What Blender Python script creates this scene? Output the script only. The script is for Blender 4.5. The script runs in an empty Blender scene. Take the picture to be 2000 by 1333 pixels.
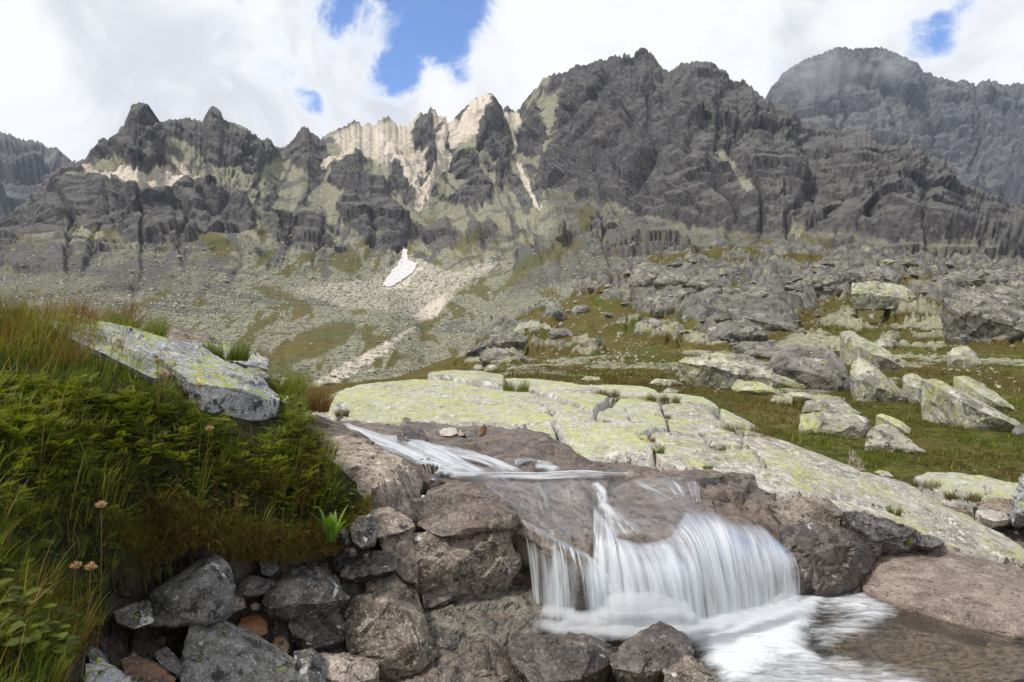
import bpy, bmesh, math, random
import numpy as np
from mathutils import Vector

sc = bpy.context.scene
COL = sc.collection
random.seed(7)
RNG = np.random.default_rng(11)

# ------------------------------------------------------------------ camera
CAM_Z = 1.15
F = 2000 * 24.0 / 36.0
PITCH = math.atan2(54.0, F)
cam_d = bpy.data.cameras.new('camera')
cam_d.lens = 24.0
cam_d.sensor_width = 36.0
cam_d.clip_start = 0.05
cam_d.clip_end = 9000
cam = bpy.data.objects.new('camera', cam_d)
COL.objects.link(cam)
cam.location = (0, 0, CAM_Z)
cam.rotation_euler = (math.pi / 2 + PITCH, 0, 0)
sc.camera = cam

# ------------------------------------------------------------------ light
SUN_EL = math.radians(52)
SUN_AZ = math.radians(-118)          # from the left and behind the camera (0 = +Y, clockwise)
sd = Vector((math.sin(SUN_AZ) * math.cos(SUN_EL), math.cos(SUN_AZ) * math.cos(SUN_EL), math.sin(SUN_EL)))
sun_d = bpy.data.lights.new('sun', 'SUN')
sun_d.energy = 3.3
sun_d.angle = math.radians(6)
sun_d.color = (1.0, 0.94, 0.86)
sun = bpy.data.objects.new('sun', sun_d)
COL.objects.link(sun)
sun.rotation_euler = (-sd).to_track_quat('-Z', 'Y').to_euler()
sun.location = (-30, 0, 60)

world = bpy.data.worlds.new('World')
sc.world = world
world.use_nodes = True
world.cycles.sampling_method = 'MANUAL'
world.cycles.sample_map_resolution = 256


class NT:
    """small node-tree writer"""
    def __init__(self, tree):
        self.t = tree
        self.n = tree.nodes
        self.l = tree.links

    def new(self, typ, ins=None, **props):
        n = self.n.new(typ)
        for k, v in props.items():
            setattr(n, k, v)
        for k, v in (ins or {}).items():
            s = n.inputs[k]
            if isinstance(v, bpy.types.NodeSocket):
                self.l.new(v, s)
            else:
                if s.type == 'RGBA' and not isinstance(v, (int, float)) and len(v) == 3:
                    v = (*v, 1)
                s.default_value = v
        return n

    def math(self, op, a, b=0.0, c=0.0, clamp=False):
        n = self.new('ShaderNodeMath', {0: a, 1: b, 2: c}, operation=op)
        n.use_clamp = clamp
        return n.outputs[0]

    def vmath(self, op, a, b=(0, 0, 0)):
        n = self.new('ShaderNodeVectorMath', {0: a, 1: b}, operation=op)
        return n.outputs['Value'] if op in ('DOT_PRODUCT', 'LENGTH', 'DISTANCE') else n.outputs[0]

    def mix(self, f, a, b, blend='MIX'):
        n = self.n.new('ShaderNodeMix')
        n.data_type = 'RGBA'
        n.blend_type = blend
        n.clamp_factor = True
        for s, v in ((n.inputs[0], f), (n.inputs[6], a), (n.inputs[7], b)):
            if isinstance(v, bpy.types.NodeSocket):
                self.l.new(v, s)
            else:
                if s.type == 'RGBA' and len(v) == 3:
                    v = (*v, 1)
                s.default_value = v
        return n.outputs[2]

    def ramp(self, f, lo, hi, a=0.0, b=1.0, smooth=True):
        n = self.new('ShaderNodeMapRange', {0: f, 1: lo, 2: hi, 3: a, 4: b})
        n.interpolation_type = 'SMOOTHSTEP' if smooth else 'LINEAR'
        return n.outputs[0]

    def noise(self, vec, scale, detail=5, rough=0.55, dist=0.0, ntype='FBM', lac=2.0):
        n = self.new('ShaderNodeTexNoise', {'Vector': vec, 'Scale': scale, 'Detail': detail,
                                            'Roughness': rough, 'Distortion': dist, 'Lacunarity': lac})
        try:
            n.noise_type = ntype
        except Exception:
            pass
        return n.outputs[0]

    def voro(self, vec, scale, feature='F1', rand=1.0, out='Distance'):
        n = self.new('ShaderNodeTexVoronoi', {'Vector': vec, 'Scale': scale, 'Randomness': rand}, feature=feature)
        return n.outputs[out]

    def scale(self, vec, s):
        return self.new('ShaderNodeMapping', {'Vector': vec, 'Scale': s}).outputs[0]


wt = world.node_tree
wt.nodes.clear()
W = NT(wt)
geo = W.new('ShaderNodeTexCoord').outputs['Generated']
sky = W.new('ShaderNodeTexSky', sky_type='NISHITA', sun_disc=False, sun_elevation=SUN_EL,
            sun_rotation=SUN_AZ, altitude=1900.0, air_density=1.0, dust_density=0.6, ozone_density=1.3).outputs[0]


def dir_of(px, py):
    x, z = (px - 1000) / F, (666.5 - py) / F
    v = Vector((x, math.cos(PITCH) - z * math.sin(PITCH), math.sin(PITCH) + z * math.cos(PITCH)))
    return v.normalized()


# clouds: cover in direction space, broken by a few openings, shaded by its own noise
base_n = W.noise(geo, 3.4, 5, 0.62, 0.3)
fine_n = W.noise(geo, 13.0, 5, 0.66, 0.4)
cover = W.math('ADD', W.math('MULTIPLY', W.math('SUBTRACT', base_n, 0.5), 1.5), W.math('MULTIPLY', W.math('SUBTRACT', fine_n, 0.5), 1.9))
hole = None
for (hx, hy, r, s) in ((850, 25, 0.075, 1.15), (785, 130, 0.040, 1.1), (800, 70, 0.05, 1.0), (650, 5, 0.050, 0.55), (606, 200, 0.022, 0.52), (735, 45, 0.03, 0.5),
                       (1812, 60, 0.040, 0.62), (1850, 30, 0.03, 0.45), (895, 130, 0.034, 0.62), (880, -70, 0.10, 1.1), (500, -420, 0.16, 0.9),
                       (1700, -560, 0.2, 0.9), (-1500, -100, 0.25, 0.8), (3400, 0, 0.3, 0.8)):
    d = W.vmath('DISTANCE', geo, tuple(dir_of(hx, hy)))
    h = W.ramp(d, r * 0.35, r * 1.45, s, 0.0)
    hole = h if hole is None else W.math('MAXIMUM', hole, h)
cl = W.math('SUBTRACT', W.math('ADD', cover, 0.62), hole)
mask = W.ramp(cl, -0.22, 0.30)
thick = W.ramp(cl, 0.10, 0.55)
shade_n = W.noise(geo, 5.0, 4, 0.6, 0.5)
cl_lit = W.mix(W.ramp(shade_n, 0.36, 0.60), (6.3, 6.5, 6.95), (8.9, 8.9, 8.9))
cl_col = W.mix(thick, (7.9, 8.3, 9.0), cl_lit)
skyb = W.mix(1.0, sky, (1.25, 1.65, 2.15), 'MULTIPLY')
col = W.mix(mask, skyb, cl_col)
bg = W.new('ShaderNodeBackground', {'Color': col, 'Strength': 0.1})
W.new('ShaderNodeOutputWorld', {'Surface': bg.outputs[0]})

sc.view_settings.view_transform = 'Standard'
sc.view_settings.look = 'None'
sc.view_settings.exposure = 0.22
sc.view_settings.gamma = 1.0
sc.view_settings.use_curve_mapping = False
sc.cycles.use_denoising = True
sc.cycles.use_adaptive_sampling = True
sc.cycles.adaptive_threshold = 0.02
sc.cycles.max_bounces = 5
sc.cycles.diffuse_bounces = 2
sc.cycles.glossy_bounces = 2
sc.cycles.transmission_bounces = 4
sc.cycles.transparent_max_bounces = 14
sc.cycles.volume_bounces = 0
sc.cycles.caustics_reflective = False
sc.cycles.caustics_refractive = False


# ------------------------------------------------------------------ geometry helpers
def at(px, py, d):
    """the place seen at photograph pixel (px, py), d metres ahead"""
    px, py, d = np.broadcast_arrays(np.asarray(px, float), np.asarray(py, float), np.asarray(d, float))
    x, z = (px - 1000) / F, (666.5 - py) / F
    cy = math.cos(PITCH) - z * math.sin(PITCH)
    cz = math.sin(PITCH) + z * math.cos(PITCH)
    return np.stack([x / cy * d, d, CAM_Z + cz / cy * d], -1)


def proj(P):
    q = P - np.array([0, 0, CAM_Z])
    zc = q[..., 1] * math.cos(PITCH) + q[..., 2] * math.sin(PITCH)
    yc = -q[..., 1] * math.sin(PITCH) + q[..., 2] * math.cos(PITCH)
    zc = np.where(np.abs(zc) < 1e-6, 1e-6, zc)
    return 1000 + F * q[..., 0] / zc, 666.5 - F * yc / zc


_p = np.random.default_rng(5)
_PERM = np.concatenate([_p.permutation(256)] * 3).astype(np.int32)
_G = _p.normal(size=(256, 3))
_G /= np.linalg.norm(_G, axis=1)[:, None]
_G = _G.astype(np.float32)
_GX, _GY, _GZ = (np.ascontiguousarray(_G[:, k]) for k in range(3))


def perlin(P):
    P = np.asarray(P, np.float32)
    fl = np.floor(P)
    f = P - fl
    i = fl.astype(np.int32)
    i &= 255
    u = f * f * f * (f * (f * 6 - 15) + 10)
    res = None
    for dx in (0, 1):
        for dy in (0, 1):
            a = _PERM[_PERM[i[..., 0] + dx] + ((i[..., 1] + dy) & 255)]
            for dz in (0, 1):
                h = _PERM[a + ((i[..., 2] + dz) & 255)]
                v = _GX[h] * (f[..., 0] - dx) + _GY[h] * (f[..., 1] - dy) + _GZ[h] * (f[..., 2] - dz)
                w = (u[..., 0] if dx else 1 - u[..., 0]) * (u[..., 1] if dy else 1 - u[..., 1]) * (u[..., 2] if dz else 1 - u[..., 2])
                res = v * w if res is None else res + v * w
    return res * 1.5


def fbm(P, octaves=5, gain=0.5, lac=2.03, seed=0.0):
    a, s, t = 1.0, 0.0, 0.0
    P = np.asarray(P, float) + seed * 17.31
    for _ in range(octaves):
        s = s + a * perlin(P)
        t += a
        a *= gain
        P = P * lac + 3.7
    return s / t


def ridged(P, octaves=5, gain=0.55, lac=2.07, seed=0.0):
    a, s, t, w = 1.0, 0.0, 0.0, 1.0
    P = np.asarray(P, float) + seed * 13.7
    for _ in range(octaves):
        v = (1 - np.abs(perlin(P)) * 1.6) ** 2 * w
        s = s + a * v
        t += a
        w = np.clip(v * 1.6, 0, 1)
        a *= gain
        P = P * lac + 5.1
    return s / t


def worley(P, seed=0, second=False):
    """F1 (and F2-F1) cell distance, and a per-cell random"""
    P = np.asarray(P, np.float32)
    fl = np.floor(P)
    i = fl.astype(np.int32)
    Q = P - fl
    f1 = np.full(P.shape[:-1], 9.0, np.float32)
    f2 = f1.copy()
    cid = np.zeros(P.shape[:-1], np.float32)
    for dx in (-1, 0, 1):
        for dy in (-1, 0, 1):
            for dz in (-1, 0, 1):
                h = _PERM[_PERM[_PERM[(i[..., 0] + dx) & 255] + ((i[..., 1] + dy) & 255)] + ((i[..., 2] + dz + seed) & 255)]
                d = np.sqrt((_GX[h] * .5 + (.5 + dx) - Q[..., 0]) ** 2 + (_GY[h] * .5 + (.5 + dy) - Q[..., 1]) ** 2 + (_GZ[h] * .5 + (.5 + dz) - Q[..., 2]) ** 2)
                nearer = d < f1
                f2 = np.where(nearer, f1, np.minimum(f2, d))
                cid = np.where(nearer, h * np.float32(1 / 255), cid)
                f1 = np.where(nearer, d, f1)
    return f1, f2 - f1, cid


def facet(P, seed=0, tilt=1.0):
    """broken-rock relief: each cell is a plane tilted its own way; returns about -1..1"""
    P = np.asarray(P, np.float32)
    fl = np.floor(P)
    i = fl.astype(np.int32)
    Q = P - fl
    f1 = np.full(P.shape[:-1], 9.0, np.float32)
    out = np.zeros(P.shape[:-1], np.float32)
    for dx in (-1, 0, 1):
        for dy in (-1, 0, 1):
            for dz in (-1, 0, 1):
                h = _PERM[_PERM[_PERM[(i[..., 0] + dx) & 255] + ((i[..., 1] + dy) & 255)] + ((i[..., 2] + dz + seed) & 255)]
                ax = Q[..., 0] - (_GX[h] * .5 + (.5 + dx))
                ay = Q[..., 1] - (_GY[h] * .5 + (.5 + dy))
                az = Q[..., 2] - (_GZ[h] * .5 + (.5 + dz))
                d = ax * ax + ay * ay + az * az
                nearer = d < f1
                k = (h * 7 + 31) & 255
                v = (ax * _GX[k] + ay * _GY[k] + az * _GZ[k]) * tilt + h * np.float32(1.1 / 255) - 0.55
                out = np.where(nearer, v, out)
                f1 = np.where(nearer, d, f1)
    return out


def sstep(x, a, b):
    t = np.clip((x - a) / (b - a), 0, 1)
    return t * t * (3 - 2 * t)


def lines(pts, x):
    pts = np.asarray(pts, float)
    return [np.interp(x, pts[:, 0], pts[:, k]) for k in range(1, pts.shape[1])]


def poly_mask(px, py, poly, soft=6.0):
    """1 inside the outline, falling to 0 over `soft` outside and inside"""
    poly = np.asarray(poly, float)
    out = np.zeros(px.shape)
    m = (px > poly[:, 0].min() - soft) & (px < poly[:, 0].max() + soft) & (py > poly[:, 1].min() - soft) & (py < poly[:, 1].max() + soft)
    x, y = px[m], py[m]
    if x.size == 0:
        return out
    inside = np.zeros(x.shape, bool)
    dist = np.full(x.shape, 1e9)
    n = len(poly)
    for k in range(n):
        ax, ay = poly[k]
        bx, by = poly[(k + 1) % n]
        c = (ay > y) != (by > y)
        if by != ay:
            inside ^= c & (x < (bx - ax) * (y - ay) / (by - ay) + ax)
        ex, ey = bx - ax, by - ay
        t = np.clip(((x - ax) * ex + (y - ay) * ey) / max(ex * ex + ey * ey, 1e-9), 0, 1)
        dist = np.minimum(dist, np.hypot(x - ax - t * ex, y - ay - t * ey))
    s = np.where(inside, dist, -dist)
    out[m] = sstep(s, -soft, soft)
    return out


def tps(pts, lam=0.0):
    """thin-plate height z(x, y) through the points"""
    P = np.asarray(pts, float)
    s = P[:, :2].std() + 1e-9
    c = P[:, :2].mean(0)
    X = (P[:, :2] - c) / s
    n = len(X)
    r = np.linalg.norm(X[:, None] - X[None], axis=-1)
    K = np.where(r > 0, r * r * np.log(r + 1e-12), 0) + lam * np.eye(n)
    A = np.zeros((n + 3, n + 3))
    A[:n, :n] = K
    A[:n, n] = 1
    A[:n, n + 1:] = X
    A[n, :n] = 1
    A[n + 1:, :n] = X.T
    b = np.zeros(n + 3)
    b[:n] = P[:, 2]
    w = np.linalg.solve(A, b)

    def f(x, y):
        x, y = np.broadcast_arrays(np.asarray(x, float), np.asarray(y, float))
        Q = (np.stack([x, y], -1) - c) / s
        z = w[n] + Q[..., 0] * w[n + 1] + Q[..., 1] * w[n + 2]
        for k in range(n):
            rr = (Q[..., 0] - X[k, 0]) ** 2 + (Q[..., 1] - X[k, 1]) ** 2
            z = z + w[k] * 0.5 * rr * np.log(rr + 1e-12)
        return z
    return f


def mesh_np(name, V, faces, mats, attrs=None, smooth=True, mat_idx=None):
    """mesh from arrays; faces (n,3) or (n,4)"""
    V = np.ascontiguousarray(V, np.float32).reshape(-1, 3)
    faces = np.ascontiguousarray(faces, np.int32)
    me = bpy.data.meshes.new(name)
    n, k = faces.shape
    me.vertices.add(len(V))
    me.vertices.foreach_set('co', V.ravel())
    me.loops.add(n * k)
    me.loops.foreach_set('vertex_index', faces.ravel())
    me.polygons.add(n)
    me.polygons.foreach_set('loop_start', np.arange(0, n * k, k, dtype=np.int32))
    if smooth:
        me.polygons.foreach_set('use_smooth', np.ones(n, bool))
    for m in (mats if isinstance(mats, (list, tuple)) else [mats]):
        me.materials.append(m)
    if mat_idx is not None:
        me.polygons.foreach_set('material_index', np.asarray(mat_idx, np.int32))
    me.update(calc_edges=True)
    for an, av in (attrs or {}).items():
        av = np.asarray(av, np.float32)
        if av.ndim == 2 and av.shape[1] == 3:
            at_ = me.attributes.new(an, 'FLOAT_VECTOR', 'POINT')
            at_.data.foreach_set('vector', av.ravel())
        else:
            at_ = me.attributes.new(an, 'FLOAT', 'POINT')
            at_.data.foreach_set('value', av.ravel())
    return me


def grid_faces(nr, nc):
    i = np.arange(nr * nc).reshape(nr, nc)
    return np.stack([i[:-1, :-1], i[:-1, 1:], i[1:, 1:], i[1:, :-1]], -1).reshape(-1, 4)


def link(name, me, label=None, cat=None, group=None, kind=None, parent=None):
    o = bpy.data.objects.new(name, me)
    COL.objects.link(o)
    if label: o['label'] = label
    if cat: o['category'] = cat
    if group: o['group'] = group
    if kind: o['kind'] = kind
    if parent: o.parent = parent
    return o


def grid_normals(P):
    du = np.gradient(P, axis=1)
    dv = np.gradient(P, axis=0)
    n = np.cross(du, dv)
    return n / (np.linalg.norm(n, axis=-1, keepdims=True) + 1e-9)


def blur(A, k, axis):
    """box blur along an axis with edge padding"""
    if k < 1: return A
    pad = [(0, 0)] * A.ndim
    pad[axis] = (k, k)
    B = np.cumsum(np.pad(A, pad, mode='edge'), axis=axis)
    z = np.zeros_like(np.take(B, [0], axis=axis))
    B = np.concatenate([z, B], axis=axis)
    n = A.shape[axis]
    hi = np.take(B, np.arange(2 * k + 1, 2 * k + 1 + n), axis=axis)
    lo = np.take(B, np.arange(0, n), axis=axis)
    return (hi - lo) / (2 * k + 1)


def material(name):
    m = bpy.data.materials.new(name)
    m.use_nodes = True
    m.node_tree.nodes.clear()
    return m, NT(m.node_tree)


def finish(T, color, rough=0.85, bump=None, bstr=0.5, bdist=0.02, spec=0.25, **extra):
    ins = {'Base Color': color, 'Roughness': rough, 'Specular IOR Level': spec}
    if bump is not None:
        ins['Normal'] = T.new('ShaderNodeBump', {'Height': bump, 'Strength': bstr, 'Distance': bdist}).outputs[0]
    ins.update(extra)
    p = T.new('ShaderNodeBsdfPrincipled', ins)
    T.new('ShaderNodeOutputMaterial', {'Surface': p.outputs[0]})
    return p


def attr(T, name, out='Fac'):
    return T.new('ShaderNodeAttribute', attribute_name=name).outputs[out]
# ------------------------------------------------------------------ mountain materials
def mountain_material(name, dark, mid, scree, grass, pale, scale, bd):
    m, T = material(name)
    pos = T.new('ShaderNodeNewGeometry').outputs['Position']
    n1 = T.noise(pos, 0.9 * scale, 5, 0.66)
    n2 = T.noise(pos, 0.12 * scale, 4, 0.6)
    n3 = T.noise(T.scale(pos, (1, 1, 0.25)), 0.5 * scale, 4, 0.65)
    n4 = T.noise(pos, 2.6 * scale, 3, 0.7)
    nz = T.new('ShaderNodeSeparateXYZ', {0: T.new('ShaderNodeNewGeometry').outputs['Normal']}).outputs[2]
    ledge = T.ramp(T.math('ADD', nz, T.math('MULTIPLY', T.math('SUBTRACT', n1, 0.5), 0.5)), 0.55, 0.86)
    rockc = T.mix(T.ramp(n3, 0.33, 0.68), dark, mid)
    rockc = T.mix(T.ramp(n2, 0.56, 0.74, 0, 0.5), rockc, (mid[0] * 1.15, mid[1] * 0.92, mid[2] * 0.78))
    rockc = T.mix(T.ramp(n1, 0.52, 0.75, 0, 0.6), rockc, tuple(c * 1.9 for c in mid))
    rockc = T.mix(T.ramp(n1, 0.46, 0.30, 0, 0.6), rockc, tuple(c * 0.5 for c in dark))
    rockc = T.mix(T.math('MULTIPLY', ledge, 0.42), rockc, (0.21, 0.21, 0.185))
    sc_c = T.mix(T.ramp(n4, 0.36, 0.64), tuple(c * 0.45 for c in scree), tuple(c * 1.15 for c in scree))
    sc_c = T.mix(T.ramp(n1, 0.48, 0.36, 0, 0.7), sc_c, (scree[0] * 0.30, scree[1] * 0.30, scree[2] * 0.34))
    gr_c = T.mix(T.ramp(n2, 0.4, 0.62), grass, (grass[0] * 1.35, grass[1] * 0.98, grass[2] * 0.8))
    pl_c = T.mix(T.ramp(n1, 0.35, 0.65), tuple(c * 0.72 for c in pale), pale)
    edge = T.math('ADD', T.math('MULTIPLY', T.math('SUBTRACT', n1, 0.5), 1.1), T.math('MULTIPLY', T.math('SUBTRACT', n4, 0.5), 1.3))
    R = T.ramp(T.math('ADD', attr(T, 'rock'), edge), 0.30, 0.66)
    G = T.ramp(T.math('ADD', attr(T, 'grass'), T.math('MULTIPLY', edge, 1.2)), 0.32, 0.80, 0, 0.9)
    Pm = T.ramp(T.math('ADD', attr(T, 'pale'), T.math('MULTIPLY', edge, 0.7)), 0.30, 0.75)
    c = T.mix(R, sc_c, rockc)
    c = T.mix(G, c, gr_c)
    c = T.mix(Pm, c, pl_c)
    h = T.math('ADD', T.noise(pos, 0.55 * scale, 6, 0.72), T.math('MULTIPLY', T.voro(pos, 0.9 * scale), 0.3))
    finish(T, c, 0.95, h, 1.0, bd, 0.1)
    return m


M_MTN = mountain_material('granite_mountain', (0.048, 0.046, 0.050), (0.110, 0.105, 0.104), (0.35, 0.345, 0.245),
                          (0.105, 0.112, 0.036), (0.72, 0.64, 0.54), 0.42, 3.0)  # rock darkened to carry the massif's cloud shade, pale brightened for sunlit ground
M_FARM = mountain_material('far_mountain', (0.050, 0.053, 0.064), (0.105, 0.105, 0.112), (0.24, 0.25, 0.23),
                           (0.075, 0.090, 0.035), (0.32, 0.28, 0.25), 0.22, 6.0)


def loft(curves, seg_rows, px):
    """surface through stacked curves; each curve is (x -> py, d) as a polyline table"""
    P = [at(px, *lines(c, px)) for c in curves]
    rows = []
    for a, b, n in zip(P[:-1], P[1:], seg_rows):
        for k in range(n):
            t = k / n
            rows.append(a * (1 - t) + b * t)
    rows.append(P[-1])
    return np.array(rows)


def jag(tab, px, amp, freq, seed):
    py, d = lines(tab, px)
    n = ridged(np.stack([px * freq, np.full_like(px, seed), np.zeros_like(px)], -1), 4, 0.6) - 0.45
    return np.stack([px, py - n * amp, d], -1)


def build_range(name, curves, seg_rows, px, skyline_smooth, regions, amps, mat, back=(260, 190), seed=0, label=None, lower_fade=None, slope_rock=0.0):
    P = loft(curves, seg_rows, px)
    nr = P.shape[0]
    t = np.linspace(0, 1, nr)[:, None]
    # soften the kinks between the stacked curves, keep the skyline row
    Q = blur(blur(P, 10, 0), 10, 0)
    w = sstep(t, 0.80, 0.97)[..., None]
    P = Q * (1 - w) + P * w
    B = blur(blur(P, 14, 1), 10, 0)
    N = grid_normals(B)
    N = np.where((N[..., 1:2] > 0), -N, N)
    sx, sy = proj(P)
    wx = sx + 9 * fbm(np.stack([sx / 30, sy / 30, 0 * sx], -1), 4, seed=3) + 5 * fbm(np.stack([sx / 9, sy / 9, 0 * sx], -1), 3, seed=4)
    wy = sy + 9 * fbm(np.stack([sx / 30, sy / 30, 0 * sx + 7], -1), 4, seed=5) + 5 * fbm(np.stack([sx / 9, sy / 9, 0 * sx + 9], -1), 3, seed=6)
    masks = {'rock': np.zeros(sx.shape), 'grass': np.zeros(sx.shape), 'pale': np.zeros(sx.shape), 'push': np.zeros(sx.shape)}
    for (kind, val, soft, poly) in regions:
        m = poly_mask(wx, wy, poly, soft)
        if kind == 'rock':
            masks['rock'] = np.maximum(masks['rock'] * (1 - m * (val == 0)), m * val)
            s2 = poly_mask(sx * 0.5 + wx * 0.5, sy * 0.5 + wy * 0.5, poly, 14)
            masks['push'] = np.maximum(masks['push'], s2 * max(val, 0.0))
        else:
            masks[kind] = np.maximum(masks[kind], m * val)
    rock_poly = masks['rock'].copy()
    if slope_rock:
        sl = np.stack([(sx + 0.5 * (sy - 300) * np.sign(sx - 780) * -1) / 34, sy / 62, 0 * sx + 3.3], -1)
        ex = sstep(fbm(sl + 0.6 * fbm(sl, 2, seed=71)[..., None], 4, 0.6, seed=70), 0.04, 0.22) * sstep(sy, 250, 330) * sstep(sy, 590, 500)
        masks['rock'] = np.maximum(masks['rock'], ex * slope_rock * (masks['pale'] < 0.5))
        gx_ = sstep(fbm(sl * [0.8, 1.6, 1], 4, 0.6, seed=75), 0.06, 0.24) * sstep(sy, 380, 440) * (1 - np.clip(masks['rock'], 0, 1))
        masks['grass'] = np.maximum(masks['grass'], gx_ * 0.85 * (masks['pale'] < 0.4))
    crest = sstep(t, 0.86, 0.97) * sstep(fbm(P / 30, 3, seed=44), -0.35, 0.05)
    masks['rock'] = np.maximum(masks['rock'], crest * 0.85 * (masks['pale'] < 0.4))
    big, rib, fin = amps
    masks['pale'] = masks['pale'] * (1 - 0.7 * masks['rock'] * (masks['pale'] < 0.7))
    S = P.copy()
    edge_keep = 1 - 0.72 * sstep(t, 0.84, 1.0)
    rockm_d = np.clip(np.maximum.reduce([rock_poly, masks['rock'] * 0.45, masks['pale'] * 0.9 * sstep(sy, 420, 360)]), 0, 1)
    # broken faces: big tilted planes down the fall line, smaller blocks on them, a few long gullies
    lean = 0.9 * fbm(np.stack([sx / 300, sy / 300, 0 * sx + seed], -1), 2, seed=seed + 10)
    Q = P.copy()
    Q[..., 0] += lean * P[..., 2]
    wob = 0.30 * np.stack([fbm(P / 60, 3, seed=12), fbm(P / 60, 3, seed=13), fbm(P / 60, 3, seed=14)], -1)
    wob2 = 0.25 * np.stack([fbm(P / 18, 2, seed=15), fbm(P / 18, 2, seed=16), fbm(P / 18, 2, seed=17)], -1)
    fA = facet(Q * np.array([1, 1, 0.5]) / rib[1] + wob + seed, 0, 1.5)
    fB = facet(Q * np.array([1, 1, 0.55]) / fin[1] + wob + seed, 5, 1.4)
    fC = facet(Q * np.array([1, 1, 0.7]) / (fin[1] * 0.34) + wob2, 9, 1.3)
    warp = 40 * fbm(np.stack([sx / 110, sy / 90, 0 * sx], -1), 3, seed=seed + 9)
    cc = np.stack([(sx + warp + lean * 60) / 85, sy / 240, np.full(sx.shape, seed * 2.7)], -1)
    gul = np.clip(1 - np.abs(perlin(cc)) * 7, 0, 1) ** 1.5
    broad = fbm(P / big[1], 3, seed=seed + 2)
    rd = rockm_d
    disp = (masks['push'] - 1.0) * big[0] + broad * big[0] * 0.5 - gul * rib[0] * 0.7 * (0.3 + 0.7 * rd) \
        + fA * rib[0] * (0.12 + 0.88 * rd) + fB * fin[0] * (0.15 + 0.85 * rd) + fC * fin[0] * 0.36 * (0.35 + 0.65 * rd)
    if lower_fade is not None:
        disp = disp * (lower_fade[0] + (1 - lower_fade[0]) * sstep(sy, lower_fade[2], lower_fade[1]))
    S = P + N * (disp * edge_keep)[..., None]
    # crest row keeps its outline; add a back slope so that the ridge is a body
    backs = []
    for k in range(1, 9):
        f = k / 8
        bz = fbm(P[-1] / 40, 4, seed=20 + k)
        backs.append(S[-1] + np.array([0, back[0] * f, -back[1] * f ** 1.3]) + np.stack([0 * bz, 0 * bz, bz * 16 * f], -1))
    V = np.concatenate([S, np.array(backs)], 0)
    at_ = {}
    for k in ('rock', 'grass', 'pale'):
        ext = np.repeat(masks[k][-1:], 8, 0)
        at_[k] = np.concatenate([masks[k], ext], 0).ravel()
    me = mesh_np(name, V, grid_faces(*V.shape[:2]), mat, at_)
    o = link(name, me, label, 'mountain' if label else None, kind='structure')
    return o, S, masks


# ---- main ridge, left crag to right massif
SKY = [(-260, 540), (-80, 460), (0, 430), (30, 410), (58, 392), (70, 370), (90, 350), (106, 333), (120, 319), (148, 313), (172, 306),
       (180, 293), (190, 281), (198, 274), (205, 272), (213, 278), (219, 280), (222, 270), (226, 255), (228, 247), (236, 241), (247, 229),
       (251, 219), (254, 206), (262, 200), (270, 199), (280, 198), (287, 203), (293, 212), (300, 222), (308, 228), (313, 232), (317, 238),
       (325, 236), (333, 231), (340, 236), (352, 233), (360, 234), (372, 228), (385, 229), (395, 234), (401, 226), (406, 217), (415, 214),
       (424, 216), (431, 222), (435, 230), (446, 235), (455, 234), (465, 238), (478, 245), (490, 253), (505, 260), (513, 267), (520, 270),
       (523, 262), (527, 266), (535, 280), (545, 287), (553, 287), (562, 281), (573, 270), (582, 257), (588, 248), (595, 246), (601, 250),
       (607, 258), (615, 263), (625, 268), (630, 265), (638, 258), (647, 252), (660, 245), (675, 237), (690, 230), (698, 229), (705, 238),
       (712, 240), (720, 236), (727, 242), (737, 237), (748, 226), (757, 223), (767, 230), (775, 241), (783, 239), (795, 241), (802, 233),
       (810, 229), (815, 217), (822, 215), (827, 221), (835, 212), (841, 205), (847, 207), (853, 216), (862, 223), (869, 221), (873, 236),
       (880, 232), (893, 221), (905, 210), (912, 200), (925, 191), (945, 184), (960, 181), (966, 183), (972, 193), (978, 205), (983, 211),
       (988, 203), (992, 203), (996, 212), (1008, 211), (1015, 204), (1025, 191), (1035, 177), (1045, 167), (1058, 153), (1075, 144),
       (1090, 139), (1110, 132), (1130, 124), (1138, 129), (1150, 123), (1167, 121), (1172, 113), (1185, 113), (1195, 106), (1203, 103),
       (1215, 110), (1225, 106), (1237, 120), (1243, 102), (1255, 99), (1268, 104), (1280, 113), (1300, 130), (1307, 137), (1312, 133),
       (1320, 125), (1328, 116), (1345, 114), (1365, 115), (1380, 122), (1400, 135), (1418, 146), (1432, 157), (1440, 160), (1447, 157),
       (1460, 160), (1478, 168), (1487, 178), (1497, 190), (1506, 193), (1515, 208), (1526, 204), (1535, 201), (1545, 205), (1555, 214),
       (1565, 225), (1575, 235), (1588, 243), (1600, 246), (1620, 250), (1645, 256), (1670, 262), (1698, 266), (1720, 280), (1744, 284),
       (1760, 276), (1776, 272), (1788, 277), (1800, 292), (1820, 303), (1843, 316), (1858, 338), (1871, 355), (1906, 369), (1952, 383),
       (2000, 400), (2100, 430), (2300, 480)]
DEP = [(-260, 520), (60, 600), (270, 640), (330, 700), (500, 840), (760, 960), (960, 960), (1010, 980), (1060, 900), (1200, 800), (1340, 740),
       (1500, 660), (1600, 640), (1770, 560), (2000, 520), (2300, 460)]
PX = np.linspace(-240, 2280, 850)
sk = np.array(SKY, float)
sky_tab = np.stack([PX, np.interp(PX, sk[:, 0], sk[:, 1]), np.interp(PX, *np.array(DEP, float).T)], -1)
sky_tab = jag(sky_tab, PX, 9.0, 0.10, 3.0)
C0 = [(-260, 690, 90), (0, 690, 95), (300, 700, 95), (500, 740, 85), (620, 800, 70), (800, 790, 75), (900, 760, 95), (1000, 690, 150),
      (1200, 620, 210), (1500, 590, 230), (2000, 590, 220), (2300, 600, 200)]
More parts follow.
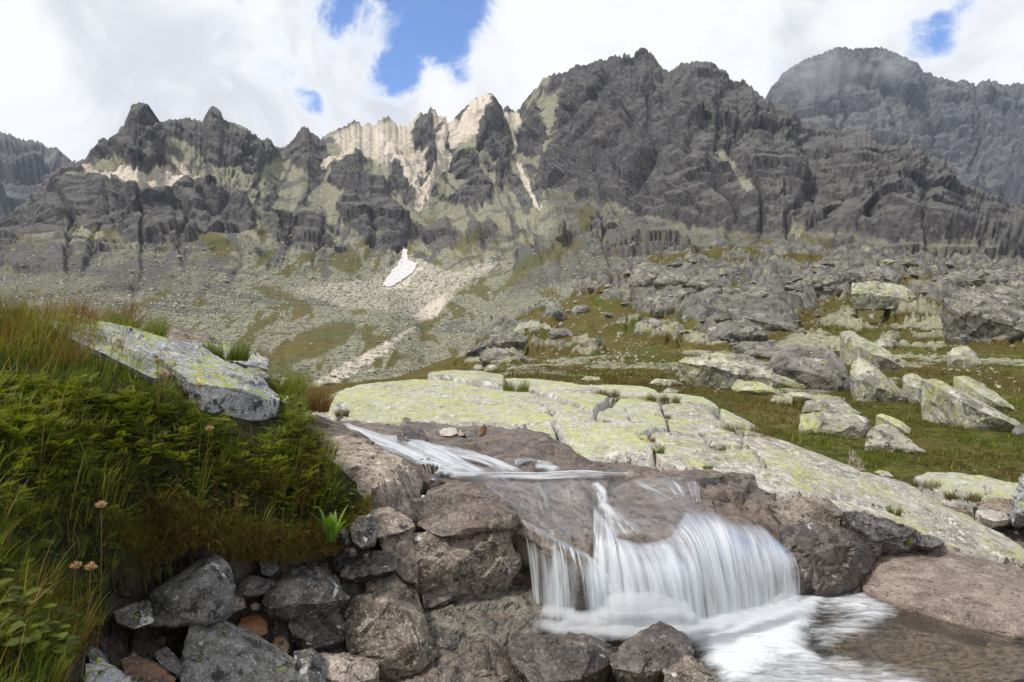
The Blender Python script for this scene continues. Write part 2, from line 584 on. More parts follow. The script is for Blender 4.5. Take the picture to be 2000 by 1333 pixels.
C1 = [(-260, 590, 190), (0, 575, 205), (200, 570, 215), (400, 575, 240), (520, 570, 290), (640, 560, 360), (760, 560, 400), (830, 610, 330),
      (900, 590, 300), (1000, 560, 300), (1150, 520, 310), (1300, 500, 320), (1600, 510, 300), (2000, 540, 270), (2300, 550, 250)]
C2 = [(-260, 520, 330), (0, 455, 400), (120, 430, 430), (230, 455, 430), (400, 455, 450), (500, 420, 500), (560, 430, 560), (640, 420, 620),
      (720, 475, 560), (790, 480, 580), (840, 440, 640), (900, 395, 720), (1000, 365, 780), (1060, 350, 760), (1140, 390, 640), (1250, 435, 520),
      (1400, 470, 420), (1600, 475, 380), (1800, 495, 350), (2000, 515, 330), (2300, 530, 300)]
REG = [
    # dark rock faces and buttresses
    ('rock', 1, 3, [(172, 306), (205, 262), (222, 265), (250, 205), (262, 185), (285, 185), (305, 215), (320, 240), (328, 275), (332, 302), (305, 314), (268, 320), (238, 312), (222, 296), (200, 305)]),
    ('rock', 1, 5, [(-200, 560), (20, 415), (60, 390), (95, 350), (120, 328), (150, 340), (200, 336), (250, 347), (290, 352), (312, 368), (330, 352), (365, 330), (400, 345), (440, 372), (470, 372), (500, 402), (512, 426), (465, 432), (430, 447), (400, 457), (340, 462), (262, 464), (205, 442), (150, 412), (110, 440), (60, 450), (0, 470), (-100, 540)]),
    ('rock', 1, 4, [(318, 238), (345, 225), (372, 224), (392, 240), (415, 205), (440, 228), (480, 255), (525, 262), (548, 290), (530, 318), (500, 332), (462, 312), (420, 308), (388, 292), (360, 268), (340, 262)]),
    ('rock', 0.85, 4, [(556, 290), (595, 240), (628, 262), (650, 300), (620, 330), (600, 332), (575, 312)]),
    ('rock', 1, 3, [(640, 345), (650, 322), (690, 314), (705, 330), (722, 342), (738, 336), (758, 358), (780, 398), (802, 438), (797, 468), (772, 486), (722, 470), (682, 442), (655, 405), (668, 360)]),
    ('rock', 1, 3, [(963, 176), (984, 221), (1004, 277), (991, 291), (998, 320), (1020, 358), (967, 364), (968, 330), (970, 309), (953, 298), (931, 277), (931, 256), (949, 214)]),
    ('rock', 1, 3, [(938, 313), (953, 334), (963, 362), (960, 383), (917, 396), (871, 392), (889, 376), (917, 341), (893, 334), (875, 323), (882, 306), (900, 291), (924, 281), (931, 295)]),
    ('rock', 1, 3, [(1041, 198), (1055, 228), (1062, 256), (1055, 291), (1041, 311), (1009, 293), (1012, 256), (1027, 214)]),
    ('rock', 1, 13, [(1090, 180), (1100, 150), (1130, 100), (1250, 60), (1510, 160), (1800, 220), (2320, 400), (2320, 560), (2000, 486), (1900, 474), (1800, 478), (1700, 462), (1640, 445), (1560, 432), (1500, 446), (1420, 436), (1330, 430), (1250, 410), (1200, 392), (1150, 386), (1090, 363), (1044, 346), (1058, 300), (1075, 260), (1082, 215)]),
    ('rock', 0.9, 3, [(830, 300), (850, 250), (868, 235), (880, 270), (858, 320), (840, 345)]),
    ('rock', 0.8, 3, [(640, 318), (700, 300), (720, 315), (690, 330)]),
    ('rock', 0.9, 3, [(800, 250), (822, 215), (842, 208), (850, 250), (838, 282), (815, 290)]),
    ('rock', 0.9, 4, [(760, 320), (790, 300), (815, 350), (812, 400), (790, 390)]),
    ('rock', 0.7, 4, [(820, 440), (870, 420), (900, 440), (880, 470), (830, 475)]),
    ('rock', 0.8, 4, [(905, 420), (955, 405), (975, 440), (945, 470), (905, 455)]),
    ('rock', 0.7, 5, [(520, 410), (580, 400), (640, 430), (650, 470), (600, 480), (540, 450)]),
    ('rock', 0.7, 5, [(1000, 480), (1060, 450), (1100, 470), (1060, 520), (1000, 540)]),
    ('rock', 0.7, 5, [(1120, 440), (1180, 420), (1260, 450), (1240, 490), (1150, 490)]),
    ('rock', 0.75, 5, [(0, 480), (80, 470), (200, 480), (180, 520), (60, 530), (0, 520)]),
    ('rock', 0.65, 5, [(200, 520), (300, 500), (330, 540), (260, 570), (200, 560)]),
    ('rock', 0.52, 22, [(1040, 345), (1090, 363), (1200, 392), (1330, 430), (1560, 432), (1800, 470), (2300, 500), (2300, 600), (1500, 570), (1250, 540), (1080, 560), (960, 600), (1020, 500), (1080, 430)]),
    ('rock', 0.45, 22, [(-200, 470), (100, 440), (300, 462), (460, 440), (520, 470), (400, 560), (200, 600), (-200, 600)]),
    # screes and chutes cut through the dark massif
    ('rock', 0, 3, [(1398, 300), (1420, 292), (1440, 330), (1472, 372), (1462, 378), (1425, 345), (1405, 322)]),
    ('rock', 0, 4, [(1545, 430), (1575, 445), (1640, 490), (1720, 500), (1700, 520), (1600, 490)]),
    # pale granite gullies, debris, washed slabs; sunlit ridge, peak face and ledge painted pale too
    ('pale', 1.0, 6, [(725, 235), (752, 250), (790, 300), (815, 345), (830, 372), (822, 385), (790, 345), (760, 305), (735, 275)]),
    ('pale', 1.0, 5, [(855, 262), (872, 240), (885, 236), (868, 285), (885, 300), (862, 330), (838, 380), (818, 405), (812, 395), (828, 350), (850, 315)]),
    ('pale', 0.85, 5, [(632, 300), (680, 262), (690, 270), (655, 300), (632, 330), (622, 322)]),
    ('pale', 0.95, 5, [(896, 225), (930, 190), (960, 180), (946, 214), (930, 255), (900, 262), (880, 285), (872, 270)]),  # pale slope, with the sun on the peak's left face painted in
    ('pale', 0.60, 8, [(640, 262), (695, 232), (760, 226), (842, 210), (895, 225), (880, 280), (840, 340), (790, 330), (740, 320), (690, 300)]),  # tan rock of the upper ridge, its sun patch put into the colour
    ('pale', 1.0, 3, [(980, 215), (996, 212), (1012, 212), (1006, 255), (1004, 290), (1020, 330), (1050, 375), (1064, 395), (1050, 390), (1020, 350), (1003, 310), (1000, 262)]),
    ('pale', 0.95, 6, [(150, 318), (230, 316), (300, 318), (340, 300), (352, 316), (380, 330), (330, 348), (310, 362), (290, 348), (240, 342), (170, 334)]),  # sunlight on the ledge below the left tower, painted as pale ground
    ('pale', 0.8, 6, [(332, 285), (345, 285), (400, 340), (390, 345)]),
    ('pale', 0.52, 8, [(560, 560), (640, 542), (720, 540), (770, 500), (800, 480), (880, 520), (950, 490), (1000, 490), (900, 560), (868, 600), (830, 622), (760, 605), (690, 602), (600, 578)]),
    ('pale', 1.0, 4, [(745, 560), (760, 530), (782, 505), (785, 480), (797, 480), (800, 510), (825, 515), (805, 535), (790, 555), (765, 568)]),
    ('pale', 1.0, 4, [(810, 612), (830, 590), (866, 572), (872, 585), (850, 612), (826, 622)]),
    ('pale', 0.62, 4, [(612, 732), (680, 690), (760, 655), (810, 632), (815, 642), (770, 668), (700, 712), (640, 740)]),
    ('pale', 0.5, 6, [(1600, 300), (1640, 292), (1650, 306), (1620, 310)]),
    # grass
    ('grass', 0.85, 8, [(506, 690), (560, 650), (640, 625), (690, 618), (700, 640), (660, 670), (600, 690), (540, 712)]),
    ('grass', 0.75, 5, [(480, 548), (540, 552), (600, 585), (580, 590), (520, 575)]),
    ('grass', 0.7, 5, [(655, 575), (690, 570), (720, 605), (690, 610)]),
    ('grass', 0.8, 6, [(370, 462), (430, 458), (470, 470), (440, 500), (420, 505), (400, 480)]),
    ('grass', 0.8, 6, [(640, 480), (690, 470), (715, 505), (700, 530), (660, 520)]),
    ('grass', 0.75, 5, [(1130, 400), (1150, 395), (1165, 420), (1145, 445), (1125, 430)]),
    ('grass', 0.7, 8, [(1060, 470), (1120, 440), (1150, 460), (1110, 500), (1000, 560), (960, 570)]),
    ('grass', 0.6, 6, [(200, 320), (235, 318), (240, 326), (205, 332)]),
    ('grass', 0.75, 6, [(120, 412), (140, 405), (150, 420), (128, 428)]),
    ('grass', 0.75, 5, [(165, 402), (180, 410), (215, 440), (230, 455), (205, 450)]),
    ('grass', 0.6, 8, [(860, 455), (930, 425), (960, 440), (900, 480)]),
    ('grass', 0.8, 5, [(1595, 450), (1650, 475), (1760, 490), (1900, 508), (1990, 520), (1990, 532), (1700, 515), (1600, 480)]),
    ('grass', 0.8, 6, [(1360, 490), (1500, 480), (1560, 500), (1480, 515), (1380, 510)]),
]
main_ridge, RS, RM = build_range('mountain_ridge', [C0, C1, C2, sky_tab], [75, 80, 155], PX, 8, REG,
                                 ((8, 170), (10, 66), (4.2, 24)), M_MTN, seed=1, lower_fade=(0.14, 420, 570), slope_rock=0.85)
# random turf and rock on the slopes come from the material's own mask
me = main_ridge.data
sx, sy = proj(RS)
nn = fbm(RS / 26, 4, seed=31)
n2 = fbm(RS / 7, 3, seed=33)
slope = (1 - RM['rock']) * (1 - np.clip(RM['pale'] * 1.6, 0, 1))
g = np.clip(RM['grass'] + slope * sstep(nn + 0.4 * n2, 0.10, 0.45) * sstep(sy, 380, 460) * 0.62, 0, 1)
r = np.clip(RM['rock'] + (1 - RM['rock']) * sstep(fbm(RS / 34, 4, seed=35) + 0.35 * n2, 0.08, 0.34) * 0.60, 0, 1)
# green chutes and ledges on the dark faces
r = np.clip(r - sstep(fbm(RS * np.array([1, 1, .4]) / 30, 4, seed=41), 0.22, 0.48) * 0.55 * sstep(sy, 250, 420), 0, 1)
for nm, a in (('grass', g), ('rock', r)):
    full = np.concatenate([a, np.repeat(a[-1:], 8, 0)], 0).astype(np.float32).ravel()
    me.attributes[nm].data.foreach_set('value', full)

# ---- far peaks
FR = [(1380, 330), (1480, 235), (1506, 192), (1510, 175), (1525, 160), (1535, 147), (1555, 132), (1580, 118), (1605, 105), (1628, 97), (1648, 95),
      (1665, 100), (1675, 95), (1683, 99), (1700, 96), (1722, 95), (1740, 100), (1765, 112), (1790, 125), (1812, 141), (1830, 145), (1855, 157),
      (1868, 164), (1873, 157), (1890, 159), (1900, 163), (1908, 167), (1915, 160), (1927, 160), (1940, 162), (1955, 165), (1967, 161),
      (1985, 165), (2000, 165), (2080, 172), (2300, 200)]
PXF = np.linspace(1380, 2290, 330)
fa = np.array(FR, float)
ft = jag(np.stack([PXF, np.interp(PXF, fa[:, 0], fa[:, 1]), np.full_like(PXF, 1750.0)], -1), PXF, 6, 0.10, 9)
REGF = [('rock', 1, 8, [(1300, -100), (2400, -100), (2400, 700), (1300, 700)]),
        ('pale', 0.55, 8, [(1640, 232), (1720, 215), (1790, 200), (1840, 235), (1800, 270), (1730, 270), (1660, 265)]),
        ('pale', 0.6, 5, [(1830, 215), (1850, 225), (1850, 245), (1832, 235)]),
        ('pale', 0.45, 6, [(1850, 310), (1900, 330), (1960, 350), (1900, 352)])]
build_range('mountain_peak', [[(1380, 520, 1000), (2300, 520, 1000)], [(1380, 400, 1300), (2300, 420, 1250)], ft], [35, 125], PXF, 5, REGF,
            ((18, 330), (26, 170), (10, 60)), M_FARM, back=(500, 300), seed=5)
FL = [(-260, 300), (-120, 262), (0, 257), (14, 259), (46, 272), (70, 272), (95, 286), (113, 287), (122, 298), (134, 305), (145, 315), (180, 350), (260, 420)]
PXL = np.linspace(-240, 250, 180)
fl = np.array(FL, float)
flt = jag(np.stack([PXL, np.interp(PXL, fl[:, 0], fl[:, 1]), np.full_like(PXL, 1500.0)], -1), PXL, 9, 0.11, 19)
REGL = [('rock', 1, 6, [(-300, 290), (-20, 275), (20, 278), (50, 290), (60, 305), (75, 315), (60, 320), (110, 300), (150, 312), (150, 400), (-20, 440), (-300, 450)])]
build_range('mountain_shoulder', [[(-260, 500, 950), (260, 500, 950)], [(-260, 430, 1100), (260, 430, 1100)], flt], [30, 80], PXL, 5, REGL,
            ((20, 300), (32, 150), (10, 55)), M_FARM, back=(400, 300), seed=6)
# ------------------------------------------------------------------ rock materials
def rock_material(name, dark, mid, light, lichen=0.0, lichen_col=(0.50, 0.56, 0.10), grain=1.0, wet=0.0, white=0.0, black=0.0,
                  rust=0.0, rough=0.85, scale=1.0, up_lichen=True, bd=0.012, moss=0.0, zscale=1.0):
    m, T = material(name)
    g = T.new('ShaderNodeNewGeometry')
    pos = T.scale(g.outputs['Position'], (1, 1, zscale)) if zscale != 1.0 else g.outputs['Position']
    nz = T.new('ShaderNodeSeparateXYZ', {0: g.outputs['Normal']}).outputs[2]
    big = T.noise(pos, 1.7 * scale, 4, 0.6, 0.4)
    med = T.noise(pos, 9 * scale, 5, 0.66, 0.3)
    sp = T.voro(pos, 150 * scale * grain, out='Color')
    spv = T.new('ShaderNodeSeparateXYZ', {0: sp}).outputs[0]
    c = T.mix(T.ramp(big, 0.32, 0.66), dark, mid)
    c = T.mix(T.ramp(med, 0.42, 0.70), c, light)
    c = T.mix(T.ramp(med, 0.45, 0.27, 0, 0.75), c, tuple(v * 0.45 for v in dark))
    c = T.mix(T.ramp(spv, 0.0, 0.28, 0.5, 0.0), c, tuple(v * 0.35 for v in dark))          # dark mineral grains
    c = T.mix(T.ramp(spv, 0.74, 1.0, 0.0, 0.45), c, tuple(min(0.8, v * 1.7) for v in light))  # pale grains
    if rust:
        c = T.mix(T.math('MULTIPLY', T.ramp(T.noise(pos, 6.3 * scale, 4, 0.6, 0.8), 0.60 - 0.12 * rust, 0.74 - 0.1 * rust), min(0.85, 0.12 + 0.85 * rust)), c, (0.24, 0.11, 0.04))
    if black:
        c = T.mix(T.math('MULTIPLY', T.ramp(T.noise(pos, 24 * scale, 5, 0.68), 0.60 - 0.14 * black, 0.66 - 0.12 * black), 0.85), c, (0.022, 0.022, 0.024))
    h = T.math('ADD', T.math('MULTIPLY', med, 1.0), T.math('MULTIPLY', T.noise(pos, 46 * scale, 4, 0.7), 0.55))
    if white:
        w = T.ramp(T.noise(pos, 13 * scale, 4, 0.6, 0.3), 0.66 - 0.16 * white, 0.71 - 0.15 * white)
        c = T.mix(T.math('MULTIPLY', w, 0.75), c, (0.56, 0.56, 0.54))
    if lichen:
        l1 = T.noise(pos, 24 * scale, 4, 0.78, 0.2)
        l2 = T.noise(pos, 2.6 * scale, 3, 0.6)
        lv = T.math('ADD', l1, T.math('MULTIPLY', T.math('SUBTRACT', l2, 0.5), 0.55))
        if up_lichen:
            lv = T.math('ADD', lv, T.math('MULTIPLY', T.math('SUBTRACT', nz, 0.75), 0.35))
        lm = T.ramp(lv, 0.66 - 0.20 * lichen, 0.73 - 0.20 * lichen)
        lc = T.mix(T.ramp(T.noise(pos, 30 * scale, 3, 0.6), 0.35, 0.65), tuple(v * 0.72 for v in lichen_col), lichen_col)
        c = T.mix(T.math('MULTIPLY', lm, 0.8), c, lc)
        h = T.math('ADD', h, T.math('MULTIPLY', lm, 0.12))
    if moss:
        mm = T.ramp(T.math('ADD', T.noise(pos, 5 * scale, 5, 0.7), T.math('MULTIPLY', nz, 0.12)), 0.66 - 0.2 * moss, 0.74 - 0.2 * moss)
        c = T.mix(mm, c, (0.035, 0.055, 0.008))
    finish(T, c, rough - 0.5 * wet if wet else rough, h, 0.9, bd / scale, 0.25 + 0.4 * wet)
    return m


M_SLAB = rock_material('lichen_slab', (0.24, 0.235, 0.21), (0.34, 0.332, 0.30), (0.46, 0.45, 0.41), lichen=0.60,
                       lichen_col=(0.43, 0.46, 0.17), white=0.5, black=0.18, grain=0.8)
M_SLABR = rock_material('bare_slab', (0.22, 0.20, 0.17), (0.33, 0.305, 0.27), (0.46, 0.435, 0.39), lichen=0.30,
                        lichen_col=(0.44, 0.455, 0.14), white=0.5, black=0.42, grain=0.9)
M_PALE = rock_material('pale_granite', (0.30, 0.265, 0.235), (0.42, 0.38, 0.345), (0.52, 0.48, 0.44), black=0.15, grain=1.0)
M_BROWN = rock_material('brown_granite', (0.085, 0.070, 0.056), (0.155, 0.130, 0.105), (0.29, 0.25, 0.205), black=0.36, rust=0.08, grain=1.0, white=0.1)
M_PINK = rock_material('pink_granite', (0.165, 0.130, 0.105), (0.255, 0.21, 0.17), (0.40, 0.345, 0.29), black=0.30, white=0.1, grain=1.1)
M_WETB = rock_material('wet_brown_rock', (0.066, 0.048, 0.038), (0.120, 0.092, 0.074), (0.20, 0.16, 0.132), black=0.30, rust=0.12, wet=0.7, grain=1.1)
M_WETD = rock_material('wet_dark_rock', (0.030, 0.025, 0.022), (0.062, 0.050, 0.043), (0.150, 0.125, 0.11), black=0.4, rust=0.15, wet=0.65, white=0.12, grain=1.2)
M_GREY = rock_material('grey_granite', (0.070, 0.067, 0.064), (0.120, 0.116, 0.111), (0.24, 0.232, 0.22), lichen=0.06, lichen_col=(0.33, 0.36, 0.08),
                       black=0.45, white=0.25, grain=1.2)
M_GREYD = rock_material('dark_grey_rock', (0.045, 0.040, 0.037), (0.085, 0.077, 0.072), (0.19, 0.175, 0.165), black=0.45, rust=0.1, wet=0.3, white=0.12, grain=1.2)
M_BIGL = rock_material('lichen_boulder', (0.20, 0.205, 0.215), (0.30, 0.305, 0.315), (0.42, 0.42, 0.42), lichen=0.55, lichen_col=(0.36, 0.40, 0.06),
                       black=0.50, white=0.25, grain=1.0)
M_WETG = rock_material('wet_grey_slab', (0.060, 0.052, 0.043), (0.115, 0.103, 0.085), (0.21, 0.19, 0.155), black=0.42, rust=0.1, wet=0.45, grain=1.2)
M_WETB2 = rock_material('wet_bank_rock', (0.045, 0.036, 0.030), (0.095, 0.078, 0.064), (0.20, 0.168, 0.14), black=0.36, rust=0.25, wet=0.5, grain=1.2)
M_ORANGE = rock_material('orange_rock', (0.07, 0.05, 0.04), (0.11, 0.08, 0.06), (0.20, 0.13, 0.09), rust=0.9, black=0.3, grain=1.0)
M_SMOOTH = rock_material('smooth_brown_whaleback', (0.12, 0.088, 0.075), (0.20, 0.155, 0.13), (0.30, 0.25, 0.21), black=0.15, wet=0.25, grain=1.3, zscale=3.0)
M_HILLR = rock_material('hill_rock', (0.105, 0.100, 0.092), (0.175, 0.165, 0.150), (0.27, 0.26, 0.23), lichen=0.32, lichen_col=(0.42, 0.43, 0.17),
                        black=0.45, white=0.2, grain=0.05, scale=0.28, up_lichen=False, bd=0.03)
M_HILLL = rock_material('hill_lichen_rock', (0.20, 0.195, 0.16), (0.31, 0.30, 0.245), (0.40, 0.395, 0.33), lichen=0.70, lichen_col=(0.47, 0.49, 0.19),
                        black=0.42, white=0.4, grain=0.08, scale=0.45, up_lichen=False, bd=0.02)
M_TALUS = rock_material('talus_stone', (0.20, 0.20, 0.165), (0.33, 0.325, 0.26), (0.44, 0.435, 0.36), lichen=0.45, lichen_col=(0.43, 0.44, 0.20),
                        black=0.35, white=0.3, grain=0.05, scale=0.2, up_lichen=False, bd=0.04)


# ------------------------------------------------------------------ rock builder
def hull_mesh(pts):
    bm = bmesh.new()
    for p in pts:
        bm.verts.new(p)
    bmesh.ops.convex_hull(bm, input=bm.verts)
    loose = [v for v in bm.verts if not v.link_faces]
    bmesh.ops.delete(bm, geom=loose, context='VERTS')
    return bm


def remesh_np(bm, voxel):
    me = bpy.data.meshes.new('tmp')
    bm.to_mesh(me)
    bm.free()
    o = bpy.data.objects.new('tmp', me)
    COL.objects.link(o)
    md = o.modifiers.new('r', 'REMESH')
    md.mode = 'VOXEL'
    md.voxel_size = voxel
    md.adaptivity = 0.0
    dg = bpy.context.evaluated_depsgraph_get()
    ev = o.evaluated_get(dg)
    em = ev.to_mesh()
    V = np.zeros(len(em.vertices) * 3, np.float32)
    em.vertices.foreach_get('co', V)
    V = V.reshape(-1, 3)
    em.calc_loop_triangles()
    T = np.zeros(len(em.loop_triangles) * 3, np.int32)
    em.loop_triangles.foreach_get('vertices', T)
    ev.to_mesh_clear()
    bpy.data.objects.remove(o)
    bpy.data.meshes.remove(me)
    return V, T.reshape(-1, 3)


def subdiv_np(bm, L):
    """split the hull's own faces until no edge is longer than L: keeps its corners crisp"""
    bmesh.ops.triangulate(bm, faces=bm.faces[:])
    bm.verts.index_update()
    V = np.array([v.co[:] for v in bm.verts], np.float32)
    T = np.array([[v.index for v in f.verts] for f in bm.faces], np.int64)
    bm.free()
    for _ in range(9):
        n = len(V)
        e = np.stack([T, np.roll(T, -1, 1)], -1)                     # edges ab, bc, ca
        key = e.min(-1) * n + e.max(-1)
        long_ = np.linalg.norm(V[e[..., 0]] - V[e[..., 1]], axis=-1) > L
        if not long_.any(): break
        uk, inv = np.unique(key[long_], return_inverse=True)
        mid = np.full(T.shape, -1)
        mid[long_] = n + inv
        V = np.concatenate([V, 0.5 * (V[uk // n] + V[uk % n])]).astype(np.float32)
        cnt = long_.sum(1)
        out = [T[cnt == 0]]
        k = cnt == 3
        (a, b, c), (x, y, z) = T[k].T, mid[k].T
        out += [np.stack(q, 1) for q in ((a, x, z), (x, b, y), (z, y, c), (x, y, z))]
        for r in range(3):
            k = (cnt == 1) & long_[:, r]
            a, b, c = (T[k][:, (r + j) % 3] for j in range(3))
            x = mid[k][:, r]
            out += [np.stack(q, 1) for q in ((a, x, c), (x, b, c))]
            k = (cnt == 2) & ~long_[:, (r + 2) % 3]
            a, b, c = (T[k][:, (r + j) % 3] for j in range(3))
            x, y = mid[k][:, r], mid[k][:, (r + 1) % 3]
            out += [np.stack(q, 1) for q in ((x, b, y), (a, x, y), (a, y, c))]
        T = np.concatenate(out)
    return V, T.astype(np.int32)


def vnormals(V, T):
    fn = np.cross(V[T[:, 1]] - V[T[:, 0]], V[T[:, 2]] - V[T[:, 0]])
    N = np.zeros_like(V)
    for k in range(3):
        np.add.at(N, T[:, k], fn)
    return N / (np.linalg.norm(N, axis=1, keepdims=True) + 1e-12)


def lap(V, T, it, lam=0.5):
    n = len(V)
    e = np.concatenate([T[:, [0, 1]], T[:, [1, 2]], T[:, [2, 0]]])
    cnt = np.bincount(e[:, 0], minlength=n).astype(np.float32)[:, None] + 1e-9
    for _ in range(it):
        S = np.stack([np.bincount(e[:, 0], weights=V[e[:, 1], k], minlength=n) for k in range(3)], -1)
        V = V * (1 - lam) + lam * S / cnt
    return V.astype(np.float32)


def carve(V, T, size, rough=1.0, round_it=3, strata=None, seed=0, scale=1.0):
    """break a clean hull into worn, chipped rock"""
    if round_it:
        V = lap(V, T, round_it)
    N = vnormals(V, T)
    P = V / (size * scale)
    if strata is not None:
        P = P * np.array([1, 1, strata])
    w = 0.10 * np.stack([fbm(P * 2.2, 2, seed=seed + 1), fbm(P * 2.2, 2, seed=seed + 2), 0 * P[..., 0]], -1)
    d = 0.026 * facet(P * 1.9 + w + seed, seed % 50, 1.4) + 0.020 * facet(P * 4.8 + w * 2 + seed, (seed + 7) % 50, 1.4) \
        + 0.009 * facet(P * 12 + w * 3, (seed + 11) % 50, 1.3) + 0.012 * fbm(P * 1.2 + seed, 2, seed=seed) + 0.004 * fbm(P * 26, 2, seed=seed + 5)
    V = V + N * (d * size * rough)[:, None]
    return V.astype(np.float32)


ROCK_N = [0]


def rock(name, label, pts, mat, cat='rock', back=None, drop=None, rough=1.0, round_it=1, voxel=None, group=None, shrink=0.86, kind=None,
         extra=None, scale=1.0, strata=None, grow=1.10):
    """a rock from the corners seen in the photograph (px, py, metres ahead), given a body behind them"""
    ROCK_N[0] += 1
    pts = np.array(pts, float)
    if pts[:, 2].max() < 3.2 and grow:
        cc = pts[:, :2].mean(0)
        pts[:, :2] = cc + (pts[:, :2] - cc) * grow
    vis = at(pts[:, 0], pts[:, 1], pts[:, 2])
    ext = vis.max(0) - vis.min(0)
    size = float(max(ext[0], ext[2]))
    back = back if back is not None else size * 0.6
    drop = drop if drop is not None else size * 0.12
    c = pts[:, :2].mean(0)
    bk = at(c[0] + (pts[:, 0] - c[0]) * shrink, c[1] + (pts[:, 1] - c[1]) * shrink, pts[:, 2].max() + back)
    bk[:, 2] -= drop
    low = vis.copy()
    low[:, 2] = vis[:, 2].min() - drop
    low[:, 1] = vis[:, 1] + back * 0.25
    cc = vis.mean(0)
    low[:, :2] = cc[:2] + (low[:, :2] - cc[:2]) * 0.8
    allp = np.concatenate([vis, bk, low] + ([at(*np.array(extra, float).T)] if extra is not None else []))
    dmin = pts[:, 2].min()
    voxel = voxel or max(dmin / 1333 * 4.2, size / 52)
    if round_it < 4:
        V, T = subdiv_np(hull_mesh(allp), voxel * 2.0)
        V = carve(V, T, size, rough, 0, seed=ROCK_N[0] * 3, scale=scale, strata=strata)
    else:
        V, T = remesh_np(hull_mesh(allp), voxel)
        V = carve(V, T, size, rough, round_it, seed=ROCK_N[0] * 3, scale=scale, strata=strata)
    o0 = V.mean(0)
    o0[2] = V[:, 2].min()
    me = mesh_np(name, V - o0, T, mat)
    if round_it < 4:
        me.set_sharp_from_angle(angle=math.radians(26))
    o = link(name, me, label, cat, group, kind)
    o.location = o0.tolist()
    return o


# loose boulder shapes shared by the scattered ones
def boulder_mesh(seed, sub=3, mat=None, flat=0.7):
    rs = np.random.default_rng(seed)
    bm = bmesh.new()
    for _ in range(16 if sub > 1 else 9):
        v = rs.normal(size=3)
        v /= np.linalg.norm(v)
        v *= rs.uniform(0.75, 1.0)
        bm.verts.new((v[0], v[1] * 0.85, v[2] * flat))
    bmesh.ops.convex_hull(bm, input=bm.verts)
    bmesh.ops.delete(bm, geom=[v for v in bm.verts if not v.link_faces], context='VERTS')
    if sub == 1:
        bm.verts.index_update()
        V = np.array([v.co[:] for v in bm.verts], np.float32)
        T = np.array([[v.index for v in f.verts] for f in bm.faces])
        bm.free()
        return V, T
    V, T = remesh_np(bm, {1: 0.32, 2: 0.2, 3: 0.12, 4: 0.07}[sub])
    V = lap(V, T, 1)
    N = vnormals(V, T)
    V = V + N * (0.09 * facet(V * 1.7 + seed, seed % 40, 1.2) + 0.05 * fbm(V * 3 + seed, 3) + (0.04 * facet(V * 5 + seed, 3, 1.2) if sub > 2 else 0))[:, None]
    return V.astype(np.float32), T


def scatter_mesh(name, variants, pos, size, mat, kind='stuff', rotz=None, tilt=0.35, seed=0, squash=None, attrs=None):
    """many small stones as one object"""
    rs = np.random.default_rng(seed)
    n = len(pos)
    which = rs.integers(0, len(variants), n)
    rz = rs.uniform(0, 2 * np.pi, n)
    rx = rs.normal(0, tilt, n)
    Vs, Fs, off = [], [], 0
    for k, (V, T) in enumerate(variants):
        idx = np.nonzero(which == k)[0]
        if not len(idx): continue
        ca, sa = np.cos(rz[idx]), np.sin(rz[idx])
        cb, sb = np.cos(rx[idx]), np.sin(rx[idx])
        v = V[None] * (size[idx][:, None, None])
        if squash is not None:
            v = v * np.array([1, 1, squash])
        y = v[..., 1] * cb[:, None] - v[..., 2] * sb[:, None]
        z = v[..., 1] * sb[:, None] + v[..., 2] * cb[:, None]
        x2 = v[..., 0] * ca[:, None] - y * sa[:, None]
        y2 = v[..., 0] * sa[:, None] + y * ca[:, None]
        Wd = np.stack([x2, y2, z], -1) + pos[idx][:, None]
        m = len(V)
        Vs.append(Wd.reshape(-1, 3))
        Fs.append((T[None] + (np.arange(len(idx)) * m)[:, None, None]).reshape(-1, 3) + off)
        off += m * len(idx)
    me = mesh_np(name, np.concatenate(Vs), np.concatenate(Fs), mat, smooth=False)
    return link(name, me, kind=kind)
# ------------------------------------------------------------------ the hillside right of the stream
HP = [(2300, 960, 6.0), (2000, 950, 6.5), (1800, 930, 6.6), (1650, 890, 7.2), (1500, 830, 9), (1300, 772, 12), (1100, 748, 14), (950, 738, 15), (850, 738, 18),
      (720, 775, 12), (600, 790, 12), (400, 780, 16), (700, 760, 30), (620, 772, 28), (450, 775, 35),
      (2300, 860, 9), (1950, 850, 9), (1800, 850, 9), (1700, 800, 11.5), (1900, 790, 12), (1600, 780, 13), (1450, 760, 15), (1700, 740, 19), (1900, 700, 26),
      (2300, 690, 26), (1200, 722, 26), (1400, 720, 24), (1000, 716, 34), (820, 733, 45), (1500, 680, 36), (1800, 640, 44), (1300, 662, 50), (1100, 665, 58),
      (950, 704, 55), (1600, 622, 62), (1900, 605, 62), (2300, 600, 62), (1400, 592, 85), (1200, 590, 90), (1700, 570, 90), (2000, 566, 85), (2300, 566, 85),
      (900, 692, 70), (1000, 636, 95), (1100, 588, 115), (1250, 520, 135), (1500, 508, 150), (1750, 520, 150), (2000, 530, 150), (2300, 540, 150),
      (800, 752, 80), (900, 730, 110), (1000, 690, 145), (1100, 630, 165), (1250, 560, 185), (1500, 540, 200), (2000, 555, 210), (2300, 565, 210)]
HP = np.array(HP, float)
hill_f = tps(at(HP[:, 0], HP[:, 1], HP[:, 2]), 1e-4)


def hill_z(x, y):
    return hill_f(x, y)


def gully(x, y):
    return 0


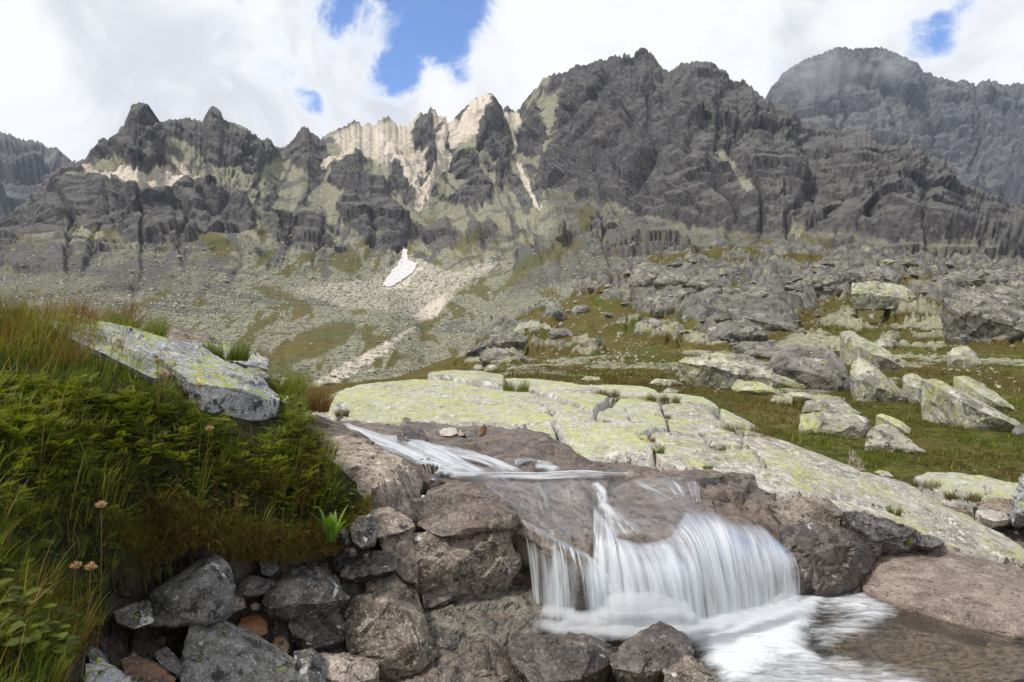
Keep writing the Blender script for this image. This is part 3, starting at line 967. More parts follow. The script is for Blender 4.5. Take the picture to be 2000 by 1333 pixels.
hx = np.linspace(430, 2280, 560)
hd = np.exp(np.linspace(math.log(5.6), math.log(205), 280))
HX, HD = np.meshgrid(hx, hd)
X = (HX - 1000) / F * HD
Y = HD
Z = hill_f(X, Y)
P0 = np.stack([X, Y, Z], -1)
q1 = fbm(P0 * [1, 1, 0] / 22, 4, seed=51)
q2 = fbm(P0 * [1, 1, 0] / 6, 4, seed=52)
far = sstep(HD, 22, 60)
sx, sy = proj(P0)
# bedrock outcrops: whale-backed humps elongated along the slope, steeper on the valley side
rot = P0 @ np.array([[0.86, -0.5, 0], [0.5, 0.86, 0], [0, 0, 0]])
hump = 1 - np.abs(fbm(rot * [1 / 9, 1 / 20, 0], 3, seed=55)) * 3.2
hump2 = 1 - np.abs(fbm(rot * [1 / 3.2, 1 / 7, 0], 3, seed=56)) * 3.0
outz = np.zeros(sx.shape)
for val, soft, poly in ((1.0, 30, [(1080, 575), (1180, 545), (1260, 505), (1500, 490), (1800, 500), (2300, 520), (2300, 640), (2000, 650), (1850, 620), (1700, 600), (1600, 610), (1560, 660), (1400, 690), (1320, 640), (1180, 600)]),
                        (0.7, 20, [(880, 690), (960, 640), (1060, 590), (1100, 640), (1000, 680)])):
    outz = np.maximum(outz, poly_mask(sx + 30 * q2, sy + 14 * q1, poly, soft) * val)
rockm = sstep(np.maximum(hump * 0.8, hump2 * 0.7) + 0.5 * q2 + outz * 0.60 - 0.90, 0.0, 0.40) * np.clip(0.25 + outz, 0, 1)
rockm = rockm * sstep(HD, 14, 30)
low = np.maximum(poly_mask(sx + 30 * q2, sy + 10 * q1, [(1500, 800), (1480, 700), (1600, 640), (1800, 590), (2200, 600), (2200, 830), (1900, 790), (1700, 770)], 30), 0.8 * poly_mask(sx + 30 * q2, sy + 10 * q1, [(880, 735), (1000, 660), (1250, 640), (1480, 690), (1500, 760), (1200, 745)], 20))
patch = sstep(fbm(rot * [1 / 2.6, 1 / 6, 0], 4, seed=66) + 0.25 * fbm(P0 * [1, 1, 0] / 1.1, 3, seed=67), 0.06, 0.20) * low * sstep(HD, 11, 15)
rockm = np.maximum(rockm, patch * 0.95)
amp = 0.05 + 0.9 * far
bump = rockm * (np.clip(hump, 0, 1) * 1.9 + np.clip(hump2, 0, 1) * 0.8) * amp
bump += patch * (0.06 + 0.12 * far) * (0.6 + facet(rot * [1 / 1.3, 1 / 3.0, 0] + 0.3 * q2[..., None], 6, 1.2))
bump += rockm * 0.5 * amp * facet(P0 * [1, 1, 0] / 2.6 + 0.3 * q2[..., None], 3, 1.3)
bump += (0.012 + 0.10 * far) * q2 * 2 + 0.07 * fbm(P0 * [1, 1, 0] / 0.8, 3, seed=57) * sstep(HD, 60, 20) + 0.06 * fbm(P0 * [1, 1, 0] / 2.2, 3, seed=59)
ZZ = Z + bump
grn = np.clip(sstep(fbm(P0 * [1, 1, 0] / 5, 4, seed=58), -0.1, 0.35), 0, 1)
grn = np.maximum(grn * 0.7, poly_mask(sx + 40 * q2, sy + 20 * q1, [(1560, 900), (1560, 780), (1700, 770), (2100, 800), (2100, 960), (1700, 960)], 40) * (0.55 + 0.5 * q2))
HV = np.stack([X, Y, ZZ], -1)
grav = poly_mask(sx + 6 * q2, sy + 6 * q2, [(1655, 875), (1668, 872), (1682, 895), (1690, 915), (1650, 915), (1658, 895)], 5)
grav = np.maximum(grav, poly_mask(sx + 10 * q2, sy + 6 * q2, [(1880, 985), (2040, 1000), (2100, 1090), (1985, 1075)], 8))

m, T = material('mountain_meadow')
pos = T.new('ShaderNodeNewGeometry').outputs['Position']
a1 = T.noise(pos, 1.1, 5, 0.65)
a2 = T.noise(pos, 9.0, 4, 0.65)
a3 = T.noise(pos, 0.35, 4, 0.6)
brown = T.mix(T.ramp(a2, 0.3, 0.7), (0.055, 0.046, 0.013), (0.160, 0.128, 0.042))
green = T.mix(T.ramp(a2, 0.3, 0.7), (0.036, 0.052, 0.009), (0.125, 0.135, 0.030))
gc = T.mix(T.ramp(T.math('ADD', attr(T, 'green'), T.math('MULTIPLY', T.math('SUBTRACT', a1, 0.5), 1.2)), 0.15, 0.75), brown, green)
rc = T.mix(T.ramp(T.noise(pos, 0.8, 5, 0.65), 0.36, 0.62), (0.085, 0.082, 0.078), (0.20, 0.195, 0.175))
rc = T.mix(T.ramp(a2, 0.58, 0.72, 0, 0.6), rc, (0.30, 0.295, 0.25))
rc = T.mix(T.ramp(T.noise(pos, 0.5, 6, 0.72), 0.55, 0.64, 0, 0.75), rc, (0.34, 0.345, 0.19))
rc = T.mix(T.ramp(T.noise(pos, 2.6, 5, 0.7), 0.44, 0.36, 0, 0.7), rc, (0.05, 0.048, 0.048))
gc = T.mix(T.ramp(a3, 0.52, 0.66, 0, 0.6), gc, T.mix(T.ramp(a2, 0.35, 0.65), (0.10, 0.085, 0.028), (0.24, 0.20, 0.075)))
gc = T.mix(T.ramp(T.noise(pos, 3.2, 3, 0.7), 0.46, 0.34, 0, 0.65), gc, (0.022, 0.024, 0.007))
rc = T.mix(T.math('MULTIPLY', attr(T, 'lich'), T.ramp(T.noise(pos, 4.0, 4, 0.7), 0.36, 0.56)), rc, (0.37, 0.37, 0.235))
rm = T.ramp(T.math('ADD', attr(T, 'rock'), T.math('MULTIPLY', T.math('SUBTRACT', a1, 0.5), 0.7)), 0.35, 0.55)
c = T.mix(rm, gc, rc)
c = T.mix(T.ramp(T.math('ADD', attr(T, 'gravel'), T.math('MULTIPLY', T.math('SUBTRACT', a2, 0.5), 0.8)), 0.3, 0.6), c,
          T.mix(T.ramp(T.noise(pos, 40, 4, 0.7), 0.35, 0.65), (0.16, 0.115, 0.09), (0.42, 0.35, 0.31)))
hh = T.math('ADD', a2, T.math('MULTIPLY', T.noise(pos, 35, 3, 0.7), 0.3))
finish(T, c, 0.95, hh, 1.0, 0.12, 0.08)
M_MEADOW = m
hill = link('hillside', mesh_np('hillside', HV, grid_faces(*HX.shape), m,
                                {'lich': patch.ravel(), 'rock': rockm.ravel(), 'green': grn.ravel(), 'gravel': grav.ravel()}), kind='structure')


def hill_at(x, y):
    """height of the finished hillside mesh at (x, y)"""
    x, y = np.asarray(x, float), np.asarray(y, float)
    u = (x / y * F + 1000 - hx[0]) / (hx[1] - hx[0])
    v = (np.log(y) - math.log(5.6)) / (math.log(205) - math.log(5.6)) * (len(hd) - 1)
    u = np.clip(u, 0, len(hx) - 1.001)
    v = np.clip(v, 0, len(hd) - 1.001)
    i, j = np.floor(v).astype(int), np.floor(u).astype(int)
    fu, fv = u - j, v - i
    return (ZZ[i, j] * (1 - fu) + ZZ[i, j + 1] * fu) * (1 - fv) + (ZZ[i + 1, j] * (1 - fu) + ZZ[i + 1, j + 1] * fu) * fv


def hill_hits(px, py):
    """first hillside point along each sight line through photograph pixels"""
    px, py = np.atleast_1d(np.asarray(px, float)), np.atleast_1d(np.asarray(py, float))
    out = at(px, py, np.full(px.shape, 200.0))
    todo = np.ones(px.shape, bool)
    for d in np.exp(np.linspace(math.log(5.8), math.log(200), 420)):
        i = np.nonzero(todo)[0]
        if not len(i): break
        Q = at(px[i], py[i], np.full(len(i), d))
        b = Q[:, 2] < hill_at(Q[:, 0], Q[:, 1])
        out[i[b]] = Q[b]
        todo[i[b]] = False
    return out


def hill_hit(px, py):
    return hill_hits([px], [py])[0]


# floor of the valley between the bank and the far slopes
VP = np.array([(-900, 770, 10.5), (-260, 768, 11), (200, 790, 11), (500, 800, 10), (640, 806, 9), (760, 800, 12), (-900, 694, 98), (-260, 694, 98), (0, 694, 101), (300, 705, 102), (500, 745, 92), (620, 806, 76), (760, 802, 78), (860, 790, 84),
               (200, 765, 40), (600, 815, 32), (-300, 745, 40), (-900, 745, 40)], float)
v3 = at(VP[:, 0], VP[:, 1], VP[:, 2])
v3[:, 2] -= 0.12
vf_ = tps(v3, 1e-3)
gx, gd = np.meshgrid(np.linspace(-900, 860, 200), np.exp(np.linspace(math.log(8.5), math.log(104), 120)))
x, y = (gx - 1000) / F * gd, gd
q = np.stack([x, y, 0 * x], -1)
z = vf_(x, y) + 0.15 * fbm(q / 5, 3, seed=181)
zero = np.zeros(x.size)
link('valley_floor', mesh_np('valley_floor', np.stack([x, y, z], -1), grid_faces(120, 200), M_MEADOW,
                             {'rock': sstep(fbm(q / 6, 3, seed=183), 0.1, 0.3).ravel() * 0.8, 'green': np.full(x.size, 0.5), 'gravel': zero, 'lich': zero}), kind='structure')
# ------------------------------------------------------------------ lichen slabs beside the stream
SP = np.array([(560, 800, 5.9), (615, 800, 5.6), (700, 822, 5.35), (850, 826, 5.3), (980, 830, 5.2), (700, 756, 7.0), (640, 774, 6.4), (850, 739, 7.8), (900, 737, 8.4),
               (1000, 750, 8.2), (850, 785, 6.2), (950, 790, 6.2), (1090, 822, 5.15), (1280, 893, 4.35), (1120, 908, 4.5), (1170, 800, 6.0), (1160, 860, 4.9), (1400, 780, 7.6),
               (1300, 762, 9.3), (1120, 754, 9.4), (1500, 850, 5.8), (1400, 860, 5.2), (1420, 912, 4.3), (1560, 935, 4.3), (1600, 900, 4.9), (1700, 960, 4.4), (1800, 1002, 4.3),
               (1900, 1035, 4.25), (2000, 1085, 4.0), (2100, 1120, 3.9), (1650, 908, 5.6), (1780, 950, 5.2), (1860, 990, 4.9), (1560, 868, 6.0), (1480, 830, 6.8),
               (1430, 800, 7.8), (1960, 1042, 4.6), (1740, 1016, 4.0), (1640, 986, 4.0), (1500, 960, 4.0), (1850, 1062, 3.95), (1220, 810, 6.0), (1300, 840, 5.2)], float)
slab_f = tps(at(SP[:, 0], SP[:, 1], SP[:, 2]), 2e-4)


def hit(f, px, py, d0=2.5, d1=12.0):
    d = np.linspace(d0, d1, 900)
    Q = at(px, py, d)
    below = Q[:, 2] < f(Q[:, 0], Q[:, 1])
    k = int(np.argmax(below)) if below.any() else int(np.argmin(Q[:, 2] - f(Q[:, 0], Q[:, 1])))
    return Q[k]


def seg_dist(x, y, pl, closed=False):
    d = np.full(x.shape, 1e9)
    n = len(pl)
    for k in range(n if closed else n - 1):
        ax, ay = pl[k]
        bx, by = pl[(k + 1) % n]
        ex, ey = bx - ax, by - ay
        t = np.clip(((x - ax) * ex + (y - ay) * ey) / max(ex * ex + ey * ey, 1e-12), 0, 1)
        d = np.minimum(d, np.hypot(x - ax - t * ex, y - ay - t * ey))
    return d


def inside(x, y, pl):
    r = np.zeros(x.shape, bool)
    n = len(pl)
    for k in range(n):
        ax, ay = pl[k]
        bx, by = pl[(k + 1) % n]
        if ay == by: continue
        r ^= ((ay > y) != (by > y)) & (x < (bx - ax) * (y - ay) / (by - ay) + ax)
    return r


def slab(name, label, poly, mat, cracks=(), lift=0.0, edge=0.014, deep=0.22, rel=1.0, res=(3.0, 0.018), cat='rock slab', dome=0.0, f=slab_f):
    W3 = np.array([hit(f, *p) for p in poly])
    W2 = W3[:, :2]
    d0, d1 = W2[:, 1].min() - 0.08, W2[:, 1].max() + 0.08
    p0, p1 = min(p[0] for p in poly) - 14, max(p[0] for p in poly) + 14
    nx = int((p1 - p0) / res[0])
    nd = max(30, min(420, int((d1 - d0) / res[1])))
    gx, gd = np.meshgrid(np.linspace(p0, p1, nx), np.linspace(d0, d1, nd))
    x, y = (gx - 1000) / F * gd, gd
    wob = np.stack([x, y, 0 * x], -1)
    xw = x + 0.020 * fbm(wob * 4, 3, seed=61)
    yw = y + 0.035 * fbm(wob * 4, 3, seed=62)
    s = seg_dist(xw, yw, W2, True) * np.where(inside(xw, yw, W2), 1, -1)
    z = f(x, y) + lift
    e = np.clip(1 - s / edge, 0, 1)
    z = z - 0.02 * e ** 2
    z = z - np.where(s < 0, np.minimum(deep, -s * 9), 0)
    z = z + dome * np.clip(s / 0.5, 0, 1)
    for (cp, w, dp) in cracks:
        C2 = np.array([hit(f, *p) for p in cp])[:, :2]
        cd = seg_dist(x + 0.05 * fbm(wob * 5, 3, seed=63), y + 0.05 * fbm(wob * 5, 3, seed=64), C2)
        z = z - dp * np.exp(-(cd / (0.5 * w + 0.004)) ** 2)
    rl = 0.010 * fbm(wob * [1.6, 1.6, 0], 3, seed=65) + 0.010 * facet(wob * [1.8, 3.4, 0] + 0.25 * fbm(wob * 4, 2)[..., None], 4, 1.2) \
        + 0.005 * facet(wob * [7, 13, 0] + 0.3 * fbm(wob * 9, 2)[..., None], 8, 1.2)
    z = z + rel * rl
    V = np.stack([x, y, z], -1).reshape(-1, 3)
    keep = (s > -0.045).ravel()
    Fc = grid_faces(nd, nx)
    Fc = Fc[keep[Fc].all(1)]
    used = np.unique(Fc)
    mp = np.full(len(V), -1)
    mp[used] = np.arange(len(used))
    V, Fc = V[used], mp[Fc]
    o0 = V.mean(0)
    me = mesh_np(name, V - o0, Fc, mat)
    o = link(name, me, label, cat)
    o.location = o0.tolist()
    return o


slab('rock_slab', 'broad whale-backed slab crusted with yellow-green lichen behind the upper cascade',
     [(611, 787), (640, 772), (690, 755), (735, 746), (810, 741), (877, 743), (922, 754), (985, 762), (1035, 768), (1090, 784), (1150, 806), (1165, 818), (1168, 830),
      (1130, 826), (1080, 821), (1042, 831), (990, 829), (972, 824), (910, 826), (810, 826), (710, 822), (660, 816), (615, 804)], M_SLAB,
     cracks=[([(650, 782), (668, 788), (672, 806), (662, 815)], 0.035, 0.08), ([(710, 760), (790, 752), (860, 754)], 0.02, 0.02), ([(1000, 790), (1045, 800), (1095, 812)], 0.03, 0.04),
             ([(1060, 790), (1085, 806)], 0.03, 0.07)])
slab('rock_slab', 'pale slab forming the skyline edge above the broad lichen slab',
     [(835, 737), (870, 733), (905, 731), (950, 734), (985, 742), (985, 758), (922, 752), (877, 742), (850, 740)], M_SLAB, lift=0.05, dome=0.03)
slab('rock_slab', 'bright yellow lichen slab with an undercut lower edge, above the crack',
     [(985, 745), (1040, 744), (1088, 750), (1140, 764), (1190, 782), (1172, 797), (1160, 806), (1092, 780), (1030, 763)], M_SLAB, lift=0.035, dome=0.03)
slab('rock_slab', 'wedge-shaped slab with a dark vertical face rising from the stream',
     [(1083, 825), (1125, 820), (1195, 838), (1232, 852), (1275, 880), (1277, 893), (1250, 896), (1160, 906), (1120, 908), (1104, 870), (1092, 845)], M_SLAB, lift=0.035, deep=0.3, dome=0.02)
slab('rock_slab', 'small lichen slab between the dark crack and the stream',
     [(1043, 832), (1076, 824), (1084, 840), (1090, 858), (1040, 862), (1008, 858)], M_SLAB, lift=0.01)
slab('rock_slab', 'rounded beige slab crossed by short dark cracks beside the wedge slab',
     [(1166, 813), (1210, 782), (1250, 784), (1287, 793), (1300, 820), (1306, 845), (1250, 851), (1232, 848), (1196, 836), (1172, 828)], M_SLAB, lift=0.02,
     cracks=[([(1228, 803), (1232, 822), (1236, 832)], 0.018, 0.06), ([(1190, 832), (1232, 842)], 0.02, 0.04)])
slab('rock_slab', 'long lichen slab sloping down beside the stream past the waterfall',
     [(1290, 791), (1340, 786), (1375, 792), (1410, 822), (1440, 850), (1500, 852), (1560, 871), (1620, 897), (1680, 922), (1760, 942), (1840, 986), (1900, 1012), (1960, 1042),
      (2000, 1072), (2080, 1100), (2080, 1118), (1990, 1096), (1900, 1082), (1800, 1050), (1740, 1016), (1640, 986), (1560, 966), (1500, 962), (1440, 936), (1400, 921), (1300, 907),
      (1282, 893), (1277, 878), (1238, 853), (1310, 846), (1303, 820)], M_SLABR,
     cracks=[([(1372, 845), (1388, 868), (1410, 882)], 0.03, 0.06), ([(1478, 880), (1485, 900), (1495, 912)], 0.022, 0.09), ([(1268, 848), (1276, 862), (1290, 876)], 0.03, 0.05),
             ([(1305, 868), (1345, 874)], 0.02, 0.03), ([(1560, 968), (1640, 970), (1720, 992), (1800, 1010)], 0.03, 0.06), ([(1436, 838), (1452, 858), (1448, 876)], 0.02, 0.05),
             ([(1845, 1010), (1860, 1025), (1900, 1040)], 0.025, 0.04)], rel=1.1)
slab('rock_slab', 'narrow lichen slab strip between grass tufts below the meadow',
     [(1120, 753), (1212, 754), (1287, 768), (1375, 777), (1405, 797), (1375, 792), (1290, 789), (1212, 779), (1190, 770)], M_SLAB, lift=0.01)
slab('rock_slab', 'lichen slab strip with ragged cracks along the edge of the meadow',
     [(1405, 798), (1462, 826), (1502, 848), (1490, 858), (1440, 846), (1412, 820)], M_SLAB, lift=0.02)
JP = np.array([(1780, 935, 5.9), (1830, 921, 6.6), (1980, 946, 6.0), (2000, 985, 5.2), (1860, 975, 5.3), (1800, 950, 5.6), (1900, 950, 5.7), (1960, 1000, 5.0)], float)
j_f = tps(at(JP[:, 0], JP[:, 1], JP[:, 2]), 1e-3)
slab('rock_slab', 'low lichen slab with black cracks at the foot of the grassy slope',
     [(1787, 936), (1825, 923), (1875, 927), (1975, 946), (2010, 950), (2010, 985), (1912, 972), (1862, 971), (1805, 951)], M_SLAB, f=j_f, lift=0.02, deep=0.3,
     cracks=[([(1870, 952), (1874, 965)], 0.02, 0.08), ([(1930, 954), (1924, 970)], 0.02, 0.06)])

# ------------------------------------------------------------------ stream bed
K = [[(640, 812, 5.7), (800, 822, 5.5), (960, 827, 5.35), (1040, 836, 5.1), (1100, 862, 4.8), (1160, 908, 4.5), (1290, 896, 4.45), (1440, 920, 4.25)],
     [(655, 838, 5.15), (740, 872, 4.6), (830, 908, 4.25), (940, 932, 4.0), (1060, 930, 4.0), (1180, 932, 3.95), (1300, 930, 3.92), (1420, 932, 3.95)],
     [(830, 965, 3.65), (920, 968, 3.5), (1000, 980, 3.38), (1080, 995, 3.28), (1170, 995, 3.33), (1250, 1003, 3.36), (1330, 992, 3.5), (1430, 985, 3.7)],
     [(950, 1010, 3.12), (1015, 1013, 3.06), (1080, 1045, 2.99), (1150, 1064, 2.97), (1215, 1046, 3.08), (1290, 1052, 3.10), (1375, 1038, 3.28), (1490, 1036, 3.56)],
     [(990, 1195, 3.12), (1040, 1200, 3.09), (1100, 1216, 3.0), (1190, 1225, 2.93), (1270, 1225, 2.95), (1360, 1212, 3.02), (1460, 1195, 3.22), (1560, 1165, 3.5)],
     [(960, 1380, 2.85), (1030, 1380, 2.85), (1100, 1380, 2.85), (1190, 1380, 2.82), (1270, 1380, 2.84), (1360, 1370, 2.88), (1470, 1350, 3.0), (1640, 1320, 3.25)]]
for r_, ends in enumerate(((1480, 930, 4.15), (1480, 945, 3.9), (1540, 1000, 3.75), (1610, 1060, 3.66), (1660, 1165, 3.6))):
    K[r_].append(ends)
K[5].append((1740, 1300, 3.35))


def kcurve(tab, u):
    tab = np.array(tab, float)
    t = np.linspace(0, 1, len(tab))
    return at(*[np.interp(u, t, tab[:, k]) for k in range(3)])


def kloft(u, v):
    """point on the stream bed; u across, v along (0..len(K)-1)"""
    Ks = np.stack([kcurve(k, u) for k in K], 0)        # (nk, ..., 3)
    v = np.clip(v, 0, len(K) - 1.0001)
    i = np.floor(v).astype(int)
    f = (v - i)[..., None]
    a = np.take_along_axis(Ks, i[None, ..., None], 0)[0]
    b = np.take_along_axis(Ks, i[None, ..., None] + 1, 0)[0]
    return a * (1 - f) + b * f


bu, bv = np.meshgrid(np.linspace(0, 1, 200), np.linspace(0, 5, 200))
B = kloft(bu, bv)
B = blur(blur(B, 7, 0), 6, 1)
BN = grid_normals(B)
BN = np.where(BN[..., 2:3] < 0, -BN, BN)
bd_ = 0.03 * fbm(B * 3, 4, seed=71) + 0.035 * facet(B * [2.5, 2.5, 1.5] + 0.2 * fbm(B * 3, 2)[..., None], 5, 1.2) + 0.010 * facet(B * 9 + 0.3 * fbm(B * 6, 2)[..., None], 6, 1.2)
# channel cut between the two rock shoulders
chx, chy = proj(B)
chan = poly_mask(chx, chy, [(1150, 960), (1185, 965), (1215, 1040), (1220, 1085), (1165, 1085), (1170, 1030)], 12)
B2 = B + BN * (bd_ - 0.05 * chan)[..., None]
o = link('stream_bed', mesh_np('stream_bed', B2, grid_faces(200, 200), M_WETB), kind='structure')


def bed_surface(u, v, off=0.012):
    fu, fv = u * 199, np.clip(v, 0, 4.999) / 5 * 199
    i, j = np.clip(np.floor(fv).astype(int), 0, 198), np.clip(np.floor(fu).astype(int), 0, 198)
    a, b = (fv - i)[..., None], (fu - j)[..., None]
    p = (B2[i, j] * (1 - b) + B2[i, j + 1] * b) * (1 - a) + (B2[i + 1, j] * (1 - b) + B2[i + 1, j + 1] * b) * a
    return p


# pool bottom
px_, py_ = np.meshgrid(np.linspace(-1.3, 4.6, 110), np.linspace(-0.6, 4.2, 90))
pb = np.stack([px_, py_, -0.20 + 0.07 * fbm(np.stack([px_, py_, 0 * px_], -1) * 2.2, 4, seed=81) + 0.05 * facet(np.stack([px_, py_, 0 * px_], -1) * 4.5, 2, 1.2)], -1)
mpb = rock_material('pool_bottom', (0.11, 0.083, 0.042), (0.22, 0.175, 0.092), (0.38, 0.32, 0.19), black=0.25, rust=0.2, grain=0.4)
link('pool_bottom', mesh_np('pool_bottom', pb, grid_faces(*px_.shape), mpb), kind='structure')

# jumbled wet bank rock between the grass bank and the stream
WP = np.array([(750, 1320, 2.56), (600, 1340, 2.40), (400, 1310, 2.25), (250, 1300, 2.05), (480, 1190, 2.45), (300, 1230, 2.2), (650, 1140, 2.70), (800, 1150, 2.9), (700, 1070, 2.85), (850, 1030, 3.1),
               (600, 1080, 2.7), (450, 1120, 2.45), (900, 1200, 2.95), (850, 1290, 2.65), (950, 1290, 2.68), (1010, 1200, 3.05), (200, 1360, 1.75), (100, 1450, 1.5), (980, 1060, 3.2), (760, 960, 3.5), (640, 900, 3.8),
               (640, 1230, 2.55), (1050, 1330, 2.6)], float)
w3 = at(WP[:, 0], WP[:, 1], WP[:, 2])
w3[:, 2] += 0.015
wb_f = tps(w3, 1e-3)
gx, gd = np.meshgrid(np.linspace(60, 1040, 240), np.linspace(1.4, 3.3, 150))
x, y = (gx - 1000) / F * gd, gd
q = np.stack([x, y, 0 * x], -1)
z = wb_f(x, y) + 0.055 * facet(q * 4.2 + 0.2 * fbm(q * 4, 2)[..., None], 2, 1.5) + 0.022 * facet(q * 12 + 0.3 * fbm(q * 9, 2)[..., None], 3, 1.4) + 0.02 * fbm(q * 3, 4)
link('stream_bank', mesh_np('stream_bank', np.stack([x, y, z], -1), grid_faces(150, 240), M_WETB2), kind='structure')

# ground under the right-hand rocks and the gravel below the slope
GP = np.array([(1440, 1040, 3.6), (1600, 1060, 3.75), (1750, 1075, 3.85), (1900, 1110, 3.8), (2100, 1150, 3.7), (1500, 1180, 3.4), (1700, 1190, 3.4), (1420, 960, 4.0), (1600, 1000, 4.2), (1800, 1030, 4.5),
               (1920, 1035, 4.75), (2000, 1030, 4.9), (2150, 1040, 4.9), (1900, 990, 5.4), (2000, 985, 5.6), (2200, 985, 5.7), (1800, 960, 5.6), (1900, 955, 6.3), (2100, 958, 6.4), (1700, 935, 6.2), (1600, 905, 6.8),
               (2100, 1300, 2.7), (1800, 1280, 2.9)], float)
g3 = at(GP[:, 0], GP[:, 1], GP[:, 2])
g3[:, 2] -= 0.05
gb_f = tps(g3, 1e-3)
gx, gd = np.meshgrid(np.linspace(1380, 2260, 170), np.linspace(2.7, 6.7, 140))
x, y = (gx - 1000) / F * gd, gd
q = np.stack([x, y, 0 * x], -1)
z = gb_f(x, y) + 0.03 * facet(q * 4 + 0.3 * fbm(q * 4, 2)[..., None], 2, 1.3) + 0.015 * fbm(q * 5, 4)
m, T = material('gravel_ground')
pos = T.new('ShaderNodeNewGeometry').outputs['Position']
gv = T.noise(pos, 30, 5, 0.7)
finish(T, T.mix(T.ramp(gv, 0.35, 0.65), (0.09, 0.068, 0.052), (0.30, 0.25, 0.215)), 0.9, gv, 1.0, 0.03, 0.2)
link('gravel_ground', mesh_np('gravel_ground', np.stack([x, y, z], -1), grid_faces(140, 170), m), kind='structure')

# ------------------------------------------------------------------ foreground rocks
R = rock
R('boulder', 'tall pinkish-brown granite block between the grass bank and the upper cascade',
  [(612, 862, 3.75), (635, 847, 4.05), (700, 862, 3.95), (785, 897, 3.7), (820, 935, 3.62), (819, 970, 3.5), (817, 1007, 3.3), (807, 1020, 3.18), (785, 1005, 3.05), (720, 992, 3.0), (640, 965, 3.02),
   (640, 905, 3.35), (690, 890, 3.45), (775, 912, 3.3), (618, 900, 3.3)], M_PINK, back=0.3, rough=0.75, cat='boulder')
R('rock', 'flat-topped brown block wedged under the tall pinkish granite block', [(718, 1003, 2.95), (761, 993, 3.0), (800, 1015, 2.98), (807, 1028, 2.9), (787, 1036, 2.84), (740, 1046, 2.8), (722, 1030, 2.82), (770, 1012, 2.86)], M_PINK, back=0.25)
R('rock', 'long wet ledge of smooth rock running along the far bank of the cascade',
  [(556, 812, 4.4), (600, 806, 4.7), (690, 838, 4.6), (735, 862, 4.3), (700, 876, 4.1), (640, 862, 4.0), (570, 840, 4.0)], M_BROWN, back=0.3, rough=0.6)
R('boulder', 'angular wet brown boulder beside the lip of the waterfall',
  [(813, 1027, 2.98), (823, 997, 3.2), (838, 946, 3.7), (917, 946, 3.55), (950, 968, 3.3), (985, 994, 3.08), (1015, 1012, 3.0), (1012, 1032, 2.98), (966, 1030, 2.94), (917, 1032, 2.9), (885, 1045, 2.88),
   (862, 1048, 2.88), (880, 1012, 2.95), (945, 985, 3.05)], M_WETB, back=0.25, rough=0.8, cat='boulder')
R('rock', 'small dark stone lodged behind the angular brown boulder', [(822, 925, 3.75), (850, 928, 3.7), (866, 940, 3.66), (845, 955, 3.6), (826, 955, 3.6), (838, 938, 3.6)], M_WETD)
R('boulder', 'broad rough brown rock face below the angular brown boulder',
  [(798, 1042, 2.9), (840, 1046, 2.92), (905, 1058, 2.93), (985, 1036, 3.0), (994, 1072, 3.0), (1000, 1100, 3.0), (962, 1138, 2.95), (925, 1152, 2.9), (860, 1152, 2.85), (818, 1137, 2.82), (808, 1090, 2.84),
   (900, 1095, 2.84)], M_BROWN, back=0.3, rough=1.1, cat='boulder')
R('rock', 'upright cracked brown rock left of the broad rough face', [(742, 1038, 2.85), (775, 1034, 2.88), (800, 1040, 2.88), (812, 1095, 2.82), (814, 1135, 2.78), (790, 1130, 2.76), (768, 1108, 2.76), (752, 1085, 2.78)], M_WETB, back=0.25)
R('rock', 'low dark flake of rock lying against the upright cracked rock', [(652, 1092, 2.72), (690, 1076, 2.78), (740, 1074, 2.8), (768, 1084, 2.78), (772, 1112, 2.72), (740, 1118, 2.68), (690, 1128, 2.64), (660, 1115, 2.66)], M_WETD, back=0.22)
R('boulder', 'big pale angular block with a sharp ridge, standing at the water edge',
  [(680, 1222, 2.52), (696, 1176, 2.62), (729, 1142, 2.72), (768, 1125, 2.78), (784, 1147, 2.76), (820, 1192, 2.72), (845, 1274, 2.60), (812, 1304, 2.48), (729, 1290, 2.46), (690, 1268, 2.47),
   (742, 1216, 2.50), (772, 1196, 2.58), (800, 1262, 2.47)], M_BROWN, back=0.12, rough=0.8, cat='boulder')
R('rock', 'thin brown slice of rock leaning behind the big pale angular block', [(788, 1150, 2.82), (806, 1140, 2.85), (822, 1180, 2.8), (826, 1200, 2.76), (812, 1190, 2.76)], M_PINK, back=0.12)
R('rock', 'dark triangular chunk in the crack under the rough brown face', [(824, 1142, 2.86), (870, 1156, 2.87), (890, 1162, 2.87), (845, 1184, 2.8), (830, 1186, 2.79)], M_WETD, back=0.15)
R('boulder', 'broad sloping wet slab at the left foot of the waterfall',
  [(826, 1196, 2.78), (868, 1168, 2.9), (990, 1146, 3.05), (1048, 1146, 3.08), (1068, 1180, 2.98), (1072, 1222, 2.86), (1030, 1245, 2.78), (1000, 1262, 2.72), (910, 1285, 2.64), (850, 1284, 2.6), (840, 1240, 2.68),
   (1000, 1175, 2.92)], M_WETG, back=0.1, rough=0.8, cat='boulder')
R('rock', 'reddish flat-topped block half under water at the foot of the falls',
  [(1000, 1262, 2.56), (1016, 1240, 2.66), (1075, 1240, 2.72), (1150, 1244, 2.72), (1186, 1262, 2.66), (1190, 1292, 2.58), (1130, 1322, 2.44), (1045, 1330, 2.40), (1006, 1292, 2.48), (1040, 1268, 2.5), (1150, 1268, 2.54)], M_WETD, back=0.06, rough=0.7, drop=0.1)
R('rock', 'dark pointed rock standing in the white foam', [(1193, 1282, 2.58), (1222, 1258, 2.62), (1288, 1218, 2.7), (1340, 1246, 2.66), (1348, 1276, 2.58), (1320, 1300, 2.5), (1250, 1312, 2.46), (1208, 1304, 2.5), (1262, 1268, 2.52), (1310, 1262, 2.55)],
  M_WETD, back=0.08, rough=0.8, drop=0.1)
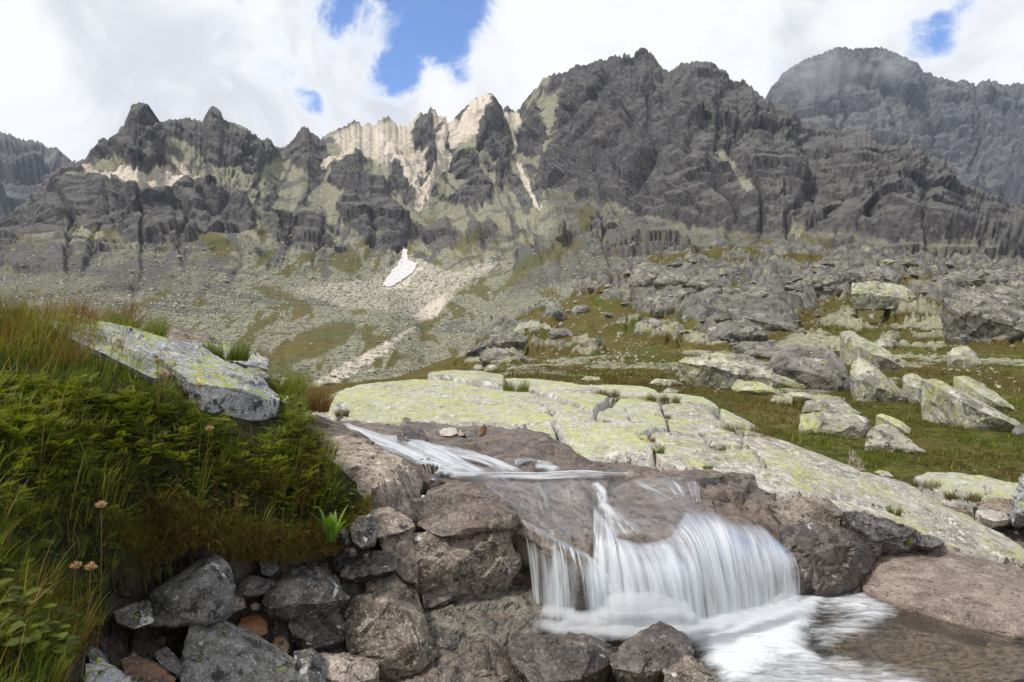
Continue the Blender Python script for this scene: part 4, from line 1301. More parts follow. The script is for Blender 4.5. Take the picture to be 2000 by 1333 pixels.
R('rock', 'mossy brown stone below the dark pointed rock', [(1300, 1308, 2.48), (1340, 1280, 2.56), (1368, 1296, 2.5), (1396, 1330, 2.4), (1360, 1360, 2.32), (1300, 1360, 2.30), (1320, 1316, 2.42)], M_BROWN, back=0.05, drop=0.1)
R('boulder', 'humped dark rock with a pale left flank below the grass bank',
  [(521, 1176, 2.36), (529, 1148, 2.45), (562, 1124, 2.52), (604, 1106, 2.6), (650, 1121, 2.6), (672, 1168, 2.5), (617, 1178, 2.4), (573, 1178, 2.36), (535, 1185, 2.34), (575, 1140, 2.42), (640, 1140, 2.48)], M_GREYD, back=0.15, cat='boulder')
R('boulder', 'large rounded grey boulder spotted with lichen, overhung by grass',
  [(300, 1160, 2.12), (342, 1130, 2.2), (384, 1100, 2.26), (420, 1083, 2.28), (441, 1108, 2.26), (456, 1146, 2.22), (440, 1180, 2.16), (425, 1200, 2.12), (384, 1212, 2.08), (348, 1214, 2.07), (326, 1184, 2.08), (390, 1150, 2.06)], M_GREY,
  back=0.2, rough=0.6, cat='boulder', round_it=5)
R('rock', 'small dark wedge stuck against the rounded grey boulder', [(296, 1184, 2.12), (312, 1163, 2.14), (352, 1212, 2.08), (340, 1222, 2.05), (302, 1220, 2.05)], M_GREYD, back=0.12)
R('rock', 'blue-grey stone left of the dark wedge, under hanging grass', [(225, 1194, 2.0), (255, 1180, 2.06), (288, 1174, 2.08), (298, 1214, 2.02), (262, 1226, 1.98), (232, 1216, 1.98)], M_GREY, back=0.15)
R('rock', 'thin slanting stone between the grey boulder and the humped dark rock', [(455, 1164, 2.3), (475, 1136, 2.38), (494, 1126, 2.42), (532, 1136, 2.42), (510, 1158, 2.34), (480, 1163, 2.3)], M_GREYD, back=0.12)
R('boulder', 'broad grey whale-backed slab lying under the rounded grey boulder',
  [(380, 1222, 2.12), (425, 1212, 2.22), (494, 1242, 2.26), (543, 1275, 2.24), (576, 1293, 2.22), (566, 1322, 2.14), (510, 1350, 2.02), (420, 1352, 1.95), (362, 1338, 1.92), (358, 1304, 1.98), (384, 1272, 2.05), (450, 1270, 2.06)], M_GREY,
  back=0.1, rough=0.7, cat='boulder')
R('rock', 'flat rock stained bright orange at the bank foot', [(240, 1292, 1.86), (265, 1280, 1.93), (304, 1296, 1.93), (340, 1324, 1.88), (326, 1348, 1.8), (262, 1346, 1.78), (280, 1306, 1.84)], M_ORANGE, back=0.08, rough=0.7)
R('rock', 'blue-grey slab with a lichen spot under the long grass', [(170, 1302, 1.68), (194, 1287, 1.76), (222, 1305, 1.75), (268, 1336, 1.7), (240, 1370, 1.6), (170, 1370, 1.58), (200, 1325, 1.63)], M_BIGL, back=0.12)
R('rock', 'small grey rock peeking out above the lichen-spotted slab', [(172, 1275, 1.78), (186, 1266, 1.82), (200, 1278, 1.82), (198, 1290, 1.78), (176, 1292, 1.76)], M_GREY, back=0.08)
R('rock', 'blackish rock with an orange crust beside the orange-stained rock', [(304, 1274, 1.98), (326, 1268, 2.03), (348, 1290, 2.02), (358, 1306, 1.98), (342, 1314, 1.92), (315, 1300, 1.93)], M_GREYD, back=0.1)
R('rock', 'grey block with a dark cleft right of the broad grey slab', [(577, 1276, 2.28), (612, 1270, 2.34), (640, 1296, 2.34), (632, 1335, 2.22), (600, 1345, 2.16), (577, 1328, 2.18), (606, 1296, 2.22)], M_GREY, back=0.12)
R('rock', 'brownish flat block at the water edge below the pale angular block', [(628, 1280, 2.38), (672, 1276, 2.44), (736, 1293, 2.46), (732, 1322, 2.36), (664, 1340, 2.26), (636, 1316, 2.28), (680, 1296, 2.34)], M_PINK, back=0.08, drop=0.08)
R('rock', 'rusty brown stone in the wet gap above the broad grey slab', [(466, 1226, 2.28), (474, 1208, 2.34), (500, 1202, 2.38), (516, 1214, 2.38), (520, 1236, 2.32), (496, 1244, 2.26)], M_ORANGE, back=0.1)
R('rock', 'round orange-topped pebble beside the broad grey slab', [(530, 1262, 2.3), (540, 1247, 2.34), (556, 1246, 2.34), (563, 1262, 2.32), (560, 1276, 2.28), (540, 1276, 2.26)], M_ORANGE, back=0.05)
R('rock', 'small pale yellowish stone standing upright in the wet gap', [(595, 1246, 2.42), (600, 1234, 2.44), (609, 1234, 2.45), (612, 1246, 2.44), (606, 1258, 2.41), (598, 1256, 2.4)], M_PALE, back=0.03)
R('rock', 'tiny round pebble under the thin slanting stone', [(489, 1184, 2.32), (497, 1178, 2.34), (508, 1182, 2.34), (506, 1190, 2.31), (494, 1191, 2.3)], M_BROWN, back=0.04)
R('rock', 'flat brown rock tucked under the right edge of the grey boulder', [(436, 1186, 2.22), (452, 1168, 2.28), (474, 1164, 2.32), (478, 1186, 2.28), (460, 1192, 2.24), (440, 1194, 2.2)], M_BROWN, back=0.1)
R('rock', 'dark slate-grey stone hanging in the roots of the grass bank', [(508, 1098, 2.5), (520, 1090, 2.53), (540, 1093, 2.54), (542, 1112, 2.52), (530, 1124, 2.48), (512, 1120, 2.47)], M_GREY, back=0.08)
R('rock', 'pale stone half hidden in the grass above the slate-grey stone', [(480, 1056, 2.42), (494, 1048, 2.46), (506, 1056, 2.46), (505, 1074, 2.43), (486, 1076, 2.4)], M_GREY, back=0.06)
R('rock', 'shiny wet blue-grey rock at the corner of the grass bank', [(686, 1030, 2.68), (700, 1012, 2.75), (725, 1008, 2.78), (735, 1030, 2.75), (730, 1056, 2.7), (706, 1066, 2.66), (690, 1056, 2.66)], M_GREY, back=0.1)
for i, (cx_, cy_, rr, lb) in enumerate(((668, 1042, 9, 'upper of three small stones piled under the leafy plant'), (674, 1056, 7, 'middle of three small stones piled under the leafy plant'),
                                        (684, 1078, 9, 'lowest of three small stones piled under the leafy plant'))):
    R('rock', lb, [(cx_ + rr * math.cos(a) * 1.2, cy_ + rr * math.sin(a) * 0.9, 2.62 - 0.02 * math.sin(a)) for a in np.linspace(0, 6.283, 7)[:-1]] + [(cx_, cy_, 2.58)], M_GREYD, back=0.05)
R('rock', 'mottled dark stones shelf in the wet hollow behind the broad grey slab', [(566, 1200, 2.45), (600, 1186, 2.52), (650, 1190, 2.58), (675, 1215, 2.56), (668, 1250, 2.48), (620, 1262, 2.42), (575, 1240, 2.38)], M_WETD, back=0.05, rough=1.4)

# loose rubble between the bank rocks
rs_ = np.random.default_rng(41)
SVb = [boulder_mesh(600 + k, 1, flat=0.6) for k in range(7)]
gx, gd = rs_.uniform(180, 1000, 520), rs_.uniform(1.75, 3.05, 520)
xx_ = (gx - 1000) / F * gd
zz_ = wb_f(xx_, gd)
ok_ = (zz_ > -0.05) & (zz_ < 0.5)
bp_ = np.stack([xx_, gd, zz_ + 0.012], -1)[ok_]
for nm_, mt_, sl_ in (('bank_rubble', M_GREYD, slice(0, None, 2)), ('bank_pebbles', M_BROWN, slice(1, None, 2))):
    q_ = bp_[sl_]
    scatter_mesh(nm_, SVb, q_, 0.010 + 0.035 * rs_.uniform(0, 1, len(q_)) ** 2.2, mt_, seed=43)

# right-hand rocks
R('rock', 'dark brown wall spotted with orange and grey lichen beside the thin water threads',
  [(1362, 938, 3.85), (1400, 930, 3.92), (1470, 946, 3.92), (1512, 966, 3.9), (1500, 1020, 3.78), (1450, 1030, 3.72), (1405, 1012, 3.72), (1372, 996, 3.74)], M_WETD, back=0.3, rough=1.2)
R('rock', 'grey fractured block under the lip of the long lichen slab', [(1500, 985, 3.72), (1551, 972, 3.82), (1612, 972, 3.84), (1645, 998, 3.76), (1640, 1032, 3.66), (1577, 1034, 3.6), (1530, 1028, 3.6), (1560, 1000, 3.66)], M_BROWN, back=0.3)
R('boulder', 'big dark brown boulder right of the waterfall',
  [(1522, 1030, 3.56), (1577, 1024, 3.6), (1642, 1030, 3.65), (1694, 1052, 3.68), (1720, 1062, 3.68), (1700, 1104, 3.6), (1672, 1140, 3.52), (1630, 1148, 3.46), (1560, 1150, 3.42), (1536, 1100, 3.44), (1640, 1066, 3.48)], M_WETD,
  back=0.3, rough=0.9, cat='boulder', drop=0.12)
R('rock', 'black undercut wedge of rock below the long lichen slab', [(1649, 1000, 3.7), (1700, 1000, 3.8), (1737, 1010, 3.82), (1802, 1038, 3.8), (1800, 1060, 3.74), (1769, 1070, 3.7), (1707, 1054, 3.64), (1662, 1026, 3.64)], M_GREYD, back=0.3)
R('rock', 'small flat grey rock at the tip of the black wedge', [(1800, 1046, 3.74), (1830, 1048, 3.78), (1846, 1060, 3.76), (1820, 1070, 3.7), (1796, 1066, 3.7)], M_GREY, back=0.2)
R('boulder', 'smooth brown whale-backed rock sloping into the pool',
  [(1664, 1140, 3.55), (1700, 1082, 3.75), (1780, 1062, 3.9), (1870, 1074, 3.9), (1950, 1102, 3.75), (2060, 1130, 3.6), (2180, 1170, 3.3), (2200, 1270, 2.9), (2000, 1245, 2.94), (1902, 1226, 3.05), (1772, 1190, 3.28), (1700, 1164, 3.44),
   (1850, 1140, 3.4), (2050, 1190, 3.1)], M_SMOOTH, back=0.15, rough=0.35, round_it=10, cat='boulder', drop=0.15)
R('boulder', 'pale rounded boulder cut off by the edge of the view', [(1984, 955, 4.7), (1992, 932, 4.8), (2020, 918, 4.85), (2080, 930, 4.8), (2080, 1010, 4.6), (2010, 1015, 4.6), (1988, 1000, 4.6)], M_BIGL, back=0.4, cat='boulder')
R('rock', 'flat pinkish stone on the gravel in front of the pale rounded boulder', [(1908, 1000, 4.7), (1925, 994, 4.8), (1968, 1004, 4.8), (1972, 1016, 4.7), (1940, 1018, 4.6), (1914, 1010, 4.62)], M_PALE, back=0.15)
R('rock', 'purplish grey rock leaning below the low lichen slab', [(1900, 990, 5.0), (1930, 974, 5.15), (1975, 978, 5.15), (1985, 1005, 5.0), (1940, 1004, 4.95)], M_PINK, back=0.2)

# stones on the far side of the cascade
R('rock', 'dark wet rock splitting the upper cascade', [(774, 850, 4.75), (796, 833, 4.9), (828, 840, 4.9), (836, 858, 4.8), (828, 872, 4.65), (800, 870, 4.6), (780, 862, 4.65)], M_WETD, back=0.1)
R('rock', 'rounded pale stone on the wet ledge behind the cascade', [(857, 842, 5.0), (868, 835, 5.05), (888, 836, 5.06), (895, 846, 5.0), (880, 852, 4.95), (862, 851, 4.95)], M_PALE, back=0.08)
R('rock', 'small brown pebble beside the rounded pale stone', [(894, 848, 5.0), (900, 840, 5.04), (907, 842, 5.04), (906, 851, 4.97), (897, 852, 4.96)], M_PINK, back=0.04)
R('rock', 'grey-green wedge stone on the wet ledge behind the cascade', [(906, 845, 5.0), (912, 838, 5.05), (928, 844, 5.04), (930, 853, 4.97), (910, 853, 4.96)], M_GREY, back=0.06)
R('rock', 'upright rust-brown splinter of rock on the wet ledge', [(930, 855, 4.95), (938, 835, 5.0), (946, 828, 5.02), (950, 834, 5.02), (942, 852, 4.96), (936, 858, 4.93)], M_ORANGE, back=0.04)

# big lichen boulder in the grass bank
R('boulder', 'large flat-topped boulder splashed with yellow lichen in the grass bank',
  [(300, 690, 2.85), (340, 668, 3.15), (395, 678, 3.3), (470, 714, 3.3), (545, 768, 3.2), (548, 782, 3.1), (534, 815, 2.95), (506, 842, 2.88), (440, 835, 2.75), (395, 805, 2.66), (370, 745, 2.62), (465, 758, 2.78), (520, 782, 2.88)],
  M_BIGL, back=0.2, rough=0.6, cat='boulder')
R('boulder', 'long lichen-covered slab rising behind the flat-topped boulder in the bank',
  [(60, 612, 3.0), (130, 614, 3.3), (220, 632, 3.4), (320, 668, 3.4), (365, 705, 3.2), (350, 730, 2.8), (300, 740, 2.55), (200, 690, 2.55), (120, 650, 2.7)], M_BIGL, back=0.2, rough=0.6, cat='boulder')
R('rock', 'low rounded boulder behind the bank with a brown streak', [(305, 648, 5.2), (316, 636, 5.4), (360, 642, 5.4), (410, 654, 5.4), (432, 670, 5.2), (380, 672, 5.0), (320, 664, 5.0)], M_BROWN, back=0.4)
R('rock', 'narrow lichen rock descending behind the flat-topped boulder', [(355, 672, 4.7), (410, 668, 4.9), (470, 680, 4.9), (522, 706, 4.8), (520, 722, 4.6), (470, 712, 4.5), (400, 690, 4.5)], M_BIGL, back=0.3)
R('rock', 'small oval grey stone beside the flat-topped boulder', [(474, 726, 4.0), (486, 716, 4.1), (510, 720, 4.1), (526, 736, 4.0), (510, 746, 3.95), (484, 740, 3.93)], M_GREY, back=0.15)
R('rock', 'small blue-grey chip at the tip of the flat-topped boulder', [(545, 790, 3.3), (562, 772, 3.4), (567, 785, 3.38), (556, 798, 3.3)], M_BIGL, back=0.1)
# ------------------------------------------------------------------ water
def water_sheet_material(name, across, along, lo, hi, amax, tint=(0.86, 0.90, 0.94), fade_top=0.12, rough=0.35, amin=0.0, fade_end=0.0, shine=0.7, ragged=0.0, soft=0.25, gaps=0.0):
    """falling or racing water: long white threads over clear water; attributes u (across, m), v (0 top .. 1 end), e (edge 0..1)"""
    m, T = material(name)
    u, v, e = attr(T, 'u'), attr(T, 'v'), attr(T, 'e')
    vec = T.new('ShaderNodeCombineXYZ', {0: T.math('MULTIPLY', u, across), 1: T.math('MULTIPLY', v, along), 2: attr(T, 'k')}).outputs[0]
    vec2 = T.new('ShaderNodeCombineXYZ', {0: T.math('MULTIPLY', u, across * 3.3), 1: T.math('MULTIPLY', v, along * 1.3), 2: attr(T, 'k')}).outputs[0]
    n1 = T.noise(vec, 1.0, 3, 0.6, 0.15)
    n2 = T.noise(vec2, 1.0, 2, 0.6, 0.1)
    n = T.math('ADD', T.math('MULTIPLY', n1, 0.62), T.math('MULTIPLY', n2, 0.38))
    if gaps:
        gv = T.new('ShaderNodeCombineXYZ', {0: T.math('MULTIPLY', u, 7.0), 1: T.math('MULTIPLY', v, 0.7), 2: T.math('ADD', attr(T, 'k'), 3.0)}).outputs[0]
        n = T.math('ADD', n, T.math('MULTIPLY', T.math('SUBTRACT', T.noise(gv, 1.0, 2, 0.5), 0.5), gaps))
    if ragged:
        n_ = T.math('ADD', n, T.math('MULTIPLY', T.math('SUBTRACT', T.math('MINIMUM', v, 0.5), 0.5), ragged))
    else:
        n_ = n
    a = T.ramp(n_, lo, hi, amin, amax)
    a = T.math('MULTIPLY', a, T.ramp(T.math('ADD', e, T.math('MULTIPLY', T.math('SUBTRACT', n1, 0.55), T.ramp(e, 0.0, 0.5, 0.0, 1.4))), 0.0, soft))
    if fade_top:
        a = T.math('MULTIPLY', a, T.ramp(v, 0.0, fade_top, 0.0, 1.0))
    if fade_end:
        a = T.math('MULTIPLY', a, T.ramp(v, 1.0, 1.0 - fade_end, 0.0, 1.0))
    bump = T.new('ShaderNodeBump', {'Height': n, 'Strength': 0.6, 'Distance': 0.02}).outputs[0]
    dif = T.new('ShaderNodeBsdfPrincipled', {'Base Color': tint, 'Roughness': rough, 'Specular IOR Level': 0.4, 'Normal': bump})
    trl = T.new('ShaderNodeBsdfTranslucent', {'Color': tint})
    body = T.new('ShaderNodeMixShader', {0: 0.35, 1: dif.outputs[0], 2: trl.outputs[0]})
    glo = T.new('ShaderNodeBsdfGlossy', {'Color': (1, 1, 1), 'Roughness': 0.28, 'Normal': bump})
    fr = T.new('ShaderNodeFresnel', {'IOR': 1.33, 'Normal': bump}).outputs[0]
    clear = T.new('ShaderNodeMixShader', {0: T.math('MULTIPLY', fr, T.ramp(e, 0.0, 0.3, 0.0, shine)), 1: T.new('ShaderNodeBsdfTransparent').outputs[0], 2: glo.outputs[0]})
    mx = T.new('ShaderNodeMixShader', {0: a, 1: clear.outputs[0], 2: body.outputs[0]})
    T.new('ShaderNodeOutputMaterial', {'Surface': mx.outputs[0]})
    return m


M_FALL = water_sheet_material('falling_water', 11, 0.7, 0.38, 0.64, 0.92, amin=0.0, tint=(0.80, 0.86, 0.92), ragged=0.42, gaps=0.5, fade_top=0.25, shine=0.25)
M_CHUTE = water_sheet_material('white_chute', 11, 0.7, 0.27, 0.60, 0.92, tint=(0.76, 0.81, 0.87), ragged=0.25, gaps=0.35, fade_top=0.15, shine=0.2)
M_FALL2 = water_sheet_material('falling_threads', 26, 0.8, 0.47, 0.66, 0.9, ragged=0.2, gaps=0.5, shine=0.2)
M_FILM = water_sheet_material('water_film', 16, 2.4, 0.46, 0.76, 0.34, tint=(0.62, 0.65, 0.72), fade_top=0.0, rough=0.3, shine=0.12)
M_FILM2 = water_sheet_material('streaked_film', 22, 1.6, 0.46, 0.70, 0.5, tint=(0.66, 0.70, 0.77), fade_top=0.2, fade_end=0.25, rough=0.3, shine=0.1)
M_CASC = water_sheet_material('cascade_water', 18, 2.2, 0.32, 0.64, 0.92, fade_top=0.10, fade_end=0.12, shine=0.06, soft=1.0, tint=(0.76, 0.80, 0.84))


def water_sheet(name, top, bot, mat, nu=110, nv=34, power=1.7, out=0.05, off=0.0, k=0.0, seed=0, kind='stuff', strand=0.012, label=None, parent=None):
    """sheet thrown from a top line to a bottom line, both as photograph points (px, py, d)"""
    u = np.linspace(0, 1, nu)
    A, Bt = kcurve(top, u), kcurve(bot, u)
    v = np.linspace(0, 1, nv)[:, None, None]
    P = A[None] * (1 - v) + Bt[None] * v
    P[..., 2] = A[None, :, 2] + (Bt[:, 2] - A[:, 2])[None] * (v[..., 0] ** power)
    P[..., 1] -= off + out * np.sin(np.pi * v[..., 0]) * 0.6
    um = np.concatenate([[0], np.cumsum(np.linalg.norm(np.diff(0.5 * (A + Bt), axis=0), axis=1))])
    st = fbm(np.stack([np.broadcast_to(um[None] * 30, P.shape[:2]), np.broadcast_to(v[..., 0] * 1.2, P.shape[:2]), np.full(P.shape[:2], seed * 3.3)], -1), 3)
    P[..., 1] -= strand * st * (0.3 + v[..., 0])
    e = np.minimum(u, 1 - u)[None] * 2 + 0 * v[..., 0]
    e = np.clip(e * 3, 0, 1)
    me = mesh_np(name, P, grid_faces(nv, nu), mat, {'u': np.broadcast_to(um[None], P.shape[:2]).ravel(), 'v': np.broadcast_to(v[..., 0], P.shape[:2]).ravel(),
                                                   'e': e.ravel(), 'k': np.full(P.shape[:2], k).ravel()})
    return link(name, me, label, kind=kind, parent=parent)


# thin film sliding over the bed from the cascade foot to the lip
fu, fv = np.meshgrid(np.linspace(0.20, 0.80, 120), np.linspace(1.0, 3.25, 120))
FP = bed_surface(fu, fv)
FP = blur(blur(FP, 3, 0), 3, 1)
FN = grid_normals(FP)
FN = np.where(FN[..., 2:3] < 0, -FN, FN)
FP = FP + FN * 0.014
ue = np.clip(np.minimum((fu - 0.20), (0.80 - fu)) / 0.10, 0, 1)
film = link('water_film', mesh_np('water_film', FP, grid_faces(120, 120), M_FILM,
                                  {'u': (fu * 2.0).ravel(), 'v': (fv * 0.5).ravel(), 'e': ue.ravel(), 'k': (0 * fu).ravel()}), kind='stuff')

# the curtain of the waterfall, in three throws
TL = [(1014, 1012, 3.05), (1050, 1030, 3.0), (1095, 1056, 2.96), (1145, 1080, 2.94), (1190, 1120, 2.93)]
BL = [(1042, 1195, 3.0), (1070, 1205, 2.95), (1110, 1212, 2.9), (1160, 1216, 2.88), (1205, 1218, 2.88)]
TC = [(1158, 985, 3.22), (1180, 1010, 3.12), (1205, 1050, 3.02), (1250, 1062, 3.02), (1305, 1058, 3.04)]
BC = [(1150, 1216, 2.9), (1200, 1222, 2.86), (1250, 1222, 2.85), (1300, 1220, 2.86), (1350, 1216, 2.9)]
TR = [(1270, 1064, 3.05), (1310, 1050, 3.12), (1340, 1002, 3.33), (1395, 1000, 3.42), (1440, 1022, 3.44), (1485, 1026, 3.5), (1518, 1056, 3.5)]
BR = [(1310, 1220, 2.88), (1360, 1214, 2.94), (1405, 1208, 3.0), (1450, 1198, 3.09), (1490, 1186, 3.19), (1530, 1172, 3.29), (1562, 1160, 3.37)]
for i, (t_, b_, o_) in enumerate(((TL, BL, 0.05), (TC, BC, 0.07), (TR, BR, 0.08))):
    for j in range(3):
        water_sheet('waterfall', t_, b_, (M_CHUTE if i == 1 else M_FALL) if j < 2 else M_FALL2, out=o_ * (1 + 0.35 * j), off=0.015 * j - 0.01, k=i * 3.1 + j * 1.7, seed=i * 5 + j, power=1.6 + 0.25 * j)
water_sheet('waterfall', [(1286, 936, 3.84), (1312, 936, 3.84)], [(1330, 985, 3.6), (1352, 992, 3.6)], M_FALL2, nu=40, nv=30, k=6.0, seed=33, out=0.03)
water_sheet('waterfall', [(1338, 938, 3.84), (1364, 940, 3.84)], [(1352, 985, 3.62), (1368, 990, 3.62)], M_FALL2, nu=40, nv=30, k=7.0, seed=34, out=0.02)
# upper cascade: tongues of water lying on the bed
bsx, bsy = proj(B2)
BNs = grid_normals(blur(blur(B2, 4, 0), 4, 1))
BNs = np.where(BNs[..., 2:3] < 0, -BNs, BNs)
B3, BN3 = B2[::2, ::2].reshape(-1, 3), BNs[::2, ::2].reshape(-1, 3)
_bx, _by = bsx[::2, ::2].ravel(), bsy[::2, ::2].ravel()


def ribbon(name, line, mat, nu=18, nv=60, off=0.02, k=0.0, arch=0.02):
    """water running over the bed; line is (px, py, half width in px) down the flow"""
    ln = np.array(line, float)
    t = np.linspace(0, 1, nv)
    tt = np.linspace(0, 1, len(ln))
    cx, cy, hw = (np.interp(t, tt, ln[:, j]) for j in range(3))
    cx, cy = blur(cx, 4, 0), blur(cy, 4, 0)
    tx, ty = np.gradient(cx), np.gradient(cy) * 3.0
    nl = np.hypot(tx, ty)
    w_ = np.linspace(-1, 1, nu)
    X_ = cx[:, None] - (ty / nl)[:, None] * hw[:, None] * w_[None]
    Y_ = cy[:, None] + (tx / nl)[:, None] * hw[:, None] * w_[None] * 0.45
    idx = np.array([np.argmin((_bx[None] - r1[:, None]) ** 2 + 4 * (_by[None] - r2[:, None]) ** 2, 1) for r1, r2 in zip(X_, Y_)])
    P, N = B3[idx], BN3[idx]
    P = blur(blur(P, 3, 0), 2, 1) + N * (off + arch * (1 - w_[None, :, None] ** 2))
    P = P + N * (0.012 * fbm(np.stack([np.broadcast_to(w_[None] * 2.2, idx.shape), np.broadcast_to(t[:, None] * 5, idx.shape), np.full(idx.shape, k)], -1), 3))[..., None]
    e = np.broadcast_to(np.clip((1 - np.abs(w_)) * 2, 0, 1)[None], idx.shape)
    uu = w_[None] * (hw / F * 4.4)[:, None]
    me = mesh_np(name, P, grid_faces(nv, nu), mat, {'u': uu.ravel(), 'v': np.broadcast_to(t[:, None], idx.shape).ravel(), 'e': e.ravel(), 'k': np.full(idx.shape, k).ravel()})
    return link(name, me, kind='stuff')


for i, ln in enumerate(([(665, 836, 10), (700, 850, 20), (740, 868, 30), (790, 886, 32), (830, 905, 30), (870, 926, 28), (920, 940, 20)],
                        [(735, 860, 10), (790, 868, 16), (830, 882, 24), (870, 902, 26), (910, 926, 26), (950, 940, 16)],
                        [(815, 874, 8), (860, 885, 14), (905, 896, 18), (950, 908, 20), (990, 926, 18), (1020, 936, 12)],
                        [(780, 884, 8), (830, 908, 14), (860, 930, 16), (880, 940, 14)],
                        [(860, 936, 6), (930, 942, 11), (990, 938, 8), (1060, 941, 12), (1130, 936, 8), (1180, 939, 10), (1250, 936, 5)],
                        [(1000, 915, 6), (1030, 912, 16), (1060, 920, 20), (1095, 932, 14)])):
    for j in range(2):
        ribbon('cascade', ln, M_CASC, off=0.016 + 0.012 * j, k=9 + i * 2.2 + j * 5)
ribbon('waterfall', [(1158, 955, 8), (1172, 972, 14), (1182, 1000, 20), (1200, 1035, 34), (1225, 1062, 50)], M_CASC, off=0.03, k=3.3)
for i, ln in enumerate(([(1050, 940, 10), (1062, 975, 16), (1070, 1010, 20), (1085, 1045, 24)], [(1230, 940, 10), (1290, 965, 18), (1345, 995, 26), (1385, 1030, 34)],
                        [(1000, 945, 8), (1010, 980, 14), (1025, 1015, 18)], [(1110, 940, 10), (1125, 985, 16), (1140, 1040, 22)])):
    ribbon('water_film', ln, M_FILM2, off=0.014, k=17 + i * 3.1, arch=0.006)

# foam line along the foot of the upper cascade
mf, T = material('white_foam')
pos = T.new('ShaderNodeNewGeometry').outputs['Position']
fn = T.noise(T.scale(pos, (1.0, 2.2, 1)), 13, 5, 0.65, 0.6)
al = T.ramp(T.math('ADD', attr(T, 'a'), T.math('MULTIPLY', T.math('SUBTRACT', fn, 0.5), 1.3)), 0.30, 0.85, 0.0, 0.96)
foam = T.new('ShaderNodeBsdfPrincipled', {'Base Color': (0.88, 0.90, 0.93), 'Roughness': 0.6, 'Specular IOR Level': 0.2})
tr = T.new('ShaderNodeBsdfTranslucent', {'Color': (0.88, 0.91, 0.95)})
fb = T.new('ShaderNodeMixShader', {0: 0.3, 1: foam.outputs[0], 2: tr.outputs[0]})
mx = T.new('ShaderNodeMixShader', {0: al, 1: T.new('ShaderNodeBsdfTransparent').outputs[0], 2: fb.outputs[0]})
T.new('ShaderNodeOutputMaterial', {'Surface': mx.outputs[0]})
M_FOAM = mf


mm_, T = material('spray')
pos = T.new('ShaderNodeNewGeometry').outputs['Position']
fn = T.noise(T.scale(pos, (1, 1, 0.5)), 16, 3, 0.55, 0.3)
al = T.ramp(T.math('ADD', attr(T, 'a'), T.math('MULTIPLY', T.math('SUBTRACT', fn, 0.5), 0.8)), 0.05, 1.0, 0.0, 0.85)
d_ = T.new('ShaderNodeBsdfDiffuse', {'Color': (0.70, 0.73, 0.77)})
t_ = T.new('ShaderNodeBsdfTranslucent', {'Color': (0.70, 0.73, 0.77)})
b_ = T.new('ShaderNodeMixShader', {0: 0.45, 1: d_.outputs[0], 2: t_.outputs[0]})
T.new('ShaderNodeOutputMaterial', {'Surface': T.new('ShaderNodeMixShader', {0: al, 1: T.new('ShaderNodeBsdfTransparent').outputs[0], 2: b_.outputs[0]}).outputs[0]})
M_SPRAY = mm_


def foam_strip(line, width, height, n=160, m_=26, seed=0, name='foam', dens=1.0, mat=None, lump=0.9):
    c = kcurve(line, np.linspace(0, 1, n))
    t = np.gradient(c, axis=0)
    t[:, 2] = 0
    t /= np.linalg.norm(t, axis=1, keepdims=True)
    s = np.stack([-t[:, 1], t[:, 0], 0 * t[:, 0]], -1)
    w = np.linspace(-1, 1, m_)[:, None, None]
    P = c[None] + s[None] * w * width
    prof = (1 - w[..., 0] ** 2)
    P[..., 2] += prof * height * (0.7 + lump * fbm(P * 9, 3, seed=seed))
    endf = np.clip(np.minimum(np.linspace(0, 1, n), np.linspace(1, 0, n)) * 8, 0, 1)[None]
    a = np.exp(-((w[..., 0] + 0.55) / 0.34) ** 2) * endf * dens if mat else prof ** 0.9 * endf * dens
    return link(name, mesh_np(name, P, grid_faces(m_, n), mat or M_FOAM, {'a': a.ravel()}), kind='stuff')


foam_strip([(1045, 1212, 2.92), (1110, 1222, 2.86), (1200, 1228, 2.82), (1290, 1226, 2.84), (1380, 1215, 2.93), (1470, 1196, 3.1), (1560, 1166, 3.34)], 0.13, 0.045, n=240, m_=40, seed=3, mat=M_SPRAY, lump=0.3, dens=1.1)
foam_strip([(1090, 1222, 2.86), (1180, 1220, 2.86), (1270, 1222, 2.86), (1330, 1222, 2.88)], 0.10, 0.10, n=160, m_=40, seed=5, dens=0.95, mat=M_SPRAY, lump=0.12)
foam_strip([(1170, 1205, 2.86), (1230, 1190, 2.86), (1300, 1200, 2.88), (1350, 1215, 2.9)], 0.085, 0.13, n=120, m_=44, seed=7, dens=0.95, mat=M_SPRAY, lump=0.12)
foam_strip([(1150, 1212, 2.84), (1230, 1205, 2.83), (1310, 1208, 2.85), (1360, 1218, 2.88)], 0.07, 0.09, n=120, m_=44, seed=9, dens=0.8, mat=M_SPRAY, lump=0.12)
foam_strip([(1060, 1205, 2.93), (1090, 1212, 2.9), (1130, 1215, 2.88)], 0.06, 0.09, n=60, m_=30, seed=8, dens=0.8, mat=M_SPRAY, lump=0.12)

